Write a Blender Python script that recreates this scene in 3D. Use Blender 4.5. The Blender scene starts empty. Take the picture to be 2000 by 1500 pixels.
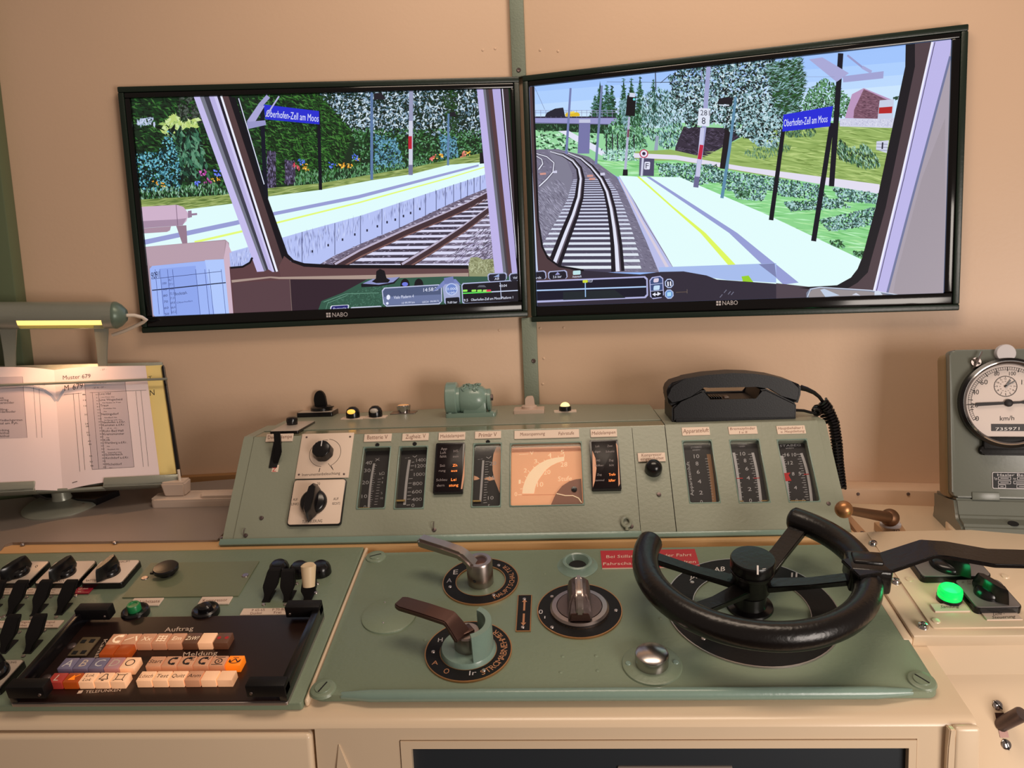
import bpy, bmesh, math, random
from mathutils import Vector as V, Matrix
RND = random.Random(7)
SC = bpy.context.scene
COL = SC.collection
PI = math.pi

# ------------------------------------------------------------------ camera, world, lights, exposure
CAM = V((0, 0, 1.30))
ROT = Matrix(((0.99735557, -0.03244079, -0.0650343),      # columns: image right, image down, viewing direction
              (0.06035319, -0.12882662, 0.98982887),
              (-0.04048897, -0.99113637, -0.12652805)))
cd = bpy.data.cameras.new('camera')
cd.sensor_width = 36; cd.lens = 27; cd.clip_start = 0.02
cam = bpy.data.objects.new('camera', cd); COL.objects.link(cam)
cm = Matrix.Identity(4)
for i in range(3):
    cm[i][0] = ROT[i][0]; cm[i][1] = -ROT[i][1]; cm[i][2] = -ROT[i][2]; cm[i][3] = CAM[i]
cam.matrix_world = cm
SC.camera = cam
SC.view_settings.view_transform = 'Standard'
SC.view_settings.look = 'None'
SC.view_settings.exposure = 0.0
SC.view_settings.gamma = 1.0
SC.view_settings.use_curve_mapping = False

def lin(c):
    return tuple(((x/255.0+0.055)/1.055)**2.4 if x/255.0 > 0.04045 else x/255.0/12.92 for x in c[:3])

w = bpy.data.worlds.new('cab_ambience'); SC.world = w; w.use_nodes = True
bg = w.node_tree.nodes['Background']
bg.inputs[0].default_value = (*lin((255, 226, 206)), 1); bg.inputs[1].default_value = 0.20

def area(name, loc, target, sx, sy, power, color):
    l = bpy.data.lights.new(name, 'AREA'); l.shape = 'RECTANGLE'; l.size = sx; l.size_y = sy
    l.energy = power; l.color = color
    o = bpy.data.objects.new(name, l); COL.objects.link(o)
    o.location = loc
    o.rotation_euler = (V(target)-V(loc)).to_track_quat('-Z', 'Y').to_euler()
    return o
area('window_light', (1.0, -0.25, 1.02), (0.12, 1.2, 0.98), 0.6, 0.7, 15.5, (1.0, 0.89, 0.80))
area('ceiling_light', (0.15, 0.80, 2.4), (0.15, 1.0, 0.9), 1.0, 0.35, 9.5, (1.0, 0.80, 0.62))

# ------------------------------------------------------------------ frames: local (a, b, h) coordinates on each real plane
def ray(x, y):
    return (ROT @ V((x-1000, y-750, 1500))).normalized()

class Fr:
    def __init__(s, o, u, v):
        s.o = V(o); s.u = V(u).normalized(); v = V(v)
        s.v = (v-s.u*v.dot(s.u)).normalized(); s.n = s.u.cross(s.v)
    def px(s, x, y, h=0.0):          # where the photograph's sight line meets the plane
        d = ray(x, y); o = s.o+s.n*h
        t = (o-CAM).dot(s.n)/d.dot(s.n); p = CAM+d*t-s.o
        return (p.dot(s.u), p.dot(s.v))
    def at(s, a, b, h=0.0):
        return s.o+s.u*a+s.v*b+s.n*h
    def mat(s, a=0, b=0, h=0, rot=0):
        m = Matrix.Identity(4)
        for i in range(3):
            m[i][0] = s.u[i]; m[i][1] = s.v[i]; m[i][2] = s.n[i]
        m = m @ Matrix.Rotation(rot, 4, 'Z')
        p = s.at(a, b, h)
        for i in range(3): m[i][3] = p[i]
        return m

TH = math.radians(14.334)
DO = CAM-0.65*V((0, -math.sin(TH), math.cos(TH)))
DESK = Fr(DO, (1, 0, 0), (0, math.cos(TH), math.sin(TH)))
LEDGE = Fr((0, 0, 0.918), (1, 0, 0), (0, 1, 0))
SHELF = Fr((0, 1.14, 0.917), (1, 0, 0), (0, 1, 0.15))
RLEDGE = Fr((0, 0, 0.900), (1, 0, 0), (0, 1, 0))
AL = math.radians(51)
FACE = Fr((0, 1.13, 0.919), (1, 0, 0), (0, math.cos(AL), math.sin(AL)))
FT_Z = 0.919+0.187*math.sin(AL); FT_Y = 1.13+0.187*math.cos(AL)
FTOP = Fr((0, 0, FT_Z), (1, 0, 0), (0, 1, 0))
APEX = (-0.067, 1.515, 0.0)
WL = Fr(APEX, (0.99254, 0.12175, 0), (0, 0, 1))
WR = Fr(APEX, (0.97837, -0.20624, 0), (0, 0, 1))
FASC = Fr((0, 0.792, 0), (1, 0, 0), (0, 0, 1))
def vert(y):
    return Fr((0, y, 0), (1, 0, 0), (0, 0, 1))

# ------------------------------------------------------------------ materials
def mat(name, c, rough=0.5, metal=0.0, var=0.06, bump=0.0, scale=60.0, emit=None, es=0.0, coat=0.0, spec=0.5):
    m = bpy.data.materials.new(name); m.use_nodes = True
    nt = m.node_tree; b = nt.nodes['Principled BSDF']
    b.inputs['Roughness'].default_value = rough; b.inputs['Metallic'].default_value = metal
    b.inputs['Specular IOR Level'].default_value = spec
    if coat: b.inputs['Coat Weight'].default_value = coat; b.inputs['Coat Roughness'].default_value = 0.15
    c = lin(c)
    tc = nt.nodes.new('ShaderNodeTexCoord')
    if var:
        n = nt.nodes.new('ShaderNodeTexNoise'); n.inputs['Scale'].default_value = scale*0.22; n.inputs['Detail'].default_value = 5
        nt.links.new(tc.outputs['Object'], n.inputs['Vector'])
        mx = nt.nodes.new('ShaderNodeMix'); mx.data_type = 'RGBA'
        mx.inputs[6].default_value = (*[x*(1-var) for x in c], 1); mx.inputs[7].default_value = (*[min(1, x*(1+var)) for x in c], 1)
        nt.links.new(n.outputs['Fac'], mx.inputs[0]); nt.links.new(mx.outputs[2], b.inputs['Base Color'])
    else:
        b.inputs['Base Color'].default_value = (*c, 1)
    if bump:
        n2 = nt.nodes.new('ShaderNodeTexNoise'); n2.inputs['Scale'].default_value = scale*6; n2.inputs['Detail'].default_value = 3
        nt.links.new(tc.outputs['Object'], n2.inputs['Vector'])
        bp = nt.nodes.new('ShaderNodeBump'); bp.inputs['Strength'].default_value = bump; bp.inputs['Distance'].default_value = 0.0015
        nt.links.new(n2.outputs['Fac'], bp.inputs['Height']); nt.links.new(bp.outputs['Normal'], b.inputs['Normal'])
    if emit:
        b.inputs['Emission Color'].default_value = (*lin(emit), 1); b.inputs['Emission Strength'].default_value = es
    return m

def glass_mat(name):
    m = bpy.data.materials.new(name); m.use_nodes = True; nt = m.node_tree
    nt.nodes.remove(nt.nodes['Principled BSDF']); out = nt.nodes['Material Output']
    t = nt.nodes.new('ShaderNodeBsdfTransparent'); t.inputs[0].default_value = (0.96, 0.97, 0.97, 1)
    g = nt.nodes.new('ShaderNodeBsdfGlossy'); g.inputs['Roughness'].default_value = 0.06
    f = nt.nodes.new('ShaderNodeFresnel'); f.inputs['IOR'].default_value = 1.3
    mx = nt.nodes.new('ShaderNodeMixShader')
    nt.links.new(f.outputs[0], mx.inputs[0]); nt.links.new(t.outputs[0], mx.inputs[1]); nt.links.new(g.outputs[0], mx.inputs[2])
    nt.links.new(mx.outputs[0], out.inputs['Surface'])
    return m

M = dict(
    wall=mat('cream_wall_paint', (220, 188, 160), 0.42, var=0.035, bump=0.12, scale=22),
    cream=mat('cream_desk_enamel', (226, 202, 172), 0.28, var=0.05, bump=0.05, scale=14, coat=0.3),
    lampcream=mat('lamp_warmed_cream_ledge', (214, 170, 118), 0.34, var=0.05, bump=0.06, scale=20),  # cream ledge paint, warm lamp light put into the colour
    green=mat('sage_green_hammer_paint', (144, 148, 130), 0.36, var=0.09, bump=0.22, scale=30),
    deskgreen=mat('desk_green_hammer_paint', (124, 138, 116), 0.36, var=0.09, bump=0.22, scale=30),
    green2=mat('sea_green_cast_paint', (126, 150, 138), 0.28, var=0.08, bump=0.20, scale=26, coat=0.2),
    greendark=mat('dark_green_moulding_paint', (20, 36, 27), 0.35, var=0.1, bump=0.1, scale=40),
    stripgreen=mat('grey_green_painted_wood', (128, 138, 122), 0.6, var=0.12, bump=0.5, scale=50),
    sheet=mat('grey_sheet_metal', (150, 138, 130), 0.38, metal=0.35, var=0.07, scale=12),
    black=mat('black_bakelite', (17, 15, 17), 0.22, var=0.15, scale=20),
    blackm=mat('black_matte_plastic', (15, 13, 14), 0.5, var=0.1, bump=0.1, scale=50, spec=0.25),
    phone=mat('charcoal_phone_plastic', (15, 14, 18), 0.42, var=0.06, bump=0.08, scale=70, spec=0.25),
    wheel=mat('worn_black_wheel_lacquer', (14, 11, 11), 0.27, var=0.3, bump=0.25, scale=30),
    gloss=mat('black_piano_gloss', (8, 7, 9), 0.12, var=0.0),
    plate=mat('ivory_label_plastic', (232, 208, 188), 0.5, var=0.03),
    switchplate=mat('greige_switch_plate', (196, 182, 168), 0.36, metal=0.15, var=0.04),
    ink=mat('black_lettering_ink', (40, 30, 28), 0.6, var=0),
    inkred=mat('brown_lettering_ink', (122, 78, 60), 0.6, var=0),
    white=mat('white_print', (228, 222, 220), 0.5, var=0, emit=(228, 222, 220), es=0.0),
    brassink=mat('copper_engraving', (196, 138, 100), 0.45, metal=0.4, var=0.05),
    brass=mat('worn_brass_edge', (190, 140, 95), 0.35, metal=0.8, var=0.1),
    chrome=mat('polished_chrome', (205, 200, 200), 0.12, metal=1.0, var=0.03),
    steel=mat('brushed_steel', (172, 160, 155), 0.3, metal=1.0, var=0.12, scale=40),
    iron=mat('grey_cast_iron', (112, 98, 96), 0.42, metal=0.8, var=0.12, bump=0.2, scale=40),
    brownsteel=mat('browned_steel', (92, 68, 62), 0.32, metal=0.75, var=0.15, scale=30),
    greyplate=mat('dull_grey_switch_plate', (122, 116, 114), 0.4, metal=0.3, var=0.05),
    bronze=mat('patinated_bronze', (118, 84, 60), 0.45, metal=0.75, var=0.15, scale=30),
    red=mat('red_sign_plastic', (186, 36, 44), 0.4, var=0.04),
    crimson=mat('crimson_label_plastic', (160, 30, 52), 0.4, var=0.04),
    dial=mat('black_dial_print', (44, 38, 40), 0.55, var=0.04),
    dialback=mat('peach_backlit_dial', (240, 180, 140), 0.5, var=0.04, emit=(255, 176, 128), es=0.30),
    dialpale=mat('pale_backlit_scale', (255, 226, 192), 0.5, var=0, emit=(255, 216, 172), es=0.36),
    needle=mat('ochre_needle', (186, 150, 82), 0.5, var=0),
    redpaint=mat('red_mark', (200, 40, 44), 0.5, var=0),
    greybar=mat('light_grey_scale_bar', (200, 194, 196), 0.5, var=0),
    ivory=mat('aged_ivory_plastic', (232, 206, 168), 0.35, var=0.05),
    beige=mat('beige_plastic', (206, 180, 162), 0.45, var=0.04),
    socket=mat('white_socket_plastic', (206, 186, 170), 0.45, var=0.03),
    paper=mat('lilac_white_paper', (232, 214, 216), 0.8, var=0.02),
    paperdark=mat('grey_shaded_paper', (196, 180, 186), 0.8, var=0.02),
    paperyellow=mat('yellow_register_paper', (238, 214, 140), 0.8, var=0.03),
    paperblue=mat('blue_grey_print_band', (176, 176, 190), 0.8, var=0.02),
    lampgreen=mat('silver_green_lamp_enamel', (148, 150, 138), 0.32, metal=0.35, var=0.1, bump=0.12, scale=60),
    tube=mat('glowing_lamp_tube', (255, 226, 150), 0.5, var=0, emit=(255, 212, 118), es=1.35),
    cable=mat('white_cable', (222, 206, 188), 0.5, var=0),
    lampon=mat('lit_warm_lens', (255, 190, 90), 0.3, var=0, emit=(255, 176, 70), es=1.2),
    lamppale=mat('lit_cream_lens', (255, 230, 170), 0.3, var=0, emit=(255, 218, 140), es=1.25),
    lampoff=mat('unlit_pearl_lens', (196, 186, 176), 0.25, var=0),
    amber=mat('glowing_amber_print', (255, 140, 60), 0.5, var=0, emit=(255, 132, 60), es=1.3),
    greenlit=mat('glowing_green_lens', (0, 190, 80), 0.25, var=0, emit=(16, 226, 92), es=0.95),
    greencap=mat('green_button_cap', (30, 130, 74), 0.3, var=0.05),
    dark=mat('dark_recess', (12, 11, 12), 0.8, var=0),
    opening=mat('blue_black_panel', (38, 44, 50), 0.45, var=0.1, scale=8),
    oak=mat('brown_wood_rail', (150, 108, 66), 0.5, var=0.12, bump=0.2, scale=20),
    speedo=mat('grey_green_instrument_enamel', (108, 111, 102), 0.3, var=0.06, bump=0.05, scale=40),
    dialwhite=mat('cream_speed_dial', (216, 200, 192), 0.5, var=0.02),
    keybase=mat('glow_browned_radio_plate', (40, 24, 20), 0.3, var=0.12, scale=15),  # black plate, warm reflection of the lamps put into the brown
    floor=mat('brown_linoleum', (92, 74, 60), 0.5, var=0.1, scale=8),
    wear=mat('bare_metal_wear', (186, 176, 172), 0.35, metal=0.9, var=0.1),
    pcb=mat('olive_socket_plate', (120, 104, 78), 0.5, metal=0.3, var=0.1),
    glass=glass_mat('instrument_glass'),
    orange=mat('glowing_orange_key', (240, 130, 30), 0.4, var=0.05, emit=(255, 124, 20), es=0.55),
    keylit=mat('warm_lit_key', (250, 206, 170), 0.4, var=0.05, emit=(255, 178, 122), es=0.34),
    keytan=mat('tan_lit_key', (200, 154, 122), 0.4, var=0.06, emit=(240, 146, 98), es=0.22),
    keyblue=mat('slate_blue_key', (122, 116, 140), 0.4, var=0.04, emit=(130, 110, 130), es=0.10),
    keypink=mat('mauve_key', (186, 140, 142), 0.4, var=0.04, emit=(220, 140, 130), es=0.14),
    keyred=mat('red_key', (178, 62, 56), 0.4, var=0.04, emit=(200, 60, 40), es=0.12),
    keybrown=mat('smoked_brown_key', (96, 72, 58), 0.35, var=0.1, emit=(160, 80, 40), es=0.12),
    keyamber=mat('dark_amber_key', (150, 64, 22), 0.3, var=0.2, emit=(220, 90, 24), es=0.22),
)
GREENS = M['green']

# ------------------------------------------------------------------ mesh builder
_tc = {}
def text_geo(s):
    if s in _tc: return _tc[s]
    c = bpy.data.curves.new('t', 'FONT'); c.body = s; c.size = 1.0; c.resolution_u = 2
    o = bpy.data.objects.new('t', c); me = o.to_mesh()
    vs = [(v.co.x, v.co.y) for v in me.vertices]; fs = [tuple(p.vertices) for p in me.polygons]
    o.to_mesh_clear(); bpy.data.objects.remove(o); bpy.data.curves.remove(c)
    x0 = min([v[0] for v in vs] or [0]); x1 = max([v[0] for v in vs] or [1])
    wd = max(x1-x0, 1e-4)
    vs = [((x-x0)/wd, y/0.70) for x, y in vs]      # x in 0..1 across the string, y in cap heights
    _tc[s] = (vs, fs, wd/0.70)
    return _tc[s]

class MB:
    def __init__(s): s.bm = bmesh.new()
    def raw(s, vs, fs, T=None):
        bv = [s.bm.verts.new((T @ V(v)) if T else V(v)) for v in vs]
        out = []
        for f in fs:
            try: out.append(s.bm.faces.new([bv[i] for i in f]))
            except ValueError: pass
        return bv, out
    def box(s, x0, x1, y0, y1, z0, z1, bev=0, seg=2, T=None):
        vs = [(x, y, z) for z in (z0, z1) for y in (y0, y1) for x in (x0, x1)]
        fs = [(0, 2, 3, 1), (4, 5, 7, 6), (0, 1, 5, 4), (2, 6, 7, 3), (0, 4, 6, 2), (1, 3, 7, 5)]
        bv, bf = s.raw(vs, fs, T)
        if bev:
            ed = list({e for f in bf for e in f.edges})
            bmesh.ops.bevel(s.bm, geom=ed, offset=bev, segments=seg, affect='EDGES', clamp_overlap=True, profile=0.5)
        return s
    def prism(s, poly, z0, z1, bev=0, seg=2, T=None, top=None):
        n = len(poly)
        t = top or poly
        vs = [(p[0], p[1], z0) for p in poly]+[(p[0], p[1], z1) for p in t]
        ar = sum(poly[i][0]*poly[(i+1) % n][1]-poly[(i+1) % n][0]*poly[i][1] for i in range(n))
        fs = [tuple(range(n-1, -1, -1)), tuple(range(n, 2*n))]+[(i, (i+1) % n, n+(i+1) % n, n+i) for i in range(n)]
        if ar < 0: fs = [tuple(reversed(f)) for f in fs]
        bv, bf = s.raw(vs, fs, T)
        if bev and len(bf) > 2:
            ed = list(bf[1].edges)
            bmesh.ops.bevel(s.bm, geom=ed, offset=bev, segments=seg, affect='EDGES', clamp_overlap=True, profile=0.5)
        return s
    def rprism(s, x0, x1, y0, y1, z0, z1, r, bev=0, k=5, T=None):
        return s.prism(rrect(x0, x1, y0, y1, r, k), z0, z1, bev, T=T)
    def lathe(s, prof, seg=32, c=(0, 0), a0=0.0, a1=2*PI, T=None):
        full = abs(a1-a0-2*PI) < 1e-6
        n = seg if full else seg+1
        vs = []; idx = []
        for r, z in prof:
            if r < 1e-7: idx.append([len(vs)]*n); vs.append((c[0], c[1], z))
            else:
                idx.append(list(range(len(vs), len(vs)+n)))
                vs += [(c[0]+r*math.cos(a0+(a1-a0)*i/seg), c[1]+r*math.sin(a0+(a1-a0)*i/seg), z) for i in range(n)]
        fs = []
        for p, q in zip(idx, idx[1:]):
            for i in range(seg):
                j = (i+1) % n
                f = []
                for k in (p[i], p[j], q[j], q[i]):
                    if k not in f: f.append(k)
                if len(f) > 2: fs.append(tuple(f))
        s.raw(vs, fs, T); return s
    def cyl(s, x, y, z0, z1, r0, r1=None, seg=28, bev=0.0, T=None):
        r1 = r0 if r1 is None else r1
        if bev: pr = [(0, z0), (r0, z0), (r1, z1-bev), (r1-bev*0.3, z1-bev*0.3), (r1-bev, z1), (0, z1)]
        else: pr = [(0, z0), (r0, z0), (r1, z1), (0, z1)]
        return s.lathe(pr, seg, (x, y), T=T)
    def ring(s, x, y, z0, z1, ri, ro, seg=40, T=None, a0=0.0, a1=2*PI):
        s.lathe([(ri, z0), (ro, z0), (ro, z1), (ri, z1), (ri, z0)], seg, (x, y), a0, a1, T=T); return s
    def dome(s, x, y, z, r, hh, seg=24, k=6, T=None):
        return s.lathe([(r*math.cos(PI/2*i/k), z+hh*math.sin(PI/2*i/k)) for i in range(k+1)], seg, (x, y), T=T)
    def ball(s, c, r, seg=20, k=10):
        return s.lathe([(r*math.sin(PI*i/k), c[2]-r*math.cos(PI*i/k)) for i in range(k+1)], seg, (c[0], c[1]))
    def tube(s, pts, r, seg=12, caps=True, flat=1.0):
        pts = [V(p) for p in pts]; n = len(pts)
        rs = r if isinstance(r, (list, tuple)) else [r]*n
        tg = [(pts[min(i+1, n-1)]-pts[max(i-1, 0)]).normalized() for i in range(n)]
        up = V((0, 0, 1)) if abs(tg[0].z) < 0.9 else V((1, 0, 0))
        nn = (up-tg[0]*up.dot(tg[0])).normalized(); vs = []
        for i in range(n):
            nn = (nn-tg[i]*nn.dot(tg[i])).normalized(); bb = tg[i].cross(nn)
            for k in range(seg):
                a = 2*PI*k/seg
                vs.append(pts[i]+(bb*math.cos(a)+nn*math.sin(a)*flat)*rs[i])
        fs = [(i*seg+k, i*seg+(k+1) % seg, (i+1)*seg+(k+1) % seg, (i+1)*seg+k) for i in range(n-1) for k in range(seg)]
        if caps: fs += [tuple(range(seg-1, -1, -1)), tuple(range((n-1)*seg, n*seg))]
        s.raw(vs, fs); return s
    def loft(s, secs, bev=0.0):
        """secs: list of (centre, half width along x, half depth along y or a vector pair)"""
        vs = []
        for c, hx, hy in secs:
            c = V(c); hx = V(hx) if not isinstance(hx, (int, float)) else V((hx, 0, 0)); hy = V(hy) if not isinstance(hy, (int, float)) else V((0, hy, 0))
            vs += [c-hx-hy, c+hx-hy, c+hx+hy, c-hx+hy]
        n = len(secs)
        fs = [(3, 2, 1, 0), tuple(range(4*n-4, 4*n))]+[(4*i+k, 4*i+(k+1) % 4, 4*i+4+(k+1) % 4, 4*i+4+k) for i in range(n-1) for k in range(4)]
        bv, bf = s.raw(vs, fs)
        if bev:
            bmesh.ops.bevel(s.bm, geom=list({e for f in bf for e in f.edges}), offset=bev, segments=2, affect='EDGES', clamp_overlap=True)
        return s
    def flat(s, poly, z=0.0, T=None):
        n = len(poly); ar = sum(poly[i][0]*poly[(i+1) % n][1]-poly[(i+1) % n][0]*poly[i][1] for i in range(n))
        f = tuple(range(n)) if ar > 0 else tuple(range(n-1, -1, -1))
        s.raw([(p[0], p[1], z) for p in poly], [f], T); return s
    def line(s, pts, wd, z=0.0):
        for p, q in zip(pts, pts[1:]):
            d = V((q[0]-p[0], q[1]-p[1]));
            if d.length < 1e-7: continue
            nx = V((-d.y, d.x)).normalized()*wd/2
            s.flat([(p[0]-nx.x, p[1]-nx.y), (q[0]-nx.x, q[1]-nx.y), (q[0]+nx.x, q[1]+nx.y), (p[0]+nx.x, p[1]+nx.y)], z)
        return s
    def text(s, t, x, y, z, cap, wd=None, al='c', rot=0.0, shear=0.0):
        vs, fs, nat = text_geo(t)
        wd = wd or nat*cap*0.7/0.7
        ox = {'c': -0.5, 'l': 0.0, 'r': -1.0}[al]
        co, si = math.cos(rot), math.sin(rot); out = []
        for a, b in vs:
            px, py = (a+ox)*wd+shear*b*cap, b*cap-(cap*0.5 if al == 'c' else 0)
            out.append((x+px*co-py*si, y+px*si+py*co, z))
        s.raw(out, fs); return s
    def arctext(s, t, cx, cy, z, r, cap, a_start, a_end, inward=False):
        n = len(t)
        for i, ch in enumerate(t):
            if ch == ' ': continue
            a = a_start+(a_end-a_start)*(i+0.5)/n
            rot = a-PI/2 if a_end < a_start else a+PI/2
            s.text(ch, cx+r*math.cos(a), cy+r*math.sin(a), z, cap, None, 'c', rot)
        return s
    def textpx(s, F, t, p0, p1, up, h):
        """lettering whose baseline runs from image point p0 to p1 on plane F (F.px gives local a, b)"""
        vs, fs, nat = text_geo(t); out = []
        for a, b in vs:
            q = F.px(p0[0]+(p1[0]-p0[0])*a+up[0]*b, p0[1]+(p1[1]-p0[1])*a+up[1]*b, h)
            out.append((q[0], q[1], h-getattr(F, 'h', 0)))
        s.raw(out, fs); return s
    def build(s, name, m, parent=None, ang=35, label=None, kind=None):
        me = bpy.data.meshes.new(name)
        bmesh.ops.recalc_face_normals(s.bm, faces=s.bm.faces[:]) if False else None
        s.bm.to_mesh(me); s.bm.free()
        for p in me.polygons: p.use_smooth = True
        me.set_sharp_from_angle(angle=math.radians(ang))
        o = bpy.data.objects.new(name, me); COL.objects.link(o)
        me.materials.append(m if not isinstance(m, str) else M[m])
        if parent is not None: o.parent = parent.o if isinstance(parent, Thing) else parent
        if label: o['label'] = label
        if kind: o['kind'] = kind
        return o

def rrect(x0, x1, y0, y1, r, k=5):
    out = []
    for cx, cy, a in ((x1-r, y0+r, -PI/2), (x1-r, y1-r, 0), (x0+r, y1-r, PI/2), (x0+r, y0+r, PI)):
        out += [(cx+r*math.cos(a+PI/2*i/k), cy+r*math.sin(a+PI/2*i/k)) for i in range(k+1)]
    return out

class Thing:
    """an Empty at the thing's base; parts are given in coordinates relative to it"""
    def __init__(s, name, label, cat, F, a, b, h=0.0, rot=0.0, group=None):
        o = bpy.data.objects.new(name, None); COL.objects.link(o)
        o.empty_display_size = 0.02
        o.matrix_world = F.mat(a, b, h, rot)
        o['label'] = label; o['category'] = cat
        if group: o['group'] = group
        s.o = o; s.F = F; s.a = a; s.b = b; s.h = h
    def px(s, x, y, h=None):
        q = s.F.px(x, y, s.h if h is None else h)
        return (q[0]-s.a, q[1]-s.b)
    def poly(s, pts, h=None):
        return [s.px(x, y, h) for x, y in pts]
    def rect(s, pts, h=None):
        """a true rectangle (x0, x1, y0, y1) from its four imaged corners"""
        q = s.poly(pts, h); xs = sorted(p[0] for p in q); ys = sorted(p[1] for p in q)
        return ((xs[0]+xs[1])/2, (xs[2]+xs[3])/2, (ys[0]+ys[1])/2, (ys[2]+ys[3])/2)

def struct(name, mb, m, label=None, parent=None):
    o = mb.build(name, m, parent)
    if parent is None: o['kind'] = 'structure'
    if label: o['label'] = label
    return o
def inmat(F, a=0, b=0, h=0): return F.mat(a, b, h)

# ------------------------------------------------------------------ structure
def place(o, F, a=0, b=0, h=0): o.matrix_world = F.mat(a, b, h); return o
la, _ = WL.px(62, 690)
mb = MB(); mb.box(-1.75, 0, 0, 2.35, -0.05, 0); place(struct('wall_left', mb, 'wall', 'cream painted front wall left of the central green strip'), WL)
mb = MB(); mb.box(0, 1.55, 0, 2.35, -0.05, 0); place(struct('wall_right', mb, 'wall', 'cream painted front wall right of the central green strip'), WR)
mb = MB(); mb.box(-2.4, 2.4, -1.4, 1.7, -0.05, 0); struct('floor', mb, 'floor')
# green post on the far left
mb = MB(); mb.box(-0.34, 0, 0.6, 2.3, 0, 0.035, 0.003)
p = place(struct('trim_1', mb, mat('dull_green_post_paint', (96, 108, 80), 0.45, var=0.1, bump=0.1, scale=20), 'green painted post at the left end of the front wall'), WL, WL.px(19, 480, 0.035)[0], 0, 0)
mb = MB(); mb.cyl(0, 0, 0, 0.003, 0.006); s_ = mb.build('screw', 'steel', p); s_.location = (-0.03, WL.px(10, 343, 0.035)[1], 0.035)
# central strip in two lengths
ST = Fr(APEX, (1, -0.045, 0), (0, 0, 1))
for nm, ys, lb in (('trim_2', (150, -160), 'grey-green wooden strip above the two monitors'), ('trim_3', (805, 621), 'grey-green wooden strip between monitors and console')):
    b0 = ST.px(1012, ys[0], 0.014)[1]; b1 = ST.px(1012, ys[1], 0.014)[1]
    xa = ST.px(1018 if nm == 'trim_3' else 1000, 621 if nm == 'trim_3' else 146, 0.014)[0]
    xb = ST.px(1047 if nm == 'trim_3' else 1027, 621 if nm == 'trim_3' else 146, 0.014)[0]
    mb = MB(); mb.box(xa, xb, b0, b1, -0.006, 0.014, 0.0015)
    p = place(struct(nm, mb, 'stripgreen', lb), ST)
    for (sx, sy) in (((1042, 705),) if nm == 'trim_3' else ((1013, 137),)):
        mb = MB(); mb.lathe([(0.0, 0.0012), (0.003, 0.002), (0.0045, 0.0)], 14); q = ST.px(sx, sy, 0.014)
        s_ = mb.build('screw', 'iron', p); s_.location = (q[0], q[1], 0.014)
# rails where the walls meet the shelf
q0 = WL.px(300, 935, 0.02); q1 = WL.px(440, 952, 0.02)
mb = MB(); mb.box(-1.3, -0.45, q1[1]-0.03, q0[1], 0, 0.02, 0.002); place(struct('baseboard_left', mb, 'oak', 'brown wooden rail along the foot of the left wall'), WL)
for F_, nm, spots in ((WR, 'wall_right', ((1055, 641), (1101, 640), (1062, 700), (1060, 750), (1090, 100), (1055, 98))), (WL, 'wall_left', ((975, 645), (943, 98), (967, 95)))):
    for x, y in spots:
        q = F_.px(x, y); o = MB().dome(0, 0, 0, 0.0026, 0.0012, 12, 4).build('painted_nail', 'wall', bpy.data.objects[nm]); o.location = (q[0], q[1], 0)
# ------------------------------------------------------------------ the two monitors
def clip(poly, quad):
    out = list(poly); n = len(quad)
    for i in range(n):
        a, b = quad[i], quad[(i+1) % n]; src = out; out = []
        def side(p): return (b[0]-a[0])*(p[1]-a[1])-(b[1]-a[1])*(p[0]-a[0])
        for j in range(len(src)):
            p, q = src[j-1], src[j]; sp, sq = side(p), side(q)
            if sq >= 0:
                if sp < 0: t = sp/(sp-sq); out.append((p[0]+(q[0]-p[0])*t, p[1]+(q[1]-p[1])*t))
                out.append(q)
            elif sp >= 0: t = sp/(sp-sq); out.append((p[0]+(q[0]-p[0])*t, p[1]+(q[1]-p[1])*t))
        if len(out) < 3: return []
    return out

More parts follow.
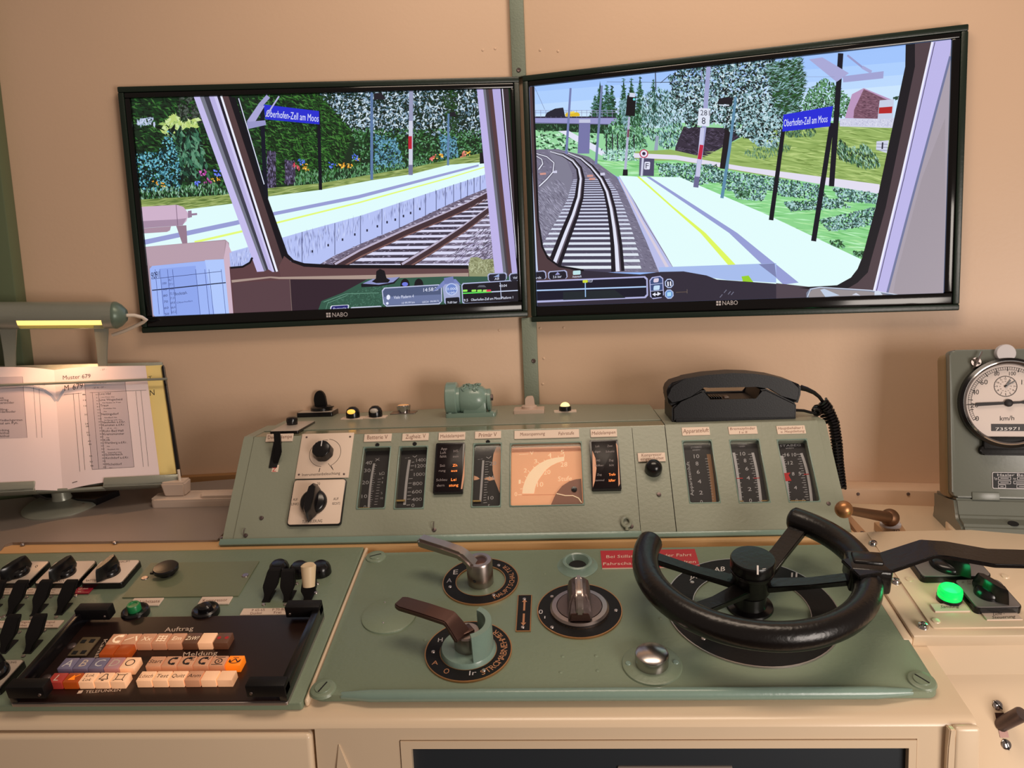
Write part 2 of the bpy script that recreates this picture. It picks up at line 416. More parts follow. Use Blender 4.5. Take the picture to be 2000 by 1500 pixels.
class Pic:
    """the flat picture shown on a screen: thin coloured shapes on the panel, one mesh"""
    def __init__(s, T, quad, h):
        s.T = T; s.quad = quad; s.h = h; s.z = h; s.vs = []; s.fs = []; s.cs = []
    def put(s, pts, c, z):
        b = len(s.vs)
        q = [s.T.px(x, y, z) for x, y in pts]
        ar = sum(q[i-1][0]*q[i][1]-q[i][0]*q[i-1][1] for i in range(len(q)))
        if ar < 0: q.reverse()
        s.vs += [(a, b_, z-s.T.h) for a, b_ in q]
        s.fs.append(tuple(range(b, b+len(q)))); s.cs.append(c)
    def poly(s, pts, c):
        s.z += 6e-6
        p = clip(pts, s.quad)
        if len(p) > 2: s.put(p, lin(c), s.z)
    def line(s, pts, w0, c, w1=None):
        s.z += 6e-6; w1 = w0 if w1 is None else w1; n = len(pts)-1; cl = lin(c)
        ws = [(w0+(w1-w0)*i/max(n, 1))/2 for i in range(n+1)]
        nr = []
        for i in range(n+1):
            a, b = pts[max(i-1, 0)], pts[min(i+1, n)]; d = math.hypot(b[0]-a[0], b[1]-a[1]) or 1
            nr.append((-(b[1]-a[1])/d, (b[0]-a[0])/d))
        for i in range(n):
            p, q = pts[i], pts[i+1]; a, b = nr[i], nr[i+1]; u, v = ws[i], ws[i+1]
            r = clip([(p[0]-a[0]*u, p[1]-a[1]*u), (q[0]-b[0]*v, q[1]-b[1]*v), (q[0]+b[0]*v, q[1]+b[1]*v), (p[0]+a[0]*u, p[1]+a[1]*u)], s.quad)
            if len(r) > 2: s.put(r, cl, s.z)
    def leaves(s, reg, n, cols, ln, wd, ang=None, inside=None, jit=0.8):
        """n short strokes scattered over a polygon region"""
        z0 = s.z; xs = [p[0] for p in reg]; ys = [p[1] for p in reg]; cl = [lin(c) for c in cols]
        k = 0; tries = 0
        while k < n and tries < n*6:
            tries += 1
            x, y = RND.uniform(min(xs), max(xs)), RND.uniform(min(ys), max(ys))
            c_ = False; j = len(reg)-1
            for i in range(len(reg)):
                if (reg[i][1] > y) != (reg[j][1] > y) and x < (reg[j][0]-reg[i][0])*(y-reg[i][1])/(reg[j][1]-reg[i][1])+reg[i][0]: c_ = not c_
                j = i
            if not c_: continue
            k += 1
            a = RND.uniform(0, PI) if ang is None else ang+RND.uniform(-jit, jit)
            l = ln*RND.uniform(0.5, 1.3)/2; w_ = wd*RND.uniform(0.5, 1.3)/2
            dx, dy = math.cos(a), math.sin(a)
            p = clip([(x-dx*l, y-dy*l), (x+dy*w_, y-dx*w_), (x+dx*l, y+dy*l), (x-dy*w_, y+dx*w_)], s.quad)
            if len(p) > 2: s.put(p, RND.choice(cl), z0+RND.uniform(0, 6e-5))
        s.z = z0+6.5e-5
    def text(s, t, p0, p1, up, c):
        s.z += 6e-6; vs, fs, _ = text_geo(t); b = len(s.vs); cl = lin(c)
        for a, d in vs:
            q = s.T.px(p0[0]+(p1[0]-p0[0])*a+up[0]*d, p0[1]+(p1[1]-p0[1])*a+up[1]*d, s.z)
            s.vs.append((q[0], q[1], s.z-s.T.h))
        for f in fs: s.fs.append(tuple(i+b for i in f)); s.cs.append(cl)
    def rr(s, x0, y0, x1, y1, x2, y2, x3, y3, c, r=0.12):
        """four-sided panel with clipped corners"""
        P = [(x0, y0), (x1, y1), (x2, y2), (x3, y3)]; out = []
        for i in range(4):
            a, p, b = P[i-1], P[i], P[(i+1) % 4]
            la_ = math.hypot(a[0]-p[0], a[1]-p[1]); lb_ = math.hypot(b[0]-p[0], b[1]-p[1]); k = r*min(la_, lb_)
            out += [(p[0]+(a[0]-p[0])*k/la_, p[1]+(a[1]-p[1])*k/la_), (p[0]+(b[0]-p[0])*k/lb_, p[1]+(b[1]-p[1])*k/lb_)]
        s.poly(out, c)
    def build(s, name, parent):
        me = bpy.data.meshes.new(name); me.from_pydata(s.vs, [], s.fs)
        at = me.color_attributes.new('Col', 'FLOAT_COLOR', 'CORNER')
        buf = []
        for f, c in zip(s.fs, s.cs): buf += [c[0], c[1], c[2], 1.0]*len(f)
        at.data.foreach_set('color', buf)
        o = bpy.data.objects.new(name, me); COL.objects.link(o); o.parent = parent
        me.materials.append(SCREEN); return o

SCREEN = bpy.data.materials.new('glowing_screen_picture'); SCREEN.use_nodes = True
_nt = SCREEN.node_tree; _b = _nt.nodes['Principled BSDF']; _a = _nt.nodes.new('ShaderNodeVertexColor'); _a.layer_name = 'Col'
_b.inputs['Base Color'].default_value = (0.012, 0.012, 0.014, 1); _b.inputs['Roughness'].default_value = 0.3; _b.inputs['Specular IOR Level'].default_value = 0.15
_nt.links.new(_a.outputs['Color'], _b.inputs['Emission Color']); _b.inputs['Emission Strength'].default_value = 1.0

def monitor(F, outer, quad, label, logo):
    H = 0.016
    c = [F.px(x, y, H) for x, y in outer]
    a0 = (c[0][0]+c[3][0])/2; a1 = (c[1][0]+c[2][0])/2; b1 = (c[0][1]+c[1][1])/2; b0 = (c[2][1]+c[3][1])/2
    T = Thing('monitor', label, 'monitor', F, (a0+a1)/2, b0, 0.0)
    W_ = (a1-a0)/2; Hh = b1-b0; mo = 0.0105
    q = [T.px(x, y, 0.012) for x, y in quad]
    ia0 = (q[0][0]+q[3][0])/2; ia1 = (q[1][0]+q[2][0])/2; ib1 = (q[0][1]+q[1][1])/2; ib0 = (q[2][1]+q[3][1])/2
    for (x0, x1, y0, y1) in ((-W_, W_, Hh-mo, Hh), (-W_, W_, 0, mo), (-W_, -W_+mo, mo, Hh-mo), (W_-mo, W_, mo, Hh-mo)):
        MB().box(x0, x1, y0, y1, 0, 0.018, 0.002).build('moulding', 'greendark', T)
    mb = MB()
    e = mo
    for (x0, x1, y0, y1) in ((-W_+e, W_-e, ib1, Hh-e), (-W_+e, W_-e, e, ib0), (-W_+e, ia0, ib0, ib1), (ia1, W_-e, ib0, ib1)):
        mb.box(x0, x1, y0, y1, 0, 0.017, 0.0025)
    bz = mb.build('bezel', 'gloss', T)
    MB().box(ia0-0.002, ia1+0.002, ib0-0.002, ib1+0.002, 0.001, 0.0095).build('panel', 'dark', T)
    mb = MB(); lx = logo[0]
    mb.textpx(T, 'NABO', (lx+9, logo[1]), (lx+39, logo[1]-1), (0, -8.5), 0.0172)
    p = [T.px(lx-3, logo[1]-8, 0.0172), T.px(lx+6, logo[1]+0.5, 0.0172)]
    x0, y1 = p[0]; x1, y0 = p[1]; g = 0.0006; mx, my = (x0+x1)/2, (y0+y1)/2
    for r in ((x0, mx-g, my+g, y1), (mx+g, x1, my+g, y1), (x0, mx-g, y0, my-g), (mx+g, x1, y0, my-g)):
        mb.flat([(r[0], r[2]), (r[1], r[2]), (r[1], r[3]), (r[0], r[3])], 0.0172)
    mb.build('logo', 'greybar', T)
    # picture quad exactly as the panel rectangle projects
    def back(a, b):
        p = F.at(a+T.a, b+T.b, 0.012)-CAM; cc = ROT.transposed() @ p
        return (1000+1500*cc.x/cc.z, 750+1500*cc.y/cc.z)
    quad2 = [back(ia0, ib1), back(ia1, ib1), back(ia1, ib0), back(ia0, ib0)]
    return T, Pic(T, quad2, 0.0105)

OUTL = [(228, 172), (1014, 147), (1031, 616), (279, 653)]
QL = [(254, 198), (996, 168), (1012, 590), (300, 616)]
OUTR = [(1022, 145), (1892, 50), (1873, 612), (1036, 624)]
QR = [(1036, 162), (1857, 86), (1843, 578), (1047, 593)]
TL_, P = monitor(WL, OUTL, QL, 'left flat monitor showing platform, hedge and second track', (640, 619))
# --- left picture
P.poly(P.quad, (24, 44, 26))
P.leaves([(250, 195), (520, 190), (520, 400), (270, 400)], 2600, [(22, 56, 26), (40, 92, 38), (62, 112, 52), (12, 26, 15), (15, 34, 18), (26, 66, 30), (10, 20, 12)], 13, 3.4, 0.5)
P.leaves([(350, 190), (390, 190), (400, 240), (345, 240)], 160, [(52, 58, 52), (24, 30, 26), (78, 88, 80)], 8, 4)
P.leaves([(312, 245), (345, 222), (352, 240), (388, 232), (386, 248), (352, 250), (330, 268), (320, 262)], 130, [(206, 226, 160), (188, 210, 120), (160, 190, 110)], 14, 6)
P.leaves([(264, 236), (300, 228), (306, 244), (270, 246)], 40, [(196, 206, 235), (150, 170, 190)], 10, 4)
P.leaves([(330, 252), (385, 256), (410, 345), (350, 350)], 260, [(58, 110, 84), (36, 78, 58), (20, 40, 32), (96, 146, 116), (14, 26, 22)], 20, 7, 1.2)
P.leaves([(266, 294), (310, 300), (330, 250), (348, 300), (354, 372), (275, 375)], 900, [(96, 170, 192), (52, 110, 128), (10, 26, 32), (124, 196, 212), (18, 46, 52), (12, 30, 26)], 6.5, 4)
P.leaves([(510, 188), (640, 186), (690, 260), (650, 350), (520, 360)], 3200, [(28, 76, 26), (50, 108, 38), (18, 46, 18), (72, 126, 56), (10, 24, 10), (12, 30, 12), (24, 62, 22)], 13, 2.6, 0.5, jit=0.9)
P.leaves([(620, 180), (940, 165), (950, 270), (820, 262), (760, 262), (690, 255)], 4400, [(186, 208, 226), (140, 168, 192), (84, 116, 138), (20, 40, 36), (214, 230, 240), (36, 62, 56), (14, 24, 22), (18, 34, 26), (26, 52, 34)], 8, 3.2)
P.leaves([(862, 175), (890, 172), (900, 300), (880, 280)], 260, [(26, 60, 24), (40, 80, 36), (18, 34, 18)], 9, 3)
P.leaves([(690, 250), (940, 255), (940, 318), (740, 345), (690, 345)], 2200, [(46, 96, 44), (76, 132, 78), (18, 40, 22), (106, 160, 120), (26, 60, 30), (12, 26, 14), (30, 74, 30)], 8, 3.2)
P.leaves([(730, 262), (775, 270), (790, 325), (735, 330)], 420, [(112, 170, 196), (80, 134, 160), (30, 60, 70)], 7, 3)
P.leaves([(858, 262), (890, 268), (895, 305), (862, 310)], 250, [(112, 170, 196), (80, 134, 160), (30, 60, 70)], 7, 3)
P.poly([(521, 295), (538, 296), (540, 372), (523, 373)], (52, 46, 62)); P.leaves([(521, 295), (538, 296), (540, 372), (523, 373)], 130, [(120, 112, 150), (88, 80, 112), (20, 18, 28)], 8, 2.5, 1.5, jit=0.3)
P.poly([(556, 312), (576, 314), (578, 360), (557, 360)], (62, 54, 76)); P.leaves([(556, 312), (576, 314), (578, 360), (557, 360)], 100, [(126, 116, 154), (88, 80, 112), (30, 24, 40)], 7, 2.5, 1.5, jit=0.3)
P.leaves([(270, 368), (500, 352), (500, 384), (275, 392)], 520, [(60, 112, 66), (110, 160, 120), (24, 50, 28), (160, 200, 176)], 10, 2.2, 1.5, jit=0.5)
P.leaves([(575, 336), (640, 330), (720, 325), (860, 312), (935, 300), (935, 312), (720, 348), (575, 366)], 700, [(64, 118, 72), (120, 168, 128), (30, 60, 34), (90, 146, 96)], 9, 2.2, 1.5, jit=0.5)
for x, y in ((303, 358), (317, 361), (415, 352), (428, 350), (596, 324), (600, 330), (594, 329), (662, 322), (668, 326), (676, 323), (684, 325), (699, 314), (850, 307), (862, 305), (914, 300)):
    P.leaves([(x-5, y-4), (x+5, y-4), (x+5, y+3), (x-5, y+3)], 9, [(250, 190, 60), (226, 150, 40), (255, 214, 110), (60, 90, 50)], 4.5, 3)
for x, y, c in ((425, 338, (70, 90, 210)), (386, 357, (80, 100, 220)), (590, 318, (60, 90, 190)), (650, 323, (70, 100, 210)), (693, 308, (70, 100, 210)), (395, 337, (170, 60, 150)), (405, 352, (150, 50, 130)), (580, 325, (190, 60, 80)), (846, 308, (200, 90, 90)), (905, 302, (200, 110, 90))):
    P.leaves([(x-7, y-6), (x+7, y-6), (x+7, y+6), (x-7, y+6)], 9, [c, tuple(min(255, v+40) for v in c)], 6, 4)
P.poly([(270, 390), (450, 380), (520, 368), (625, 358), (800, 328), (936, 300), (950, 320), (875, 322), (805, 340), (727, 352), (625, 371), (522, 384), (452, 398), (372, 408), (280, 416)], (136, 156, 86))
P.leaves([(275, 390), (450, 380), (520, 370), (625, 360), (800, 330), (936, 302), (945, 318), (875, 322), (805, 340), (727, 352), (625, 371), (522, 384), (452, 398), (372, 408), (280, 416)], 420, [(168, 184, 116), (110, 134, 66), (150, 168, 100), (92, 116, 56)], 30, 2.4, -0.15, jit=0.1)
P.poly([(275, 418), (372, 408), (452, 398), (522, 384), (625, 371), (727, 352), (805, 340), (875, 322), (940, 317), (956, 320), (956, 338), (870, 366), (780, 396), (705, 421), (600, 450), (545, 466), (446, 493), (280, 520)], (224, 251, 252))
P.poly([(283, 468), (460, 431), (530, 415), (700, 381), (935, 321), (935, 325), (700, 388), (530, 422), (460, 440), (283, 478)], (152, 158, 212))
P.line([(380, 473), (472, 452), (537, 436), (700, 396), (875, 348), (948, 326)], 4.5, (228, 250, 122), 2)
P.poly([(420, 499), (446, 493), (545, 466), (600, 450), (705, 421), (780, 396), (870, 366), (956, 338), (960, 364), (915, 382), (875, 400), (780, 445), (705, 476), (650, 501), (610, 525), (420, 530)], (182, 194, 244))
P.leaves([(425, 502), (446, 498), (545, 470), (705, 425), (780, 400), (870, 370), (956, 342), (956, 350), (780, 418), (705, 445), (640, 480), (590, 505), (430, 518)], 520, [(120, 128, 176), (206, 216, 252), (140, 148, 196)], 16, 1.1, 1.57, jit=0.12)
for x, y0, y1 in ((590, 453, 520), (654, 436, 498), (704, 421, 476), (746, 408, 458), (780, 396, 445), (808, 387, 432), (831, 379, 421), (852, 372, 411), (870, 366, 402), (886, 360, 396), (900, 356, 389), (913, 351, 383), (926, 347, 377), (938, 343, 372)):
    P.line([(x, y0), (x, y1)], 1.3, (74, 78, 120))
for x, y in ((610, 491), (641, 479), (669, 468), (693, 458), (717, 450), (737, 442), (756, 434), (772, 429), (788, 422), (802, 416), (820, 408)):
    P.line([(x, y-2.4), (x, y+2.4)], 3.2, (40, 42, 66))
P.poly([(610, 526), (650, 501), (705, 476), (780, 445), (875, 400), (915, 382), (962, 364), (975, 530), (610, 530)], (112, 102, 124))
P.leaves([(610, 526), (650, 501), (705, 476), (780, 445), (875, 400), (915, 382), (962, 364), (975, 530)], 1700, [(168, 160, 188), (88, 80, 100), (58, 50, 68), (200, 194, 220)], 8, 1.5, -0.1, jit=0.5)
P.poly([(655, 524), (705, 496), (790, 457), (862, 427), (915, 403), (962, 378), (965, 405), (905, 449), (850, 485), (786, 524)], (66, 58, 76))
P.leaves([(665, 522), (790, 459), (915, 404), (962, 380), (964, 402), (850, 482), (786, 520)], 420, [(120, 110, 136), (48, 42, 56), (150, 142, 168)], 7, 1.4, -0.1, jit=0.4)
for i in range(16):                                            # sleepers
    t = i/15; k = t**1.5
    xl = 655+(925-655)*(1-(1-t)**1.35); yl = 516-(516-383)*(1-(1-t)**1.35)
    ln_ = 265*(1-t)+45*t; sk = -4-6*t
    P.poly([(xl, yl), (xl+ln_, yl+sk*0.4), (xl+ln_, yl+sk*0.4+4.6*(1-t)+1.5), (xl, yl+5.0*(1-t)+1.5)], (218, 218, 244))
for pts in ([(655, 522), (705, 494), (790, 455), (862, 425), (915, 401), (962, 376)], [(786, 522), (850, 483), (905, 447), (965, 403)]):
    P.line(pts, 19, (66, 46, 52), 8); P.line([(x-1, y-6) for x, y in pts], 4.5, (186, 176, 200), 1.8); P.line([(x+2, y+6) for x, y in pts], 3, (128, 92, 88), 1.4)
P.leaves([(870, 515), (900, 478), (935, 450), (966, 440), (975, 520)], 520, [(176, 168, 204), (60, 54, 74), (120, 112, 140), (206, 200, 228)], 14, 1.3, -0.6, jit=0.4)
# lamp posts, sign on the left platform
P.line([(726, 181), (726, 351)], 5.5, (92, 120, 164)); P.poly([(730, 182), (745, 181), (754, 194), (730, 195)], (30, 26, 36))
P.line([(803, 178), (802, 342)], 8, (150, 154, 186)); P.line([(802, 236), (802, 322)], 7.5, (206, 208, 226)); P.line([(801, 266), (801, 291)], 7, (188, 30, 52)); P.line([(802, 322), (802, 341)], 8.5, (116, 118, 150))
P.line([(876, 222), (875, 323)], 4, (96, 128, 170)); P.poly([(878, 220), (888, 218), (892, 227), (879, 228)], (26, 24, 34))
P.poly([(937, 299), (946, 298), (947, 319), (937, 320)], (22, 18, 26))
P.line([(512, 210), (515, 300), (520, 388)], 8, (12, 16, 34)); P.line([(622, 216), (624, 300), (626, 371)], 6.5, (10, 12, 26))
P.poly([(515, 204), (623, 217), (624, 243), (518, 233)], (36, 44, 206))
P.text('Oberhofen-Zell am Moos', (520, 228), (622, 238), (0.6, -14), (226, 232, 255))
P.poly([(482, 237), (505, 203), (517, 207), (497, 240)], (168, 166, 214)); P.line([(508, 206), (524, 188)], 9, (160, 158, 206)); P.line([(519, 228), (545, 188)], 3, (180, 178, 220))
P.poly([(482, 238), (518, 235), (520, 244), (484, 252)], (150, 150, 200))
# lamp and sheet holder in the picture
P.poly([(275, 404), (345, 400), (358, 404), (366, 414), (368, 420), (364, 432), (356, 440), (345, 441), (275, 446)], (206, 178, 202)); P.poly([(275, 432), (350, 428), (364, 426), (357, 440), (345, 441), (275, 446)], (166, 140, 164))
P.line([(344, 400), (347, 440)], 1.2, (120, 96, 120)); P.poly([(367, 412), (374, 411), (375, 424), (367, 426)], (150, 124, 150)); P.line([(374, 419), (385, 418)], 4, (150, 124, 152))
P.poly([(278, 446), (334, 442), (332, 450), (326, 453), (280, 456)], (170, 142, 160)); P.poly([(344, 441), (364, 440), (366, 475), (356, 476)], (150, 122, 140))
P.poly([(284, 482), (440, 468), (447, 474), (460, 614), (290, 620)], (168, 144, 156)); P.poly([(284, 482), (440, 470), (437, 505), (292, 520)], (184, 158, 172)); P.poly([(437, 504), (443, 470), (452, 492), (460, 612), (446, 614)], (206, 178, 196))
P.rr(292, 520, 437, 506, 448, 616, 300, 620, (158, 182, 246), 0.05); P.poly([(312, 525), (382, 519), (391, 616), (319, 618)], (142, 166, 236)); P.poly([(400, 508), (437, 506), (448, 616), (420, 617)], (176, 200, 252))
P.line([(297, 567), (441, 552)], 2, (30, 34, 60)); P.line([(296, 545), (432, 530)], 1, (60, 70, 120)); P.text('9091', (295, 545), (311, 542), (0, -13), (24, 26, 54))
for x, xb in ((312, 321), (327, 335), (337, 345), (382, 391), (400, 409), (408, 417), (303, 311), (432, 441)): P.line([(x, 526), (xb, 614)], 0.9, (70, 84, 150))
P.text('Bockstah.', (341, 577), (366, 574), (0, -6), (30, 36, 84)); P.text('Oberhofen', (345, 593), (376, 589), (0, -3.4), (60, 70, 130))
for i, tx in enumerate(('ALT', '77.1', '74.6', '72.3', '71.0', '69.8', '66.4', '63.2')): P.text(tx, (329+i*0.9, 549+i*9), (337+i*0.9, 548+i*9), (0, -4.5), (50, 58, 110))
for i, tx in enumerate(('100', '90', '80', '70', '60', '50')): P.text(tx, (317+i, 556+i*12), (325+i, 555+i*12), (0, -4.5), (50, 58, 110))
# window frame, pillar, dashboard
P.poly([(448, 521), (480, 518), (495, 500), (506, 484), (520, 500), (545, 505), (560, 520), (960, 520), (1015, 512), (1018, 612), (456, 616)], (92, 62, 66))
P.line([(450, 522), (478, 517), (492, 505)], 4, (16, 12, 22))
def strips(tops, bots, cols):
    for i, c in enumerate(cols): P.poly([tops[i], tops[i+1], bots[i+1], bots[i]], c)
strips([(x, 188) for x in (378, 390, 398, 408, 418, 424, 430, 434, 446, 452)], [(502, 531), (516, 530), (520, 528), (524, 526), (532, 531), (536, 531), (539, 531), (543, 530), (556, 520), (569, 515)],
       [(196, 188, 236), (118, 120, 136), (60, 60, 74), (186, 178, 226), (206, 200, 240), (30, 26, 40), (236, 238, 252), (82, 60, 62), (16, 14, 22)])
P.poly([(452, 190), (459, 190), (521, 376), (520, 390), (569, 515), (563, 512), (545, 470), (515, 388)], (14, 14, 22))
P.poly([(462, 190), (467, 190), (520, 372), (521, 388), (517, 384)], (10, 14, 26)); P.line([(466, 192), (516, 360)], 1.8, (214, 220, 240))
P.line([(518, 388), (530, 424), (543, 466), (556, 494), (572, 510), (594, 517), (650, 520), (915, 521)], 6, (16, 12, 22))
P.poly([(555, 500), (570, 512), (595, 520), (915, 522), (915, 535), (548, 540), (545, 520)], (98, 68, 70))
P.poly([(452, 547), (528, 540), (545, 541), (915, 533), (915, 546), (545, 545), (528, 543), (453, 552)], (170, 148, 138))
P.poly([(454, 553), (566, 546), (570, 607), (458, 612)], (88, 64, 70)); P.poly([(567, 546), (760, 545), (700, 570), (630, 606), (570, 608)], (50, 34, 44)); P.line([(566, 546), (570, 607)], 1, (130, 110, 104))
P.line([(518, 388), (530, 424), (543, 466), (556, 494), (572, 510), (594, 518), (650, 521), (915, 522)], 6, (14, 11, 20))
P.poly([(448, 494), (476, 487), (490, 500), (488, 512), (474, 520), (450, 522)], (176, 188, 238)); P.leaves([(450, 496), (476, 490), (488, 502), (474, 517), (452, 519)], 40, [(110, 118, 168), (206, 216, 252)], 12, 1.2, 1.57, jit=0.12)
P.line([(450, 523), (474, 521), (488, 513), (493, 503)], 4, (14, 11, 20))
P.poly([(915, 521), (919, 503), (932, 502), (944, 507), (962, 505), (975, 512), (980, 530), (980, 548), (917, 548)], (146, 150, 112)); P.leaves([(917, 506), (975, 508), (978, 532), (917, 532)], 300, [(190, 196, 160), (110, 112, 76), (166, 170, 130)], 9, 1.3)
strips([(x, 160) for x in (930, 942, 947, 952, 960, 976, 979, 981, 992)], [(968, 552), (985, 552), (991, 552), (995, 552), (1002, 552), (1012, 552), (1013, 552), (1014, 552), (1016, 552)],
       [(190, 180, 232), (112, 114, 128), (70, 62, 70), (84, 58, 62), (180, 170, 222), (30, 26, 36), (226, 226, 246), (52, 40, 46)])
P.poly([(622, 604), (628, 588), (668, 572), (718, 545), (870, 540), (1015, 540), (1015, 600), (622, 614)], (50, 88, 72)); P.leaves([(640, 590), (720, 560), (760, 556), (750, 600), (640, 604)], 300, [(60, 104, 86), (40, 74, 60), (74, 116, 98)], 6, 1.6)
P.line([(632, 590), (675, 574), (740, 572)], 1.2, (104, 150, 130)); P.line([(636, 606), (640, 592), (678, 577)], 1, (104, 150, 130))
P.poly([(705, 555), (727, 546), (781, 541), (770, 554), (742, 559), (706, 561)], (20, 20, 30)); P.poly([(708, 554), (728, 545), (780, 541), (768, 551), (740, 556)], (140, 146, 196))
P.poly([(726, 550), (734, 544), (735, 530), (742, 525), (751, 529), (755, 543), (762, 547), (758, 552), (735, 553)], (18, 16, 22))
for x, y, lit in ((791, 557, 1), (818, 557, 0)):
    P.poly([(x+9*math.cos(a*PI/8), y-13*math.sin(a*PI/8)) for a in range(9)]+[(x-9, y+8), (x+9, y+8)], (20, 18, 24))
    if lit: P.poly([(x+6*math.cos(a*PI/6), y-2+4*math.sin(a*PI/6)) for a in range(12)], (110, 120, 220))
P.rr(646, 597, 682, 595, 680, 609, 643, 611, (220, 224, 240)); P.rr(648, 598, 680, 596, 678, 608, 645, 610, (36, 36, 110)); P.text('Batterie', (650, 606), (676, 604), (1, -5), (214, 218, 250)); P.rr(685, 600, 745, 597, 745, 612, 683, 614, (200, 206, 226)); P.rr(687, 602, 745, 599, 745, 612, 685, 614, (20, 26, 30))
P.rr(745, 562, 863, 555, 864, 594, 749, 599, (190, 196, 226), 0.15); P.rr(747, 564, 861, 557, 862, 592, 751, 597, (78, 90, 124), 0.15); P.poly([(748, 580), (862, 575), (862, 590), (752, 596)], (106, 118, 158))
P.text('14:58:27', (827, 570), (858, 567), (0, -7), (232, 236, 255)); P.text('Viele Pladerm 4', (769, 584), (808, 581), (0, -6), (226, 230, 250)); P.text('10 99.99 km', (785, 594), (810, 592), (0, -4), (220, 224, 244)); P.text('LECH  99:99:71', (825, 592), (857, 590), (0, -4), (220, 224, 244))
P.rr(755, 576, 762, 575.5, 762, 585, 755, 586, (232, 236, 250), 0.35); P.rr(754, 590, 759, 590, 759, 595, 754, 595, (226, 230, 250), 0.3)
P.poly([(845, 570), (866, 548), (890, 545), (900, 556), (866, 560)], (120, 132, 190)); P.poly([(867, 543), (885, 540), (887, 552), (868, 554)], (110, 122, 176)); P.rr(864, 556, 898, 553, 899, 594, 868, 596, (160, 168, 206), 0.15)
P.poly([(882+12*math.cos(a*PI/10), 565+12*math.sin(a*PI/10)) for a in range(20)], (186, 200, 236)); P.poly([(882+10*math.cos(a*PI/10), 565+10*math.sin(a*PI/10)) for a in range(20)], (110, 134, 200)); P.text('0.000', (873, 567), (892, 566), (0, -5), (226, 234, 255)); P.text('100', (877, 574), (888, 573), (0, -4), (226, 234, 255))
P.rr(870, 582, 897, 580, 898, 593, 871, 595, (16, 18, 30)); P.text('9.60 bar', (874, 593), (893, 592), (0, -4.5), (230, 234, 250))
P.rr(901, 553, 1016, 546, 1016, 590, 903, 594, (176, 184, 220), 0.08); P.rr(903, 555, 1016, 548, 1016, 588, 905, 592, (20, 16, 28), 0.08)
P.line([(904, 573), (960, 570)], 2.4, (90, 220, 90)); P.line([(960, 570), (1015, 567)], 2, (200, 212, 240))
for x, c in ((904, (150, 230, 90)), (921, (150, 230, 90)), (932, (150, 230, 90)), (943, (170, 220, 110)), (950, (226, 50, 90))): P.rr(x, 566, x+9, 565.5, x+9, 569.5, x, 570, c, 0.2)
P.poly([(932, 561), (936, 557), (946, 557), (950, 561)], (90, 92, 104)); P.line([(977, 552), (979, 584)], 1.2, (200, 210, 240)); P.text('+0:04', (975, 561), (990, 560), (0, -5), (232, 236, 255))
P.text('9.5', (906, 589), (914, 588.6), (0, -5), (232, 236, 255)); P.text('Oberhofen-Zell am Moos Platform 1', (920, 588), (1002, 583), (0, -5), (232, 236, 255))
for x0, x1 in ((952, 990), (994, 1014)):
    P.rr(x0, 534, x1, 532, x1, 547, x0+1, 550, (170, 176, 214), 0.2); P.rr(x0+2, 536, x1-2, 534, x1-2, 548, x0+3, 550, (30, 30, 46), 0.2)
P.text('AB', (966, 547), (975, 546), (0, -4.5), (230, 234, 255)); P.text('Viel', (1002, 545), (1010, 544), (0, -4.5), (230, 234, 255)); P.poly([(964, 541), (975, 535), (975, 541)], (150, 170, 220))
P.build('screen_picture', TL_.o)

TR_, P = monitor(WR, OUTR, QR, 'right flat monitor showing curved railway track and platform', (1402, 596))
# --- right picture
P.poly(P.quad, (150, 186, 250))
for y, c in ((150, (160, 196, 252)), (180, (172, 206, 253)), (205, (186, 216, 253)), (225, (202, 228, 252))): P.poly([(1030, y), (1900, y-70), (1900, 300), (1030, 300)], c)
P.line([(1040, 165), (1041, 210)], 2, (110, 116, 150)); P.line([(1045, 172), (1064, 214)], 0.8, (120, 130, 170))
for x, t, w_ in ((1172, 158, 22), (1185, 163, 20), (1195, 166, 22), (1162, 184, 20), (1218, 152, 20), (1233, 150, 22), (1250, 147, 22), (1276, 152, 16)):
    P.poly([(x, t), (x+w_/2, 245), (x-w_/2, 245)], (28, 62, 40)); P.leaves([(x, t), (x+w_/2+4, 240), (x-w_/2-4, 240)], 190, [(30, 74, 46), (60, 110, 86), (20, 44, 34), (110, 150, 160), (40, 90, 40)], 8, 2.4, 0.2)
P.poly([(1044, 245), (1190, 243), (1290, 250), (1320, 240), (1720, 235), (1735, 520), (1280, 360), (1044, 300)], (152, 214, 160))
P.poly([(1045, 241), (1195, 243), (1195, 262), (1046, 254)], (26, 54, 34))
P.leaves([(1046, 244), (1190, 246), (1190, 256), (1046, 256)], 160, [(30, 70, 40), (20, 40, 26), (80, 120, 90)], 8, 2.5, 1.5)
P.leaves([(1046, 262), (1165, 262), (1165, 296), (1046, 292)], 260, [(24, 60, 36), (60, 110, 70), (150, 210, 160), (200, 240, 210)], 8, 4, 0.2)
P.poly([(1090, 256), (1110, 255), (1160, 282), (1190, 300), (1175, 304), (1140, 284)], (226, 228, 246))
P.poly([(1044, 230), (1205, 230), (1205, 244), (1045, 240)], (152, 152, 204)); P.line([(1043, 229), (1205, 229)], 3, (40, 36, 60)); P.line([(1044, 240), (1195, 243)], 1.4, (90, 90, 130))
for y in (216, 220): P.line([(1043, y), (1210, y)], 0.9, (150, 152, 186))
for x in range(1046, 1210, 10): P.line([(x, 215), (x, 229)], 0.9, (140, 142, 176))
P.poly([(1064, 228), (1068, 220), (1084, 212), (1100, 210), (1104, 228)], (34, 34, 50)); P.rr(1104, 221, 1130, 219, 1134, 227, 1104, 228, (222, 186, 40), 0.3); P.line([(1108, 221), (1122, 219)], 4, (240, 214, 90))
P.poly([(1131, 240), (1153, 240), (1151, 300), (1128, 300)], (118, 118, 168)); P.poly([(1131, 233), (1153, 233), (1153, 240), (1131, 240)], (196, 200, 226))
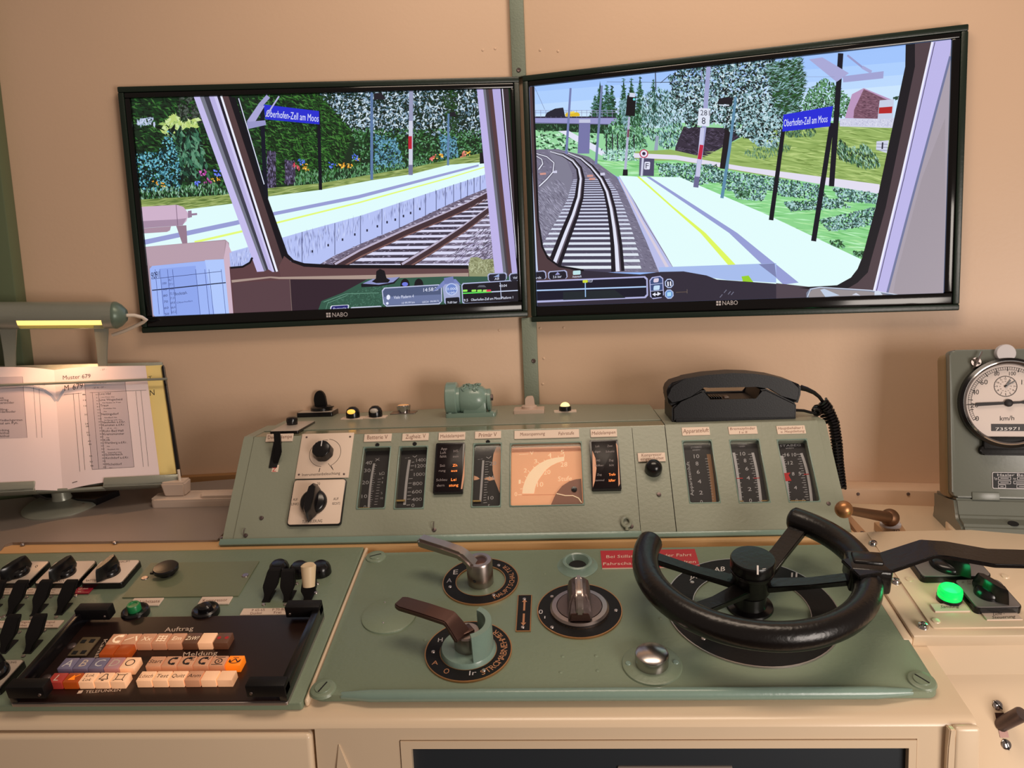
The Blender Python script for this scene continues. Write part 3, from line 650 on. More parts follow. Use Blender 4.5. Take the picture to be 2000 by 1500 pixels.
P.leaves([(1178, 260), (1205, 225), (1260, 222), (1264, 290), (1185, 292)], 1000, [(46, 98, 58), (84, 140, 100), (24, 54, 36), (130, 180, 160)], 7, 2.6, 1.3)
for x in (1184, 1196, 1206, 1238): P.line([(x, 262), (x+1, 312)], 2.2, (40, 36, 50))
P.leaves([(1175, 292), (1240, 290), (1250, 320), (1180, 318)], 380, [(170, 214, 206), (110, 160, 150), (210, 244, 236), (60, 100, 90)], 6, 2.6)
P.leaves([(1212, 200), (1224, 185), (1225, 260), (1215, 240)], 140, [(140, 180, 190), (80, 120, 120)], 7, 3)
P.leaves([(1250, 190), (1285, 172), (1325, 185), (1335, 280), (1300, 290), (1255, 262)], 1300, [(150, 194, 198), (100, 148, 148), (54, 94, 86), (26, 52, 42), (190, 222, 226), (34, 66, 50)], 9, 2.4, 1.4)
P.line([(1284, 265), (1279, 312)], 6, (150, 164, 186), 8)
P.poly([(1318, 305), (1319, 288), (1335, 247), (1474, 252), (1375, 308)], (54, 46, 62)); P.leaves([(1320, 300), (1337, 250), (1470, 254), (1375, 306)], 280, [(84, 74, 96), (34, 28, 42)], 12, 1.6, 0.1)
P.poly([(1310, 292), (1376, 307), (1480, 252), (1640, 240), (1745, 245), (1725, 375), (1240, 310), (1240, 296)], (150, 178, 98))
P.leaves([(1376, 309), (1480, 256), (1640, 246), (1740, 250), (1722, 372), (1500, 325)], 420, [(170, 196, 116), (122, 150, 74), (186, 208, 130), (134, 164, 86)], 44, 2.6, 0.12, jit=0.2)
P.poly([(1238, 299), (1320, 303), (1450, 325), (1718, 360), (1718, 379), (1450, 334), (1320, 312), (1238, 308)], (226, 222, 240))
P.poly([(1150, 310), (1200, 315), (1320, 313), (1450, 336), (1718, 380), (1712, 520), (1500, 425), (1330, 348), (1205, 345)], (140, 212, 140))
P.leaves([(1160, 312), (1320, 315), (1450, 338), (1716, 382), (1708, 515), (1500, 425), (1330, 348), (1205, 345)], 360, [(170, 228, 160), (112, 190, 112), (186, 240, 190)], 40, 2.4, 0.12, jit=0.15)
for reg, n in (([(1282, 318), (1400, 322), (1420, 352), (1360, 362), (1290, 346)], 900), ([(1380, 330), (1500, 345), (1530, 372), (1420, 372)], 900), ([(1500, 345), (1600, 362), (1620, 392), (1520, 382)], 700), ([(1530, 395), (1640, 388), (1660, 405), (1545, 412)], 600), ([(1600, 430), (1712, 404), (1702, 440), (1620, 452)], 700), ([(1624, 365), (1716, 378), (1712, 398), (1640, 392)], 500), ([(1430, 370), (1500, 374), (1490, 392), (1440, 388)], 260)):
    P.leaves(reg, n, [(150, 192, 194), (92, 134, 134), (34, 62, 58), (184, 222, 220), (58, 94, 86), (40, 76, 56)], 6, 3.2)
for reg in ([(1620, 470), (1645, 468), (1650, 484), (1625, 484)], [(1665, 490), (1690, 492), (1685, 502), (1668, 500)], [(1440, 372), (1465, 374), (1462, 386), (1442, 386)]): P.leaves(reg, 90, [(50, 96, 56), (110, 160, 130), (24, 50, 30)], 6, 3)
P.line([(1412, 150), (1424, 200), (1422, 260), (1414, 330)], 8, (26, 20, 26), 17); P.line([(1424, 230), (1440, 190), (1465, 165)], 6, (26, 20, 26), 3); P.line([(1418, 250), (1475, 255)], 4, (26, 20, 26), 2)
P.leaves([(1305, 150), (1340, 130), (1420, 112), (1510, 108), (1530, 160), (1535, 230), (1490, 280), (1440, 265), (1400, 240), (1345, 250), (1320, 215)], 5400, [(166, 202, 210), (120, 160, 166), (40, 70, 66), (22, 38, 36), (206, 228, 234), (14, 22, 22), (62, 98, 94), (16, 30, 24)], 8, 3.4)
P.poly([(1500, 128), (1562, 112), (1572, 155), (1560, 214), (1520, 222)], (26, 56, 32)); P.leaves([(1495, 125), (1566, 110), (1574, 155), (1562, 222), (1515, 225)], 1200, [(34, 74, 40), (90, 130, 120), (150, 190, 200), (20, 40, 26), (44, 96, 44)], 12, 2.2, -0.2)
P.leaves([(1450, 190), (1500, 200), (1530, 250), (1520, 290), (1480, 285), (1450, 260)], 900, [(160, 198, 206), (112, 154, 160), (30, 52, 48), (196, 224, 232), (18, 32, 28)], 8, 3.6)
P.leaves([(1450, 300), (1475, 285), (1545, 284), (1545, 292), (1490, 312)], 160, [(60, 100, 70), (110, 150, 120)], 9, 1.8, 1.5, jit=0.4)
P.leaves([(1565, 210), (1580, 175), (1610, 152), (1640, 170), (1662, 195), (1655, 225), (1640, 230), (1570, 225)], 1100, [(56, 106, 66), (88, 142, 94), (30, 62, 40), (120, 172, 130)], 7, 3)
P.leaves([(1530, 254), (1595, 250), (1590, 266), (1540, 268)], 160, [(50, 80, 54), (90, 130, 100)], 7, 2.4, 1.4)
P.leaves([(1634, 300), (1640, 270), (1660, 290), (1690, 282), (1712, 305), (1720, 325), (1690, 330), (1640, 310)], 560, [(70, 116, 84), (40, 80, 52), (160, 200, 180), (24, 46, 32)], 10, 2.2, 1.3, jit=0.5)
P.poly([(1640, 232), (1748, 230), (1744, 250), (1640, 247)], (206, 208, 230)); P.leaves([(1640, 234), (1745, 233), (1742, 248), (1640, 245)], 200, [(180, 182, 210), (224, 226, 242)], 4, 1.4, 1.5)
P.poly([(1650, 231), (1664, 184), (1687, 172), (1740, 194), (1735, 232)], (186, 150, 190)); P.poly([(1667, 231), (1668, 215), (1687, 174), (1735, 196), (1718, 232)], (124, 86, 104)); P.leaves([(1668, 230), (1669, 216), (1687, 176), (1733, 197), (1717, 230)], 260, [(150, 112, 130), (100, 66, 84), (84, 54, 70)], 8, 1.3, 0.1, jit=0.2)
P.poly([(1718, 196), (1746, 194), (1744, 232), (1714, 232)], (198, 206, 228)); P.poly([(1717, 210), (1743, 208), (1742, 221), (1716, 222)], (178, 34, 36)); P.leaves([(1746, 190), (1755, 188), (1752, 194), (1744, 194)], 30, [(40, 70, 50)], 5, 3)
P.poly([(1712, 276), (1736, 274), (1732, 299), (1711, 292)], (206, 210, 232))
for y in (281, 287, 293): P.line([(1712, y), (1734, y+1)], 1, (120, 124, 150))
P.line([(1724, 278), (1723, 291)], 3, (40, 40, 56))
# track
P.poly([(1044, 292), (1090, 291), (1150, 306), (1205, 346), (1228, 392), (1255, 455), (1290, 532), (1055, 532), (1044, 400)], (118, 114, 136))
P.leaves([(1046, 294), (1090, 293), (1150, 308), (1205, 348), (1228, 394), (1288, 530), (1058, 530)], 1500, [(150, 146, 170), (92, 88, 110), (130, 126, 150)], 9, 1.2, 0.4, jit=0.6)
P.poly([(1070, 292), (1100, 296), (1118, 340), (1115, 380), (1080, 445), (1052, 470), (1046, 400), (1056, 365), (1086, 330)], (128, 126, 146)); P.leaves([(1052, 470), (1046, 380), (1095, 345), (1112, 385), (1082, 445)], 360, [(170, 168, 190), (96, 92, 112), (150, 148, 172)], 12, 1.1, 0.8, jit=0.25)
LR = [(1075, 296), (1100, 303), (1119, 314), (1131, 329), (1135, 349), (1131, 385), (1120, 420), (1106, 455), (1083, 515)]
RR = [(1110, 299), (1135, 309), (1155, 326), (1174, 349), (1186, 374), (1194, 407), (1200, 445), (1204, 480), (1207, 530)]
def along(pts, y):
    for p, q in zip(pts, pts[1:]):
        if p[1] <= y <= q[1]: return p[0]+(q[0]-p[0])*(y-p[1])/(q[1]-p[1])
    return pts[-1][0] if y > pts[-1][1] else pts[0][0]
y = 350.0
while y < 530:
    t = (y-350)/180; xl, xr = along(LR, y), along(RR, y); d = (xr-xl)*0.36
    P.poly([(xl-d, y+1), (xr+d, y), (xr+d+2, y+1.2+4.6*t), (xl-d-2, y+2.2+4.6*t)], (206+int(20*t), 212+int(22*t), 240))
    P.poly([(xl+6, y+2+5*t), (xr-6, y+2+5*t), (xr-7, y+3.5+10*t), (xl+7, y+3.5+10*t)], (70, 66, 86)); y += 3.4+10.5*t
for R_ in (LR, RR):
    P.line([(x, y_) for x, y_ in R_], 4, (26, 22, 32), 26)
    P.line([(x, y_) for x, y_ in R_], 2.4, (226, 228, 246), 8.5); P.line([(x+1.2+(y_-296)*0.016, y_) for x, y_ in R_], 0.7, (96, 86, 100), 3)
for pts in ([(1048, 300), (1068, 306), (1082, 318), (1080, 336), (1068, 350), (1053, 364)], [(1046, 304), (1058, 311), (1060, 320), (1052, 331)]): P.line(pts, 3.6, (60, 54, 70), 5); P.line(pts, 1.6, (226, 228, 244), 2.6)
for x, y in ((1152, 344), (1156, 350), (1060, 340)): P.rr(x-6, y-2, x+6, y-3, x+7, y+1, x-5, y+2, (206, 150, 140), 0.2)
P.rr(1172, 338, 1181, 337, 1182, 342, 1173, 343, (206, 206, 230)); P.rr(1080, 334, 1088, 333, 1088, 338, 1080, 338, (206, 206, 230))
# right platform
P.poly([(1207, 346), (1215, 343), (1262, 430), (1330, 534), (1288, 534), (1256, 456), (1228, 394)], (186, 190, 232)); P.line([(1214, 346), (1258, 430), (1322, 534)], 1.4, (120, 112, 130)); P.line([(1210, 350), (1252, 430), (1310, 534)], 2.5, (216, 206, 222), 6)
P.poly([(1209, 343), (1250, 345), (1328, 346), (1500, 420), (1700, 515), (1690, 570), (1560, 565), (1325, 540), (1259, 426)], (226, 252, 252))
P.poly([(1244, 345), (1249, 345), (1313, 402), (1378, 455), (1470, 552), (1452, 552), (1368, 455), (1308, 402)], (222, 246, 96))
P.poly([(1262, 345), (1269, 345), (1358, 402), (1440, 455), (1560, 552), (1530, 556), (1424, 455), (1346, 402)], (150, 158, 212))
# masts, signals and signs
P.line([(1114.5, 172), (1106, 300)], 4, (116, 126, 176), 5); P.line([(1175.5, 167), (1164, 321)], 4, (116, 128, 170), 5)
P.line([(1229, 228), (1226, 265), (1221, 335)], 4, (176, 180, 208), 5); P.poly([(1217, 331), (1226, 331), (1226, 343), (1216, 343)], (24, 18, 30)); P.line([(1227.5, 253), (1226.5, 268)], 4, (120, 70, 90))
P.poly([(1225, 186), (1242, 188), (1240, 227), (1222, 226)], (14, 12, 18)); P.poly([(1230, 181), (1241, 182), (1240, 190), (1229, 189)], (206, 212, 232)); P.poly([(1238.5+2.6*math.cos(a), 194+2.6*math.sin(a)) for a in (0, 1, 2, 3, 4, 5)], (110, 226, 230))
P.poly([(1249, 308), (1278, 310), (1277, 344), (1248, 343)], (94, 92, 122)); P.poly([(1258, 309), (1278, 310), (1277, 344), (1257, 343)], (76, 74, 104)); P.rr(1259, 316, 1270, 316, 1269, 331, 1258, 331, (224, 226, 244)); P.text('F', (1261, 329), (1267, 329), (0, -10.5), (50, 46, 74)); P.line([(1256, 305), (1253, 344)], 4, (206, 208, 232))
for r_, c in ((8.6, (190, 60, 90)), (6.6, (232, 226, 244)), (3.4, (50, 40, 70))): P.poly([(1257.5+r_*math.cos(a*PI/9), 300+r_*math.sin(a*PI/9)) for a in range(18)], c)
P.line([(1384, 130), (1375, 250), (1359, 366)], 8.5, (160, 164, 208), 9.5); P.line([(1372, 250), (1363, 345)], 8, (198, 200, 232)); P.line([(1370.5, 283), (1366, 311)], 7.5, (190, 34, 66)); P.line([(1361.5, 345), (1359, 366)], 10, (106, 106, 146))
P.line([(1378, 160), (1280, 161)], 1.4, (60, 70, 90)); P.line([(1290, 162), (1310, 145)], 1.4, (60, 70, 90)); P.line([(1280, 142), (1281, 175)], 2, (60, 66, 86)); P.line([(1185, 160), (1280, 161)], 0.8, (90, 100, 130)); P.line([(1370, 138), (1371, 160)], 2, (150, 156, 196))
P.poly([(1365, 211), (1388, 212), (1385, 247), (1362, 245)], (222, 228, 244)); P.text('281', (1368, 225), (1386, 226), (0, -10.5), (44, 46, 66)); P.text('8', (1370.5, 242), (1378, 242.5), (0, -13), (44, 46, 66))
P.line([(1437, 189), (1425, 290), (1410, 387)], 5, (92, 138, 170), 6.5); P.poly([(1400, 203), (1404, 194), (1414, 190), (1432, 190), (1430, 204)], (26, 22, 30)); P.line([(1404, 205), (1424, 206)], 2, (220, 224, 240))
P.line([(1530, 252), (1517, 350), (1506, 430)], 8, (14, 12, 26), 9)
P.line([(1642, 104), (1637, 180), (1624, 364)], 10.5, (12, 12, 28), 10.5)
P.poly([(1580, 116), (1606, 112), (1658, 143), (1634, 160)], (168, 168, 214)); P.poly([(1646, 149), (1726, 139), (1725, 153), (1647, 161)], (160, 162, 210)); P.line([(1655, 108), (1685, 132)], 4, (150, 152, 200)); P.line([(1684, 131), (1702, 141)], 6.5, (166, 168, 214))
P.line([(1570, 150), (1630, 150)], 0.7, (140, 150, 190)); P.line([(1570, 172), (1600, 170)], 0.7, (140, 150, 190))
P.line([(1625, 240), (1608, 350), (1589, 471)], 9.5, (12, 12, 28), 10)
P.poly([(1530, 224), (1627, 207), (1621, 247), (1528, 257)], (32, 40, 214)); P.text('Oberhofen-Zell am Moos', (1530.5, 247.5), (1616, 238.5), (0.8, -14.5), (228, 234, 255))
# the cab frame around the picture
P.poly([(1287, 522), (1516, 514), (1516, 552), (1420, 547), (1325, 532), (1287, 532)], (166, 188, 236)); P.poly([(1448, 540), (1462, 538), (1472, 552), (1452, 552)], (150, 206, 40)); P.poly([(1482, 516), (1513, 514.5), (1516, 540), (1516, 542)], (124, 130, 176))
P.poly([(1030, 380), (1046, 392), (1050, 440), (1056, 474), (1066, 500), (1088, 519), (1128, 527), (1200, 533), (1250, 536), (1290, 531), (1335, 530), (1380, 538), (1400, 546), (1500, 553), (1580, 560), (1850, 566), (1850, 600), (1030, 600)], (48, 42, 56))
P.poly([(1030, 150), (1044, 170), (1046, 300), (1052, 440), (1062, 490), (1090, 520), (1130, 530), (1130, 560), (1030, 560)], (78, 58, 62)); P.poly([(1030, 400), (1041, 400), (1052, 545), (1030, 545)], (150, 152, 190)); P.line([(1038, 320), (1044, 430), (1049, 530)], 2.2, (206, 220, 244))
P.line([(1041, 160), (1044, 250), (1047, 330), (1051, 430), (1059, 482), (1070, 504), (1092, 520), (1140, 528)], 3.5, (14, 12, 20), 4)
P.poly([(1516, 553), (1580, 560), (1640, 557), (1660, 570), (1640, 580), (1516, 584)], (78, 66, 76))
P.poly([(1769, 80), (1900, 60), (1860, 600), (1560, 562), (1635, 557), (1662, 542), (1675, 525), (1685, 500), (1710, 405), (1768, 130)], (18, 16, 24))
P.poly([(1787, 80), (1900, 60), (1860, 600), (1600, 585), (1660, 561), (1675, 552), (1695, 532), (1702, 505), (1730, 405), (1787, 130)], (78, 62, 68))
P.poly([(1822, 80), (1900, 60), (1870, 600), (1704, 585), (1707, 567), (1735, 450), (1760, 350)], (188, 182, 232)); P.line([(1821, 82), (1760, 350), (1735, 452), (1706, 572)], 4, (236, 236, 252)); P.line([(1826, 82), (1765, 350), (1740, 452), (1711, 572)], 1.4, (60, 56, 84))
P.poly([(1858, 86), (1900, 60), (1870, 600), (1735, 590), (1735, 567), (1777, 405), (1854, 115)], (168, 158, 170)); P.line([(1856, 110), (1777, 405), (1733, 572)], 4.5, (112, 118, 156)); P.poly([(1800, 350), (1846, 230), (1846, 590), (1742, 590), (1750, 540)], (160, 150, 160))
P.poly([(1575, 572), (1582, 563), (1600, 560), (1700, 566), (1760, 577), (1760, 590), (1575, 592)], (120, 128, 150)); P.poly([(1580, 574), (1586, 566), (1600, 563), (1696, 569), (1740, 577), (1740, 590), (1580, 592)], (150, 142, 144)); P.line([(1577, 580), (1583, 565), (1602, 561), (1700, 567), (1756, 576)], 1.6, (206, 214, 232))
P.poly([(1602, 566), (1610, 564), (1640, 577), (1612, 580)], (190, 204, 226)); P.poly([(1708, 570), (1716, 567), (1724, 576), (1708, 578)], (206, 216, 232)); P.poly([(1664, 576), (1672, 572), (1680, 577)], (206, 210, 226))
# overlay of the simulation
P.rr(1030, 531, 1066, 528, 1068, 545, 1030, 547, (170, 176, 214), 0.2); P.rr(1030, 533, 1064, 530, 1066, 545, 1030, 547, (30, 28, 40), 0.2); P.text('ards', (1045, 545), (1057, 544), (0, -4.5), (230, 234, 255))
P.rr(1070, 530, 1107, 527, 1109, 544, 1071, 546, (170, 176, 214), 0.2); P.rr(1072, 532, 1105, 529, 1107, 544, 1073, 546, (30, 28, 40), 0.2); P.text('3.6 bar', (1080, 543.5), (1097, 542), (0, -5), (230, 234, 255)); P.poly([(1084, 537), (1089, 531), (1094, 536)], (150, 150, 200))
P.rr(1119, 529, 1134, 528, 1134, 536, 1119, 537, (190, 226, 232), 0.15); P.text('Automatik', (1118, 542.5), (1136, 541.5), (0, -4.4), (230, 234, 255))
P.rr(1030, 549, 1265, 539, 1266, 582, 1030, 592, (176, 178, 222), 0.12); P.rr(1030, 552, 1262, 542, 1263, 579, 1030, 588, (22, 22, 40), 0.12); P.poly([(1100, 570), (1200, 566), (1222, 582), (1100, 586)], (30, 38, 44))
P.line([(1046, 567.5), (1262, 560)], 2.6, (176, 206, 246)); P.line([(1143, 548), (1143.5, 580)], 1.8, (160, 200, 246)); P.rr(1138, 547, 1148, 546.5, 1148, 552, 1138, 552.5, (206, 220, 60), 0.2); P.text('0:27', (1149, 551.5), (1158, 551), (0, -5), (226, 232, 255))
P.rr(1268, 542, 1295, 538, 1297, 581, 1270, 585, (176, 178, 222), 0.2); P.rr(1270, 544, 1293, 540, 1295, 579, 1272, 583, (58, 76, 122), 0.2); P.poly([(1271, 569), (1295, 567), (1295, 580), (1273, 582)], (18, 20, 36)); P.line([(1270, 556), (1295, 553)], 1, (190, 196, 230)); P.line([(1271, 569), (1295, 567)], 1, (190, 196, 230))
P.rr(1277, 544, 1287, 543, 1286, 551, 1276, 552, (220, 206, 224), 0.2); P.rr(1277, 558, 1289, 557, 1288, 566, 1276, 567, (196, 222, 246), 0.15)
P.poly([(1274, 575), (1280, 571), (1280, 574), (1284, 574), (1284, 570), (1291, 573.5), (1284, 578), (1284, 576), (1280, 576), (1280, 579)], (230, 232, 246))
for y in (545, 566): P.rr(1298, y, 1315, y-1, 1316, y+17, 1299, y+18, (176, 190, 226), 0.3); P.rr(1300, y+2, 1313, y+1, 1314, y+15, 1301, y+16, (30, 34, 60) if y < 560 else (96, 142, 206), 0.3)
P.line([(1304.5, 550), (1305, 559)], 2.6, (236, 238, 250)); P.line([(1309.5, 549.6), (1310, 558.6)], 2.6, (236, 238, 250)); P.rr(1303, 571, 1311, 570, 1311, 578, 1303, 579, (176, 216, 240), 0.1)
P.line([(1320, 571), (1342, 570)], 1.6, (90, 76, 70)); P.line([(1342, 565), (1342, 573)], 1, (110, 96, 90))
for x, y in ((1408, 579), (1416, 570), (1424, 573), (1430, 574)): P.line([(x-2, y+2), (x+3, y-4)], 1.6, (110, 110, 130))
P.build('screen_picture', TR_.o)
# ------------------------------------------------------------------ instrument console behind the desk
CONS = Thing('instrument_console', 'sage green sloping instrument console standing behind the control desk', 'console', FACE, 0, 0, 0)
XL, XM0, XM1, XR = -0.522, 0.112, 0.1655, 0.408
TOPV = 0.187
def holed(mb, x0, x1, y0, y1, holes, z0, z1):
    """sheet with rectangular cut-outs, made of real strips"""
    xs = sorted({x0, x1, *[h[0] for h in holes], *[h[1] for h in holes]}); ys = sorted({y0, y1, *[h[2] for h in holes], *[h[3] for h in holes]})
    inside = lambda x, y: any(h[0] < x < h[1] and h[2] < y < h[3] for h in holes)
    for i in range(len(xs)-1):
        for j in range(len(ys)-1):
            if not inside((xs[i]+xs[i+1])/2, (ys[j]+ys[j+1])/2):
                mb.raw([(xs[i], ys[j], z1), (xs[i+1], ys[j], z1), (xs[i+1], ys[j+1], z1), (xs[i], ys[j+1], z1)], [(0, 1, 2, 3)])
    for hx0, hx1, hy0, hy1 in holes:
        mb.raw([(hx0, hy0, z0), (hx1, hy0, z0), (hx1, hy1, z0), (hx0, hy1, z0), (hx0, hy0, z1), (hx1, hy0, z1), (hx1, hy1, z1), (hx0, hy1, z1)], [(0, 1, 5, 4), (1, 2, 6, 5), (2, 3, 7, 6), (3, 0, 4, 7)])
    mb.raw([(x0, y0, z0), (x1, y0, z0), (x1, y1, z0), (x0, y1, z0), (x0, y0, z1), (x1, y0, z1), (x1, y1, z1), (x0, y1, z1)], [(0, 1, 5, 4), (1, 2, 6, 5), (2, 3, 7, 6), (3, 0, 4, 7)])
def gw(*pts): return CONS.rect(pts, 0)
GW = dict(
    bat=gw((713, 875), (763, 873), (750, 991), (696, 994)), zug=gw((783, 874), (836, 872), (825, 991), (769, 994)),
    pri=gw((928, 868), (980, 866), (975, 988), (920, 990)), mot=gw((999, 868), (1136, 864), (1138, 985), (996, 988)),
    app=gw((1334, 862), (1389, 861), (1405, 981), (1347, 982)), bre=gw((1426, 861), (1482, 859), (1502, 980), (1444, 982)),
    hau=gw((1519, 860), (1575, 859), (1600, 979), (1541, 980)))
mb = MB(); holed(mb, XL, XM0-0.0008, 0.0, TOPV, [GW[k] for k in ('bat', 'zug', 'pri', 'mot')], -0.020, 0.0); mb.build('front_panel', 'green', CONS)
mb = MB(); mb.box(XM0, XM1-0.001, 0, TOPV, -0.02, -0.0006); mb.build('middle_panel', 'green', CONS)
mb = MB(); holed(mb, XM1, XR, 0.0, TOPV, [GW[k] for k in ('app', 'bre', 'hau')], -0.020, 0.0008); mb.build('front_panel', 'green', CONS)
# foot flange
mb = MB(); mb.box(XL-0.02, XM0, -0.004, 0.006, -0.004, 0.0045, 0.001); mb.build('flange', 'green2', CONS)
mb = MB(); mb.box(XM0+0.002, XR+0.004, -0.004, 0.004, -0.004, 0.003, 0.001); mb.build('flange', 'green2', CONS)
# body behind, ends and top
def cbox(name, x0, x1, prof, m, ang=35):
    vs = [(x0, y, z) for y, z in prof]+[(x1, y, z) for y, z in prof]; n = len(prof)
    fs = [tuple(range(n)), tuple(range(2*n-1, n-1, -1))]+[(i, n+i, n+(i+1) % n, (i+1) % n) for i in range(n)]
    mb = MB(); mb.raw(vs, fs); o = mb.build(name, m, None, ang); o.parent = CONS.o
    o.matrix_parent_inverse = CONS.o.matrix_world.inverted(); return o
BACK = 1.475
endprof = [(1.13, 0.915), (FT_Y, FT_Z), (BACK-0.06, FT_Z), (BACK-0.06, 0.915)]
cbox('end_cap', XL-0.0185, XL-0.001, [(1.129, 0.915), (FT_Y-0.002, FT_Z-0.004), (FT_Y+0.004, FT_Z+0.0005), (BACK-0.12, FT_Z+0.0005), (BACK-0.12, 0.915)], 'green')
cbox('end_cap', XR+0.0005, XR+0.014, [(1.131, 0.915), (FT_Y, FT_Z-0.004), (FT_Y+0.006, FT_Z), (BACK-0.12, FT_Z), (BACK-0.12, 0.915)], 'green')
cbox('top_plate', XL-0.002, XM1-0.0005, [(FT_Y-0.0005, FT_Z-0.003), (FT_Y+0.002, FT_Z), (FT_Y+0.047, FT_Z), (FT_Y+0.047, FT_Z-0.01), (FT_Y, FT_Z-0.01)], mat('shiny_green_top_paint', (124, 126, 100), 0.16, var=0.06, bump=0.03, scale=20, coat=0.4))
def plan(name, pts, z0, z1, m):
    mb = MB(); mb.prism(pts, z0, z1, 0.0006, 1); o = mb.build(name, m, None); o.parent = CONS.o; o.matrix_parent_inverse = CONS.o.matrix_world.inverted()
plan('top_plate', [(XL-0.002, FT_Y+0.048), (XM1-0.0005, FT_Y+0.048), (XM1-0.0005, 1.4585), (-0.067, 1.506), (XL-0.002, 1.4515)], FT_Z-0.01, FT_Z+0.0015, 'green')
cbox('top_plate', XM1+0.0005, XR+0.0005, [(FT_Y+0.0005, FT_Z-0.004), (FT_Y+0.004, FT_Z+0.0008), (BACK-0.07, FT_Z+0.0008), (BACK-0.07, FT_Z-0.01), (FT_Y, FT_Z-0.01)], 'green')
cbox('body', XL+0.001, XM1, [(1.17, 0.92), (FT_Y+0.035, FT_Z-0.03), (1.43, FT_Z-0.03), (1.43, 0.92)], 'dark')
cbox('body', XM1, XR-0.001, [(1.17, 0.92), (FT_Y+0.035, FT_Z-0.03), (1.40, FT_Z-0.03), (1.40, 0.92)], 'dark')
# fasteners on the face
for x, y in ((480, 1046), (848, 1035), (1233, 1028), (1618, 984), (1287, 966), (511, 1012), (1570, 1034)):
    q = CONS.px(x, y); mb = MB(); mb.lathe([(0.0035, 0), (0.003, 0.0018), (0, 0.0024)], 14, q); mb.build('screw', 'iron', CONS)
for x, y in ((480, 1033), (848, 1020)):
    q = CONS.px(x, y); MB().tube([(q[0], q[1], 0.002), (q[0], q[1]-0.004, 0.006), (q[0], q[1]-0.012, 0.004)], 0.0009, 6).build('latch_pin', 'steel', CONS)
q = CONS.px(1223, 1021)
mb = MB(); mb.tube([(q[0]+0.0065*math.sin(a*PI/12), q[1]+0.0075*math.cos(a*PI/12), 0.003) for a in range(25)], 0.0024, 8, caps=False); mb.tube([(q[0], q[1]-0.008, 0.003), (q[0], q[1]-0.014, 0.003)], 0.0026, 8); mb.build('pull_ring', 'green', CONS)

# --- name plates and gauges
def nameplate(T, pts, lines, m='plate', ink='inkred', h=0.0022):
    x0, x1, y0, y1 = T.rect(pts, h); p = MB().box(x0, x1, y0, y1, 0, h-T.h, 0.0004, 1).build('name_plate', m, T)
    mb = MB()
    for t, p0, p1, cap in lines: mb.textpx(T, t, p0, p1, (cap*0.06, -cap), h+0.0001)
    if lines: mb.build('lettering', ink, p)
    return p

def gauge(key, name, label, plate, lines, screw=None):
    x0, x1, y0, y1 = GW[key]
    T = Thing(name, label, 'gauge', FACE, (x0+x1)/2, (y0+y1)/2, 0.0)
    W_, H_ = (x1-x0)/2, (y1-y0)/2
    mb = MB(); mb.box(-W_-0.003, W_+0.003, -H_-0.003, H_+0.003, -0.024, -0.0121); face = mb
    mb = MB(); b = 0.0016                                                    # rounded rim standing in the cut-out
    for r in ((-W_-b, W_+b, H_, H_+b), (-W_-b, W_+b, -H_-b, -H_), (-W_-b, -W_, -H_, H_), (W_, W_+b, -H_, H_)): mb.box(r[0], r[1], r[2], r[3], -0.001, 0.0016, 0.0007)
    for sx in (-1, 1):
        for sy in (-1, 1):
            cx, cy = sx*(W_-0.003), sy*(H_-0.003)
            a = math.atan2(sy, sx); arc = [(cx+0.003*math.cos(a-PI/4+PI/2*i/5), cy+0.003*math.sin(a-PI/4+PI/2*i/5)) for i in range(6)]
            mb.prism([(sx*W_, sy*H_)]+arc, -0.012, 0.0012)
    mb.build('rim', 'green2', T)
    if plate: nameplate(T, plate, lines)
    if screw:
        q = T.px(*screw); MB().lathe([(0.0036, 0), (0.003, 0.0014), (0.0016, 0.0016), (0.0014, 0.0008), (0, 0.0006)], 14, q).build('screw', 'dark', T)
    MB().box(-W_, W_, -H_, H_, -0.0030, -0.0024).build('pane', 'glass', T)
    return T, face, W_, H_
HD = -0.012          # depth of the dials
def tx(mb, T, t, p0, p1, cap, dx=0.0): mb.textpx(T, t, p0, p1, (dx*cap, -cap), HD+0.0002)
def bar(mb, T, pts, w0, h=HD+0.0002):
    q = [T.px(x, y, h) for x, y in pts]; mb.line(q, w0, h)
def ticks(mb, T, xs, w_=0.0007):
    for x0, y0, x1, y1 in xs: mb.line([T.px(x0, y0, HD+0.0002), T.px(x1, y1, HD+0.0002)], w_, HD+0.0002)
def curve(pts, n=10):
    """smooth bar through three image points"""
    (x0, y0), (x1, y1), (x2, y2) = pts; out = []
    for i in range(n+1):
        t = i/n; a, b, c = (1-t)*(1-2*t), 4*t*(1-t), t*(2*t-1); out.append((a*x0+b*x1+c*x2, a*y0+b*y1+c*y2))
    return out

T, f, W_, H_ = gauge('bat', 'voltmeter', 'narrow black voltmeter with scale to 40 under plate Batterie V', [(712, 848), (766, 846), (763, 861), (710, 863)], [('Batterie V', (717, 858), (757, 857), 8)], (737, 869))
d = f.build('dial', 'dial', T); mb = MB()
for t, a, b in (('40', (714, 907.5), (726, 907)), ('30', (711, 922.5), (723.5, 922)), ('20', (707, 946), (720, 945.5)), ('10', (706, 973), (717, 972.5)), ('0', (710, 994), (715, 994))): tx(mb, T, t, a, b, 7, 0.05)
for t, a, b, c in (('kΩ', (741, 928), (751, 927), 5.5), ('g', (746, 934), (749, 934), 3), ('1', (746, 944), (747.5, 944), 4), ('5', (744, 965), (747, 965), 4), ('10', (743, 975), (748, 975), 4)): tx(mb, T, t, a, b, c)
ticks(mb, T, [(730+k*-0.55, 909+k*4.2, (736 if k % 4 == 0 else 734)-k*0.5, 909+k*4.2-0.3) for k in range(20)]+[(738-k*0.8, 936+k*5.5, 744-k*0.8, 935.7+k*5.5) for k in range(10)])
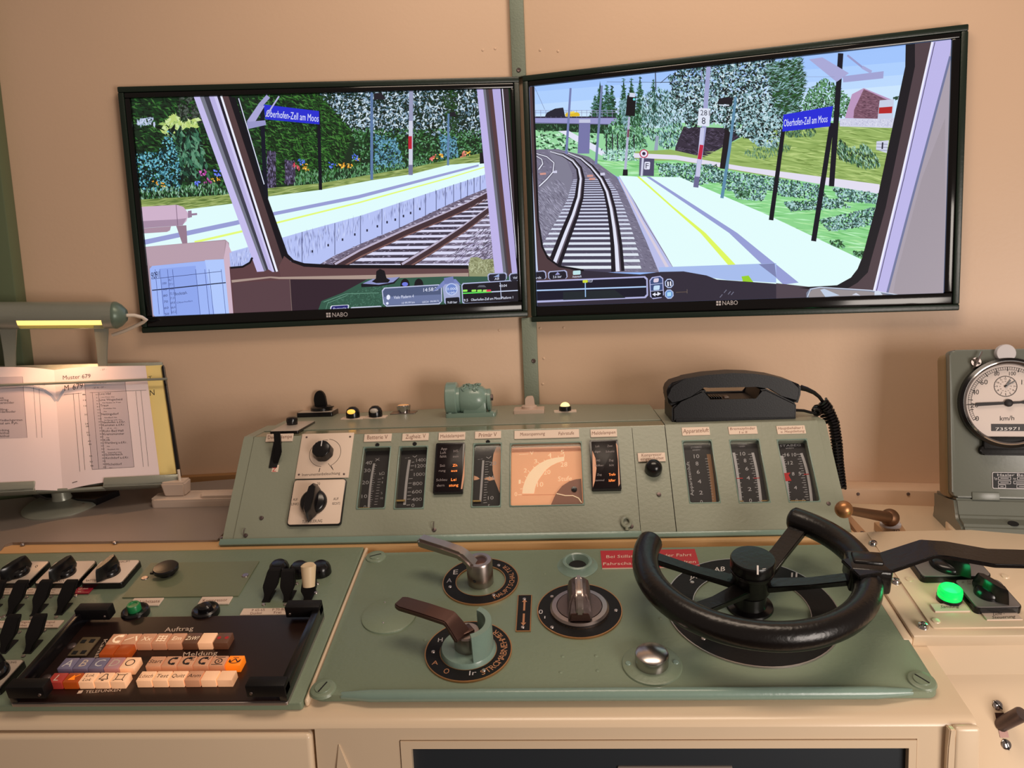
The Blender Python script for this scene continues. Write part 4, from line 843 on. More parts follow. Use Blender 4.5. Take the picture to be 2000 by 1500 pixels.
tx(mb, T, '-- X', (720, 904), (742, 899), 5); mb.build('lettering', 'greybar', d)
mb = MB(); bar(mb, T, curve([(731, 905), (724, 945), (720, 993)]), 0.0036); mb.build('scale_bar', 'greybar', d)
mb = MB(); q = T.px(697, 993, HD+0.003); q2 = T.px(722, 992, HD+0.003); mb.box(q[0], q2[0], q[1], q[1]+0.0014, HD+0.002, HD+0.003); mb.build('needle', 'needle', T)

T, f, W_, H_ = gauge('zug', 'voltmeter', 'narrow black voltmeter with scale to 1400 under plate Zugheiz. V', [(786, 847), (838, 845), (836, 859), (785, 861)], [('Zugheiz. V', (792, 857), (831, 855), 8)], (810, 867))
d = f.build('dial', 'dial', T); mb = MB()
for t, a, b in (('1400', (813, 902), (832, 901)), ('1200', (811, 913.5), (832, 912.5)), ('1000', (808.5, 930), (830, 929)), ('800', (806, 948), (825, 947)), ('600', (804.5, 964), (824, 963)), ('400', (804, 979), (824, 978)), ('0', (803.5, 990.5), (809.5, 990))): tx(mb, T, t, a, b, 6.6)
ticks(mb, T, [(804, 903, 809, 902.5), (802, 910, 809, 909.5), (801.5, 918, 807, 917.5), (799, 935, 806, 934.5), (797.5, 944, 804, 943.5), (797, 953, 804, 952.5), (796, 961, 803, 960.5), (795.5, 968, 803, 967.5), (795, 975, 802, 974.5), (794, 986.5, 801, 986)], 0.0009)
tx(mb, T, '-- V', (791, 896), (815, 893), 4); mb.build('lettering', 'greybar', d)
mb = MB(); bar(mb, T, curve([(800, 898), (794, 940), (790, 986)]), 0.0042); mb.build('scale_bar', 'greybar', d)
mb = MB(); q = T.px(771, 979.5, HD+0.003); q2 = T.px(791, 977.5, HD+0.003); mb.box(q[0], q2[0], q[1], q[1]+0.003, HD+0.002, HD+0.003); mb.build('needle', 'needle', T)

T, f, W_, H_ = gauge('pri', 'voltmeter', 'narrow black voltmeter with painted peach reflection and scale to 20 under plate Primär V', [(928, 843), (979, 841), (978, 855), (927, 857)], [('Primär V', (935, 854), (970, 852), 8)], (953, 863))
d = f.build('dial', 'dial', T); mb = MB()
for t, a, b in (('20', (956, 909), (969, 908)), ('15', (955, 937), (967, 936)), ('10', (953, 976), (964, 975.5)), ('5', (953, 992), (957, 992))): tx(mb, T, t, a, b, 7)
ticks(mb, T, [(948-k*0.25, 902+k*5.0, (954 if k % 4 else 956)-k*0.3, 901.5+k*5.0) for k in range(17)], 0.0008); tx(mb, T, '-- V', (933, 899), (960, 895), 4); mb.build('lettering', 'greybar', d)
mb = MB(); bar(mb, T, curve([(944, 899), (941, 940), (938, 980)]), 0.0034); mb.build('scale_bar', 'greybar', d)
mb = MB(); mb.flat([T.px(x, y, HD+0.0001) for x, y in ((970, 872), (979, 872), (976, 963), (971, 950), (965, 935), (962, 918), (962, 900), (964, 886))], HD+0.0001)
mb.flat([T.px(x, y, HD+0.00015) for x, y in ((926, 929), (932, 931), (937, 935), (932, 937), (926, 938))], HD+0.00015); mb.flat([T.px(x, y, HD+0.00015) for x, y in ((945, 935), (956, 931), (974, 935), (956, 939))], HD+0.00015); mb.build('painted_reflection', mat('painted_peach_reflection', (236, 176, 140), 0.5, var=0.03, emit=(255, 170, 120), es=0.10), d)  # lamp reflection painted on the dial as flat peach shapes
mb = MB(); q = T.px(922, 980, HD+0.003); q2 = T.px(939, 977, HD+0.003); mb.box(q[0], q2[0], q[1], q[1]+0.0026, HD+0.002, HD+0.003); mb.build('needle', 'needle', T)

T, f, W_, H_ = gauge('mot', 'motor_meter', 'wide peach backlit dial under plate Motorspannung Fahrstufe', [(1005, 842), (1131, 837), (1131, 854), (1004, 857)], [('Motorspannung', (1016, 851.5), (1064, 849.5), 6.4), ('Fahrstufe', (1091, 850), (1121, 848.5), 6.4)])
d = f.build('dial', 'dialback', T); mb = MB()
cx, cy = T.px(1128, 966, HD)
def arc(mb, pts_o, pts_i): mb.flat([T.px(x, y, HD+0.0002) for x, y in pts_o]+[T.px(x, y, HD+0.0002) for x, y in reversed(pts_i)], HD+0.0002)
O_ = [(1020, 964), (1021, 953), (1025, 940), (1032, 926), (1042, 914), (1054, 905), (1068, 898), (1084, 894), (1102, 892)]
I_ = [(1043, 964), (1045, 954), (1047, 947), (1052, 937), (1057, 930), (1066, 918), (1076, 910), (1088, 904), (1102, 900)]
for k in range(8): arc(mb, O_[k:k+2], I_[k:k+2])
for t, a, b, c in (('0', (1005, 969), (1010, 969), 8), ('1', (1013, 945), (1017, 944.5), 8), ('2', (1023, 923), (1029, 922.5), 8), ('3', (1043, 905), (1049, 904.5), 8), ('4', (1070, 893), (1077, 892.5), 8), ('5', (1095, 887), (1102, 886.5), 8), ('10', (1049, 951), (1061, 950), 9), ('20', (1062, 927), (1075, 926), 9), ('28', (1095, 912), (1108, 911), 9), ('Stufe', (1090, 940), (1117, 938.5), 9.5), ('----- V', (1014, 890), (1042, 888), 7)): tx(mb, T, t, a, b, c)
ticks(mb, T, [(1012, 966.5, 1019, 966), (1016, 955, 1020, 954.5), (1019, 941, 1023, 943), (1025, 930, 1029, 933), (1031, 919, 1035, 923), (1041, 911, 1045, 914), (1050, 902, 1054, 906), (1062, 898, 1065, 901), (1074, 891, 1077, 896), (1090, 890, 1091, 893), (1102, 887, 1102, 892)], 0.001); mb.build('lettering', 'dialpale', d)
mb = MB(); mb.flat([T.px(x, y, HD+0.0001) for x, y in ((998, 877), (1136, 874), (1136, 881), (998, 884))], HD+0.0001); mb.line([T.px(1020, 967, HD+0.0002), T.px(1086, 966, HD+0.0002)], 0.0008, HD+0.0002); mb.build('rose_line', mat('rose_dial_tone', (206, 140, 106), 0.5, var=0, emit=(230, 140, 96), es=0.25), d)  # rose band along the dial top and a thin rose line
mb = MB(); R0 = [T.px(x, y, HD+0.004) for x, y in ((1076, 986), (1082, 972), (1087, 962), (1098, 949), (1112, 940), (1125, 936), (1135, 935), (1138, 986))]; mb.prism(R0, HD+0.0005, HD+0.004); mb.build('pivot_cover', mat('rosewood_dial_sector', (156, 104, 84), 0.4, var=0.1), d)
q = T.px(1121.5, 956, HD+0.004); MB().lathe([(0.0045, HD+0.004), (0.0045, HD+0.0055), (0.0, HD+0.006)], 18, q).build('pivot', 'black', T)
mb = MB(); mb.tube([(*T.px(x, y, HD+0.0045), HD+0.0045) for x, y in ((1087, 964), (1104, 968), (1119, 968), (1130, 973), (1136, 982))], 0.0009, 8); mb.build('pointer', 'dialpale', T)

APP = [((1331, 835), (1385, 833), (1387, 849), (1333, 851)), ((1422, 833), (1478, 832), (1480, 847), (1424, 848)), ((1516, 832), (1572, 830), (1574, 846), (1519, 848))]
T, f, W_, H_ = gauge('app', 'pressure_gauge', 'narrow air pressure gauge with brown bar under plate Apparateluft', APP[0], [('Apparateluft', (1334, 846), (1384, 843.5), 8)])
d = f.build('dial', 'dial', T); mb = MB()
for t, a, b in (('10', (1355.5, 895), (1366, 894.5)), ('8', (1359, 909), (1364.5, 909)), ('6', (1361, 925.5), (1367, 925)), ('4', (1363, 944), (1370, 944)), ('2', (1366, 966), (1373, 965.5)), ('0', (1368, 984), (1373, 984))): tx(mb, T, t, a, b, 7.5, -0.1)
tx(mb, T, 'STABEG', (1349, 876), (1370, 874.5), 3.6); tx(mb, T, 'WIEN', (1352, 880.5), (1367, 879.5), 2.6); mb.textpx(T, 'Apparatenluft', (1355, 968), (1346, 901), (-6, 0.8), HD+0.0002)
ticks(mb, T, [(1377+k*0.95, 896+k*5.3, 1383+k*0.75, 895.7+k*5.3) for k in range(16)], 0.0008); mb.build('lettering', 'greybar', d)
mb = MB(); bar(mb, T, curve([(1384, 887), (1390, 930), (1395, 981)]), 0.0062); mb.build('scale_bar', mat('brown_scale_bar', (170, 122, 82), 0.5, var=0.05), d)

T, f, W_, H_ = gauge('bre', 'pressure_gauge', 'narrow pressure gauge with two grey bars and red marks under plate Bremszylinder', APP[1], [('Bremszylinder', (1426, 840), (1475, 838.5), 5), ('I u II', (1444, 846.5), (1459, 846), 4.6)])
d = f.build('dial', 'dial', T); mb = MB()
for t, a, b in (('10', (1446, 890), (1456, 889.5)), ('8', (1453, 903), (1458, 903)), ('6', (1456, 919), (1462, 918.5)), ('4', (1458.5, 937), (1465, 936.5)), ('2', (1461, 959), (1468, 958.5)), ('0', (1463.5, 981), (1469, 981))): tx(mb, T, t, a, b, 7.2, -0.1)
tx(mb, T, 'STABEG', (1442, 869), (1458, 868), 3.4); tx(mb, T, 'WIEN', (1444, 873.5), (1455, 872.5), 2.6)
ticks(mb, T, [(1434+k*0.62, 888+k*4.6, (1441 if k % 2 == 0 else 1438)+k*0.62, 887.7+k*4.6) for k in range(21)]+[((1461 if k % 2 == 0 else 1464)+k*0.95, 887.5+k*4.6, 1468+k*0.9, 887.2+k*4.6) for k in range(21)], 0.0008); mb.build('lettering', 'greybar', d)
mb = MB(); bar(mb, T, curve([(1433, 884), (1441, 930), (1447, 980)]), 0.0042); bar(mb, T, curve([(1470, 884), (1480, 930), (1486, 980)]), 0.0042); mb.build('scale_bar', 'greybar', d)
mb = MB()
for p in ((1438, 934.5, 1451, 934), (1472, 934, 1484, 933.5)): mb.line([T.px(p[0], p[1], HD+0.0004), T.px(p[2], p[3], HD+0.0004)], 0.0014, HD+0.0004)
mb.build('red_mark', 'redpaint', d)
mb = MB()
for a, b in (((1444, 979), (1452, 978.5)), ((1487, 978), (1499, 977.5))): mb.line([T.px(*a, HD+0.003), T.px(*b, HD+0.003)], 0.0016, HD+0.003)
mb.build('needle', 'needle', T)

T, f, W_, H_ = gauge('hau', 'pressure_gauge', 'narrow pressure gauge with wide red mark under plate Hauptbehälter', APP[2], [('Hauptbehälter I', (1520, 839), (1568, 837.5), 5), ('u. Hauptleitung', (1525, 845.5), (1571, 843.8), 5)])
d = f.build('dial', 'dial', T); mb = MB()
for t, a, b in (('16', (1533, 891.5), (1542, 891)), ('10', (1547, 891.5), (1555.5, 891)), ('12', (1539.5, 907.5), (1549, 907)), ('8', (1547, 929), (1552, 928.5)), ('5', (1560, 928.5), (1565, 928)), ('4', (1551, 956), (1557, 955.5)), ('0', (1554, 981), (1559, 981)), ('0', (1567, 981), (1572, 981))): tx(mb, T, t, a, b, 6.8, -0.1)
tx(mb, T, 'STABEG', (1523, 873), (1564, 871), 4.2); tx(mb, T, 'WIEN', (1534, 877), (1550, 876), 2.4)
ticks(mb, T, [(1528+k*0.62, 888+k*4.6, (1535 if k % 4 == 0 else 1532.5)+k*0.62, 887.7+k*4.6) for k in range(21)]+[((1556 if k % 2 == 0 else 1559)+k*0.85, 887.5+k*4.6, 1564+k*0.85, 887.2+k*4.6) for k in range(21)], 0.0008); mb.build('lettering', 'greybar', d)
mb = MB(); bar(mb, T, curve([(1527, 890), (1535, 932), (1540, 979)]), 0.0042); bar(mb, T, curve([(1565, 885), (1578, 928), (1585, 979)]), 0.0042); mb.build('scale_bar', 'greybar', d)
mb = MB(); mb.flat([T.px(x, y, HD+0.0004) for x, y in ((1531, 924), (1544, 923), (1540, 928), (1546, 939), (1534, 940))], HD+0.0004); mb.line([T.px(1570, 926.5, HD+0.0004), T.px(1580, 926, HD+0.0004)], 0.0016, HD+0.0004); mb.build('red_mark', 'redpaint', d)
mb = MB(); mb.line([T.px(1544, 978, HD+0.003), T.px(1574, 977.5, HD+0.003)], 0.0012, HD+0.003); mb.build('needle', 'needle', T)

# --- annunciator windows
def annun(label, pts, plate, pl, words, arcs):
    c = FACE.rect if False else None
    q = [FACE.px(x, y, 0.006) for x, y in pts]; x0 = (q[0][0]+q[3][0])/2; x1 = (q[1][0]+q[2][0])/2; y0 = (q[2][1]+q[3][1])/2; y1 = (q[0][1]+q[1][1])/2
    T = Thing('annunciator', label, 'indicator panel', FACE, (x0+x1)/2, (y0+y1)/2, 0.0); W_, H_ = (x1-x0)/2, (y1-y0)/2
    mb = MB(); mb.rprism(-W_, W_, -H_, H_, 0, 0.006, 0.002, 0.0012); fr = mb.build('housing', 'black', T)
    mb = MB(); mb.rprism(-W_+0.003, W_-0.003, -H_+0.003, H_-0.003, 0.006, 0.0068, 0.0015, 0.0004); sc_ = mb.build('window', mat('smoked_indicator_window', (26, 18, 20), 0.3, var=0, spec=0.2), T)
    dim, lit = MB(), MB()
    for t, p0, p1, cap, on in words: (lit if on else dim).textpx(T, t, p0, p1, (cap*0.05, -cap), 0.0070)
    dim.build('lettering', mat('dim_indicator_print', (150, 138, 138), 0.5, var=0), sc_); lit.build('lettering', 'amber', sc_, label='glowing orange lettering')
    for a in arcs: mb = MB(); mb.flat([T.px(x, y, 0.0069) for x, y in a], 0.0069); mb.build('painted_edge_glow', mat('painted_peach_edge_glow', (206, 150, 118), 0.4, var=0, emit=(220, 140, 100), es=0.15), sc_)  # peach glow along the window edges, painted as flat glowing slivers
    nameplate(T, plate, pl)
annun('black indicator panel with four dim words and Leitung glowing, left Meldelampen plate', [(852, 866), (909, 863), (903, 961), (845, 965)], [(857, 845), (909, 843), (908, 858), (856, 860)], [('Meldelampen', (860, 855.5), (906, 853), 6.6)],
      [('App', (861, 879), (873, 878.5), 5, 0), ('Luft', (860, 886.5), (871, 886), 5, 0), ('fehlt', (859, 894), (872, 893.5), 5, 0), ('HS', (886, 883.5), (895, 883), 5, 0), ('aus', (884.5, 893.5), (895.5, 893), 4.5, 0), ('Stö', (859, 912), (869, 911.5), 5, 0), ('rung', (857, 921.5), (870, 921), 4.5, 0), ('Zh', (884, 911.5), (893, 911), 5, 1), ('aus', (881, 921.5), (893, 921), 4.5, 1), ('Schleu', (852, 940), (873, 939), 5, 0), ('dern', (853, 950.5), (868, 950), 5, 0), ('Lei', (881, 939.5), (891, 939), 5.4, 1), ('stung', (877, 950.5), (895, 949.5), 5.4, 1)],
      [[(906, 905), (908, 880), (907, 930), (903, 955), (900, 955), (904, 925)]])
annun('black indicator panel with Trafo glowing, right Meldelampen plate', [(1152, 861), (1207, 857), (1214, 956), (1155, 957)], [(1153, 839), (1205, 837), (1205, 852), (1154, 854)], [('Meldelampen', (1156, 849.5), (1202, 847), 6.6)],
      [('Lok', (1163, 873.5), (1171, 873), 4, 0), ('abger.', (1161, 884), (1174, 883.5), 4, 0), ('Zwei', (1186, 873), (1196, 872.5), 4, 0), ('Schuetz', (1183, 884), (1200, 883), 4, 0), ('MG', (1165, 901.5), (1172, 901), 4, 0), ('Lüfter', (1162, 911), (1179, 910.5), 4, 0), ('Zug', (1189, 901), (1198, 900.5), 4, 0), ('licht', (1190, 910.5), (1199, 910), 4, 0), ('Zug', (1166, 929), (1175, 928.5), 4, 0), ('sammel', (1163, 940), (1180, 939.5), 4, 0), ('Trafo', (1189, 929.5), (1202, 928.5), 5, 1), ('lüfter', (1189, 941), (1202, 940), 5, 1)],
      [[(1157, 880), (1163, 895), (1165, 915), (1162, 940), (1158, 952)], [(1203, 865), (1206, 870), (1211, 945), (1208, 950), (1207, 900)]])

# --- switches on the face
def knobcap(mb, r, hgt, n=8, z=0.0):
    pts = []
    for i in range(n*4):
        a = 2*PI*i/(n*4); k = r*(1-0.055*(1+math.cos(a*n))/2)
        pts.append((k*math.cos(a), k*math.sin(a)))
    mb.prism(pts, z, z+hgt, 0.0025, 3, top=[(x*0.9, y*0.9) for x, y in pts])
q = [FACE.px(x, y, 0.002) for x, y in ((592, 847), (692, 845), (680, 933), (574, 935))]
cx, cy = sum(p[0] for p in q)/4, sum(p[1] for p in q)/4
T = Thing('dimmer', 'black fluted dimmer knob on ivory plate Instrumentenbeleuchtung', 'switch', FACE, cx, cy, 0)
x0, x1, y0, y1 = T.rect(((592, 847), (692, 845), (680, 933), (574, 935)), 0.002)
pl = MB().box(x0, x1, y0, y1, 0, 0.002, 0.0006).build('plate', 'plate', T)
mb = MB(); kx, ky = T.px(632, 884, 0.0021)
for a0, a1 in ((2.35, 3.05),): pass
R_ = 0.0245
arcp = [(kx+0.001+R_*math.cos(PI*(1.48-1.02*i/30)), ky-0.001+R_*math.sin(PI*(1.48-1.02*i/30))) for i in range(31)]
mb.line(arcp, 0.0007, 0.0021); arcp = [(kx+0.003+R_*1.06*math.cos(PI*(0.46-0.80*i/30)), ky-0.001+R_*1.06*math.sin(PI*(0.46-0.80*i/30))) for i in range(31)]; mb.line(arcp, 0.0007, 0.0021)
mb.line([arcp[-1], T.px(651, 918, 0.0021), T.px(641, 905, 0.0021)], 0.0007, 0.0021); mb.line([T.px(625, 914, 0.0021), T.px(623, 922, 0.0021)], 0.0012, 0.0021)
mb.textpx(T, 'Instrumentenbeleuchtung', (590, 930), (664, 926.5), (0.3, -5.5), 0.0021); mb.build('lettering', 'ink', pl)
mb = MB()
for x, y in ((599, 854), (684, 853), (584, 927), (672, 926)): mb.lathe([(0.0018, 0.002), (0.0015, 0.0027), (0, 0.003)], 10, T.px(x, y, 0.002))
mb.build('rivet', 'iron', T)
k = Matrix.Translation((kx, ky, 0.002)); mb = MB(); knobcap(mb, 0.0172, 0.016); o = mb.build('knob', 'black', T); o.location = (kx, ky, 0.002)
mb = MB(); mb.box(-0.0007, 0.0007, 0.004, 0.0148, 0.0160, 0.0163); p_ = mb.build('pointer_line', 'white', o)

def grip(mb, L, W_, H_, z0, rot=0.0, tail=0.85):
    """raised finger bar with pointed ends, standing on a disc"""
    T = Matrix.Rotation(rot, 4, 'Z')
    b = [(L, 0), (L*0.62, W_), (0, W_*1.05), (-L*tail*0.7, W_*0.8), (-L*tail, 0), (-L*tail*0.7, -W_*0.8), (0, -W_*1.05), (L*0.62, -W_)]
    t = [(L*0.80, 0), (L*0.58, W_*0.46), (0, W_*0.62), (-L*tail*0.55, W_*0.5), (-L*tail*0.72, 0), (-L*tail*0.55, -W_*0.5), (0, -W_*0.62), (L*0.58, -W_*0.46)]
    vs = []; lv = []
    for i in range(7):
        u = i/6; k = u*u*(3-2*u) if i else 0
        z = z0+H_*(1-(1-u)**1.6); lv.append([(b[j][0]*(1-u)+t[j][0]*u, b[j][1]*(1-u**0.8)+t[j][1]*u**0.8, z) for j in range(8)])
    for l in lv: vs += l
    fs = [tuple(range(7, -1, -1)), tuple(range(48, 56))]+[(8*i+j, 8*i+(j+1) % 8, 8*i+8+(j+1) % 8, 8*i+8+j) for i in range(6) for j in range(8)]
    mb.raw(vs, fs, T); return mb
def camswitch(label, F, pts, plate_h, knob, kr, krot, words, m='switchplate', name='cam_switch', group=None, r=0.005, gl=1.5, gh=0.022):
    q = [F.px(x, y, plate_h) for x, y in pts]
    T = Thing(name, label, 'switch', F, sum(p[0] for p in q)/4, sum(p[1] for p in q)/4, 0, group=group)
    x0, x1, y0, y1 = T.rect(pts, plate_h)
    MB().rprism(x0-0.0015, x1+0.0015, y0-0.0015, y1+0.0015, 0, plate_h-0.0012, r, 0.001).build('base', 'black', T)
    pl = MB().rprism(x0, x1, y0, y1, plate_h-0.002, plate_h, r*0.8, 0.0003).build('plate', m, T)
    mb = MB()
    for t, p0, p1, cap in words: mb.textpx(T, t, p0, p1, (cap*0.1, -cap), plate_h+0.0001)
    if words: mb.build('lettering', 'ink', pl)
    kx, ky = T.px(*knob, plate_h)
    mb = MB(); mb.lathe([(kr, 0), (kr, 0.003), (kr*0.95, 0.006), (kr*0.8, 0.0085), (0, 0.0095)], 32); mb.build('disc', 'black', T).location = (kx, ky, plate_h)
    mb = MB(); grip(mb, kr*gl, kr*0.46, gh, 0.002, krot); o = mb.build('handle', 'black', T, 40); o.location = (kx, ky, plate_h)
    return T
camswitch('black pointer switch on ivory plate Türsteuerung, below the dimmer', FACE, [(577, 938), (674, 936), (664, 1022), (560, 1025)], 0.006, (613, 981), 0.0215, -PI/2-0.08, [('AUF', (572, 978), (581, 978), 5), ('LINKS', (569, 987), (583, 986.5), 5), ('AUF', (651, 977), (661, 976.5), 5), ('RECHTS', (649, 986), (664, 985.5), 5), ('TÜRSTEUERUNG', (590, 1022), (629, 1020), 6), ('20', (619, 947), (625, 947), 5)], 'plate', gl=1.62)

T0 = FACE.px(540, 895, 0)
T = Thing('lever_switch', 'thin black lever switch in front of plate Deckenlampe', 'switch', FACE, T0[0], T0[1], 0)
nameplate(T, [(521, 848), (573, 846), (571, 861), (518, 863)], [('Deckenlampe', (523, 857.5), (570, 855.5), 7)])
x0, x1, y0, y1 = T.rect([(534, 850), (548, 850), (542, 914), (531, 914)], 0)
MB().box(x0-0.001, x1+0.002, y0-0.0, y1, 0, 0.0015, 0.0003).build('slot', 'dark', T)
a = T.px(537, 905, 0.003); b = T.px(544, 872, 0.02); c = T.px(541, 846, 0.024)
mb = MB(); mb.loft([((a[0], a[1], 0.001), 0.0035, (0, 0.003, 0.003)), ((b[0]-0.001, b[1]-0.006, 0.016), 0.0058, (0, 0.004, 0.004)), ((c[0], c[1], 0.022), 0.0052, (0, 0.002, 0.006))], 0.001); mb.build('lever', 'blackm', T)
mb = MB(); x0, x1, y0, y1 = T.rect([(532, 908), (545, 908), (542, 922), (530, 922)], 0.001); mb.box(x0, x1, y0, y1, 0, 0.001, 0.0003); p_ = mb.build('mark_plate', 'plate', T)
mb = MB(); mb.textpx(T, 'Z', (531.5, 921), (539, 921), (0.6, -8), 0.0012); mb.build('lettering', 'redpaint', p_)

q = FACE.px(1276, 917)
T = Thing('indicator_lamp', 'black domed lamp under plate Kompressor eingeschaltet', 'lamp', FACE, q[0], q[1], 0)
nameplate(T, [(1245, 885), (1299, 883), (1300, 900), (1247, 902)], [('Kompressor', (1253, 892), (1292, 890), 6), ('eingeschaltet', (1251, 899.5), (1296, 897), 6)])
MB().lathe([(0.0135, 0), (0.0135, 0.006), (0.0125, 0.012), (0.0095, 0.0165), (0.005, 0.019), (0, 0.0195)], 26).build('hood', 'black', T)
q = T.px(1274, 926); MB().lathe([(0.005, 0.0), (0.004, 0.012), (0.0, 0.0145)], 16, (0.001, -0.0065)).build('lens', 'lampoff', T)

# --- on the console top
def top(x, y): return FTOP.px(x, y, 0.0)
q = [FTOP.px(x, y, 0.004) for x, y in ((553, 826), (607, 823), (590, 842), (535, 844))]; cx, cy = sum(p[0] for p in q)/4, sum(p[1] for p in q)/4
T = Thing('push_button', 'small black push button on green-reflecting plate at left end of console top', 'button', FTOP, cx, cy, 0)
x0, x1, y0, y1 = T.rect(((553, 826), (607, 823), (594, 842), (536, 844)), 0.004)
MB().rprism(x0, x1, y0, y1, 0.0005, 0.005, 0.003, 0.0006).build('plate', 'black', T)
MB().rprism(x0+0.001, x1-0.001, y0+0.001, y1-0.001, 0.005, 0.0055, 0.002, 0.0001).build('face_plate', 'switchplate', T)
kx, ky = T.px(571, 829, 0.0055); MB().lathe([(0.0095, 0), (0.0105, 0.009), (0.0095, 0.0125), (0.006, 0.014), (0, 0.0142)], 10, (kx, ky)).build('cap', 'black', T).location = (0, 0, 0.0055)

q = top(622, 812)
T = Thing('rotary_switch', 'black rotary switch with tall fin handle beside the orange lamp', 'switch', FTOP, q[0], q[1], 0)
MB().rprism(-0.035, 0.035, -0.024, 0.03, 0.0015, 0.010, 0.003, 0.001).build('base', 'black', T)
MB().rprism(-0.033, 0.033, -0.022, 0.028, 0.010, 0.0105, 0.002, 0.0001).build('face_plate', 'switchplate', T)
MB().lathe([(0.021, 0.0105), (0.021, 0.016), (0.017, 0.019), (0, 0.020)], 28, (0.006, 0.004)).build('disc', 'black', T)
mb = MB(); pr = [(-0.0095, 0.016)]+[(0.0005+0.0115*math.cos(PI-PI*i/10), 0.030+0.019*math.sin(PI*i/10)) for i in range(11)]+[(0.0135, 0.016)]
mb.raw([(x+0.004, 0.000, z) for x, z in pr]+[(x+0.004, 0.008, z) for x, z in pr], [tuple(range(13)), tuple(range(25, 12, -1))]+[(i, 13+i, 13+(i+1) % 13, (i+1) % 13) for i in range(13)]); mb.build('handle', 'blackm', T)
MB().box(0.006, 0.034, -0.014, -0.004, 0.017, 0.0195, 0.001).build('pointer', 'black', T)

for x, y, lens, lb in ((690, 813, 'lampon', 'glowing orange hooded lamp, left of the pair on console top'), (734, 811, 'lampoff', 'unlit hooded lamp, right of the pair on console top')):
    q = top(x, y+6)
    T = Thing('hooded_lamp', lb, 'lamp', FTOP, q[0], q[1], 0)
    MB().rprism(-0.021, 0.021, -0.012, 0.012, 0.0016, 0.0035, 0.001, 0.0003).build('plate', 'plate', T)
    mb = MB(); mb.lathe([(0.0128, 0.0035), (0.0128, 0.013), (0.011, 0.019), (0.006, 0.0235), (0, 0.0245)], 26); mb.build('hood', 'black', T)
    mb = MB(); mb.lathe([(0.0078*math.cos(PI/2*i/6), 0.0078*math.sin(PI/2*i/6)) for i in range(7)], 20); o = mb.build('lens', lens, T)
    o.scale = (1, 0.62, 0.65); o.location = (0, -0.0108, 0.0158); o.rotation_euler = (math.radians(52), 0, 0)
q = top(789, 808)
T = Thing('push_button', 'polished chrome push button on square plate beside the hooded lamps', 'button', FTOP, q[0], q[1], 0)
MB().rprism(-0.024, 0.024, -0.016, 0.016, 0.0016, 0.003, 0.001, 0.0003).build('plate', 'steel', T)
MB().lathe([(0.0118, 0.003), (0.0132, 0.012), (0.0138, 0.016), (0.0125, 0.0175), (0.0105, 0.0165), (0, 0.0162)], 30).build('cap', 'chrome', T)
MB().lathe([(0.0108, 0.0168), (0, 0.0175)], 26).build('lens', mat('warm_button_face', (230, 170, 110), 0.35, var=0.05, emit=(255, 180, 110), es=0.35), T)

# cast housing
q = top(922, 812)
T = Thing('cast_housing', 'sea green cast metal housing with cylindrical flange on console top', 'valve', FTOP, q[0], q[1], 0)
MB().rprism(-0.046, 0.046, -0.027, 0.024, 0.0012, 0.009, 0.005, 0.0025).build('foot', 'green2', T)
RX = Matrix(((0, 0, 1, 0), (1, 0, 0, 0), (0, 1, 0, 0), (0, 0, 0, 1)))      # lathe axis along x
mb = MB(); mb.lathe([(0, -0.046), (0.029, -0.046), (0.031, -0.044), (0.031, -0.027), (0.029, -0.025), (0, -0.025)], 40, T=Matrix.Translation((0, 0, 0.033)) @ RX); mb.build('flange', 'green2', T)
mb = MB(); mb.lathe([(0.024, -0.025), (0.0235, -0.02), (0.0265, -0.016), (0.0275, 0.0), (0.0272, 0.012), (0.0235, 0.022), (0.019, 0.027), (0.0185, 0.033), (0.0, 0.033)], 40, T=Matrix.Translation((0, 0, 0.031)) @ RX); mb.box(-0.014, 0.029, -0.022, 0.02, 0.006, 0.03, 0.004); mb.build('barrel', 'green2', T)
mb = MB(); mb.lathe([(0.021, 0.031), (0.021, 0.036), (0.018, 0.037), (0, 0.037)], 30, T=Matrix.Translation((0, 0, 0.029)) @ RX); mb.build('end_cover', 'green2', T)
mb = MB(); mb.lathe([(0.006, 0.037), (0.006, 0.041), (0, 0.0415)], 6, T=Matrix.Translation((0, -0.006, 0.034)) @ RX); mb.build('bolt', 'iron', T)
mb = MB()
for i in range(34):
    a = RND.uniform(-0.012, 0.016); p_ = RND.uniform(-0.9, 0.9); rr_ = 0.0275
    mb.tube([(a, rr_*math.sin(p_), 0.031+rr_*math.cos(p_)), (a+RND.uniform(-0.005, 0.005), rr_*1.03*math.sin(p_+0.15), 0.031+rr_*1.04*math.cos(p_+0.15)), (a+RND.uniform(-0.006, 0.006), rr_*math.sin(p_+0.3), 0.031+rr_*math.cos(p_+0.3))], 0.0016, 6)
mb.build('cast_crest', 'green2', T, kind='stuff')
for x, y in ((-0.038, -0.021), (0.038, -0.021)): MB().lathe([(0.004, 0.009), (0.0035, 0.011), (0, 0.0116)], 12, (x, y)).build('screw', 'green2', T)

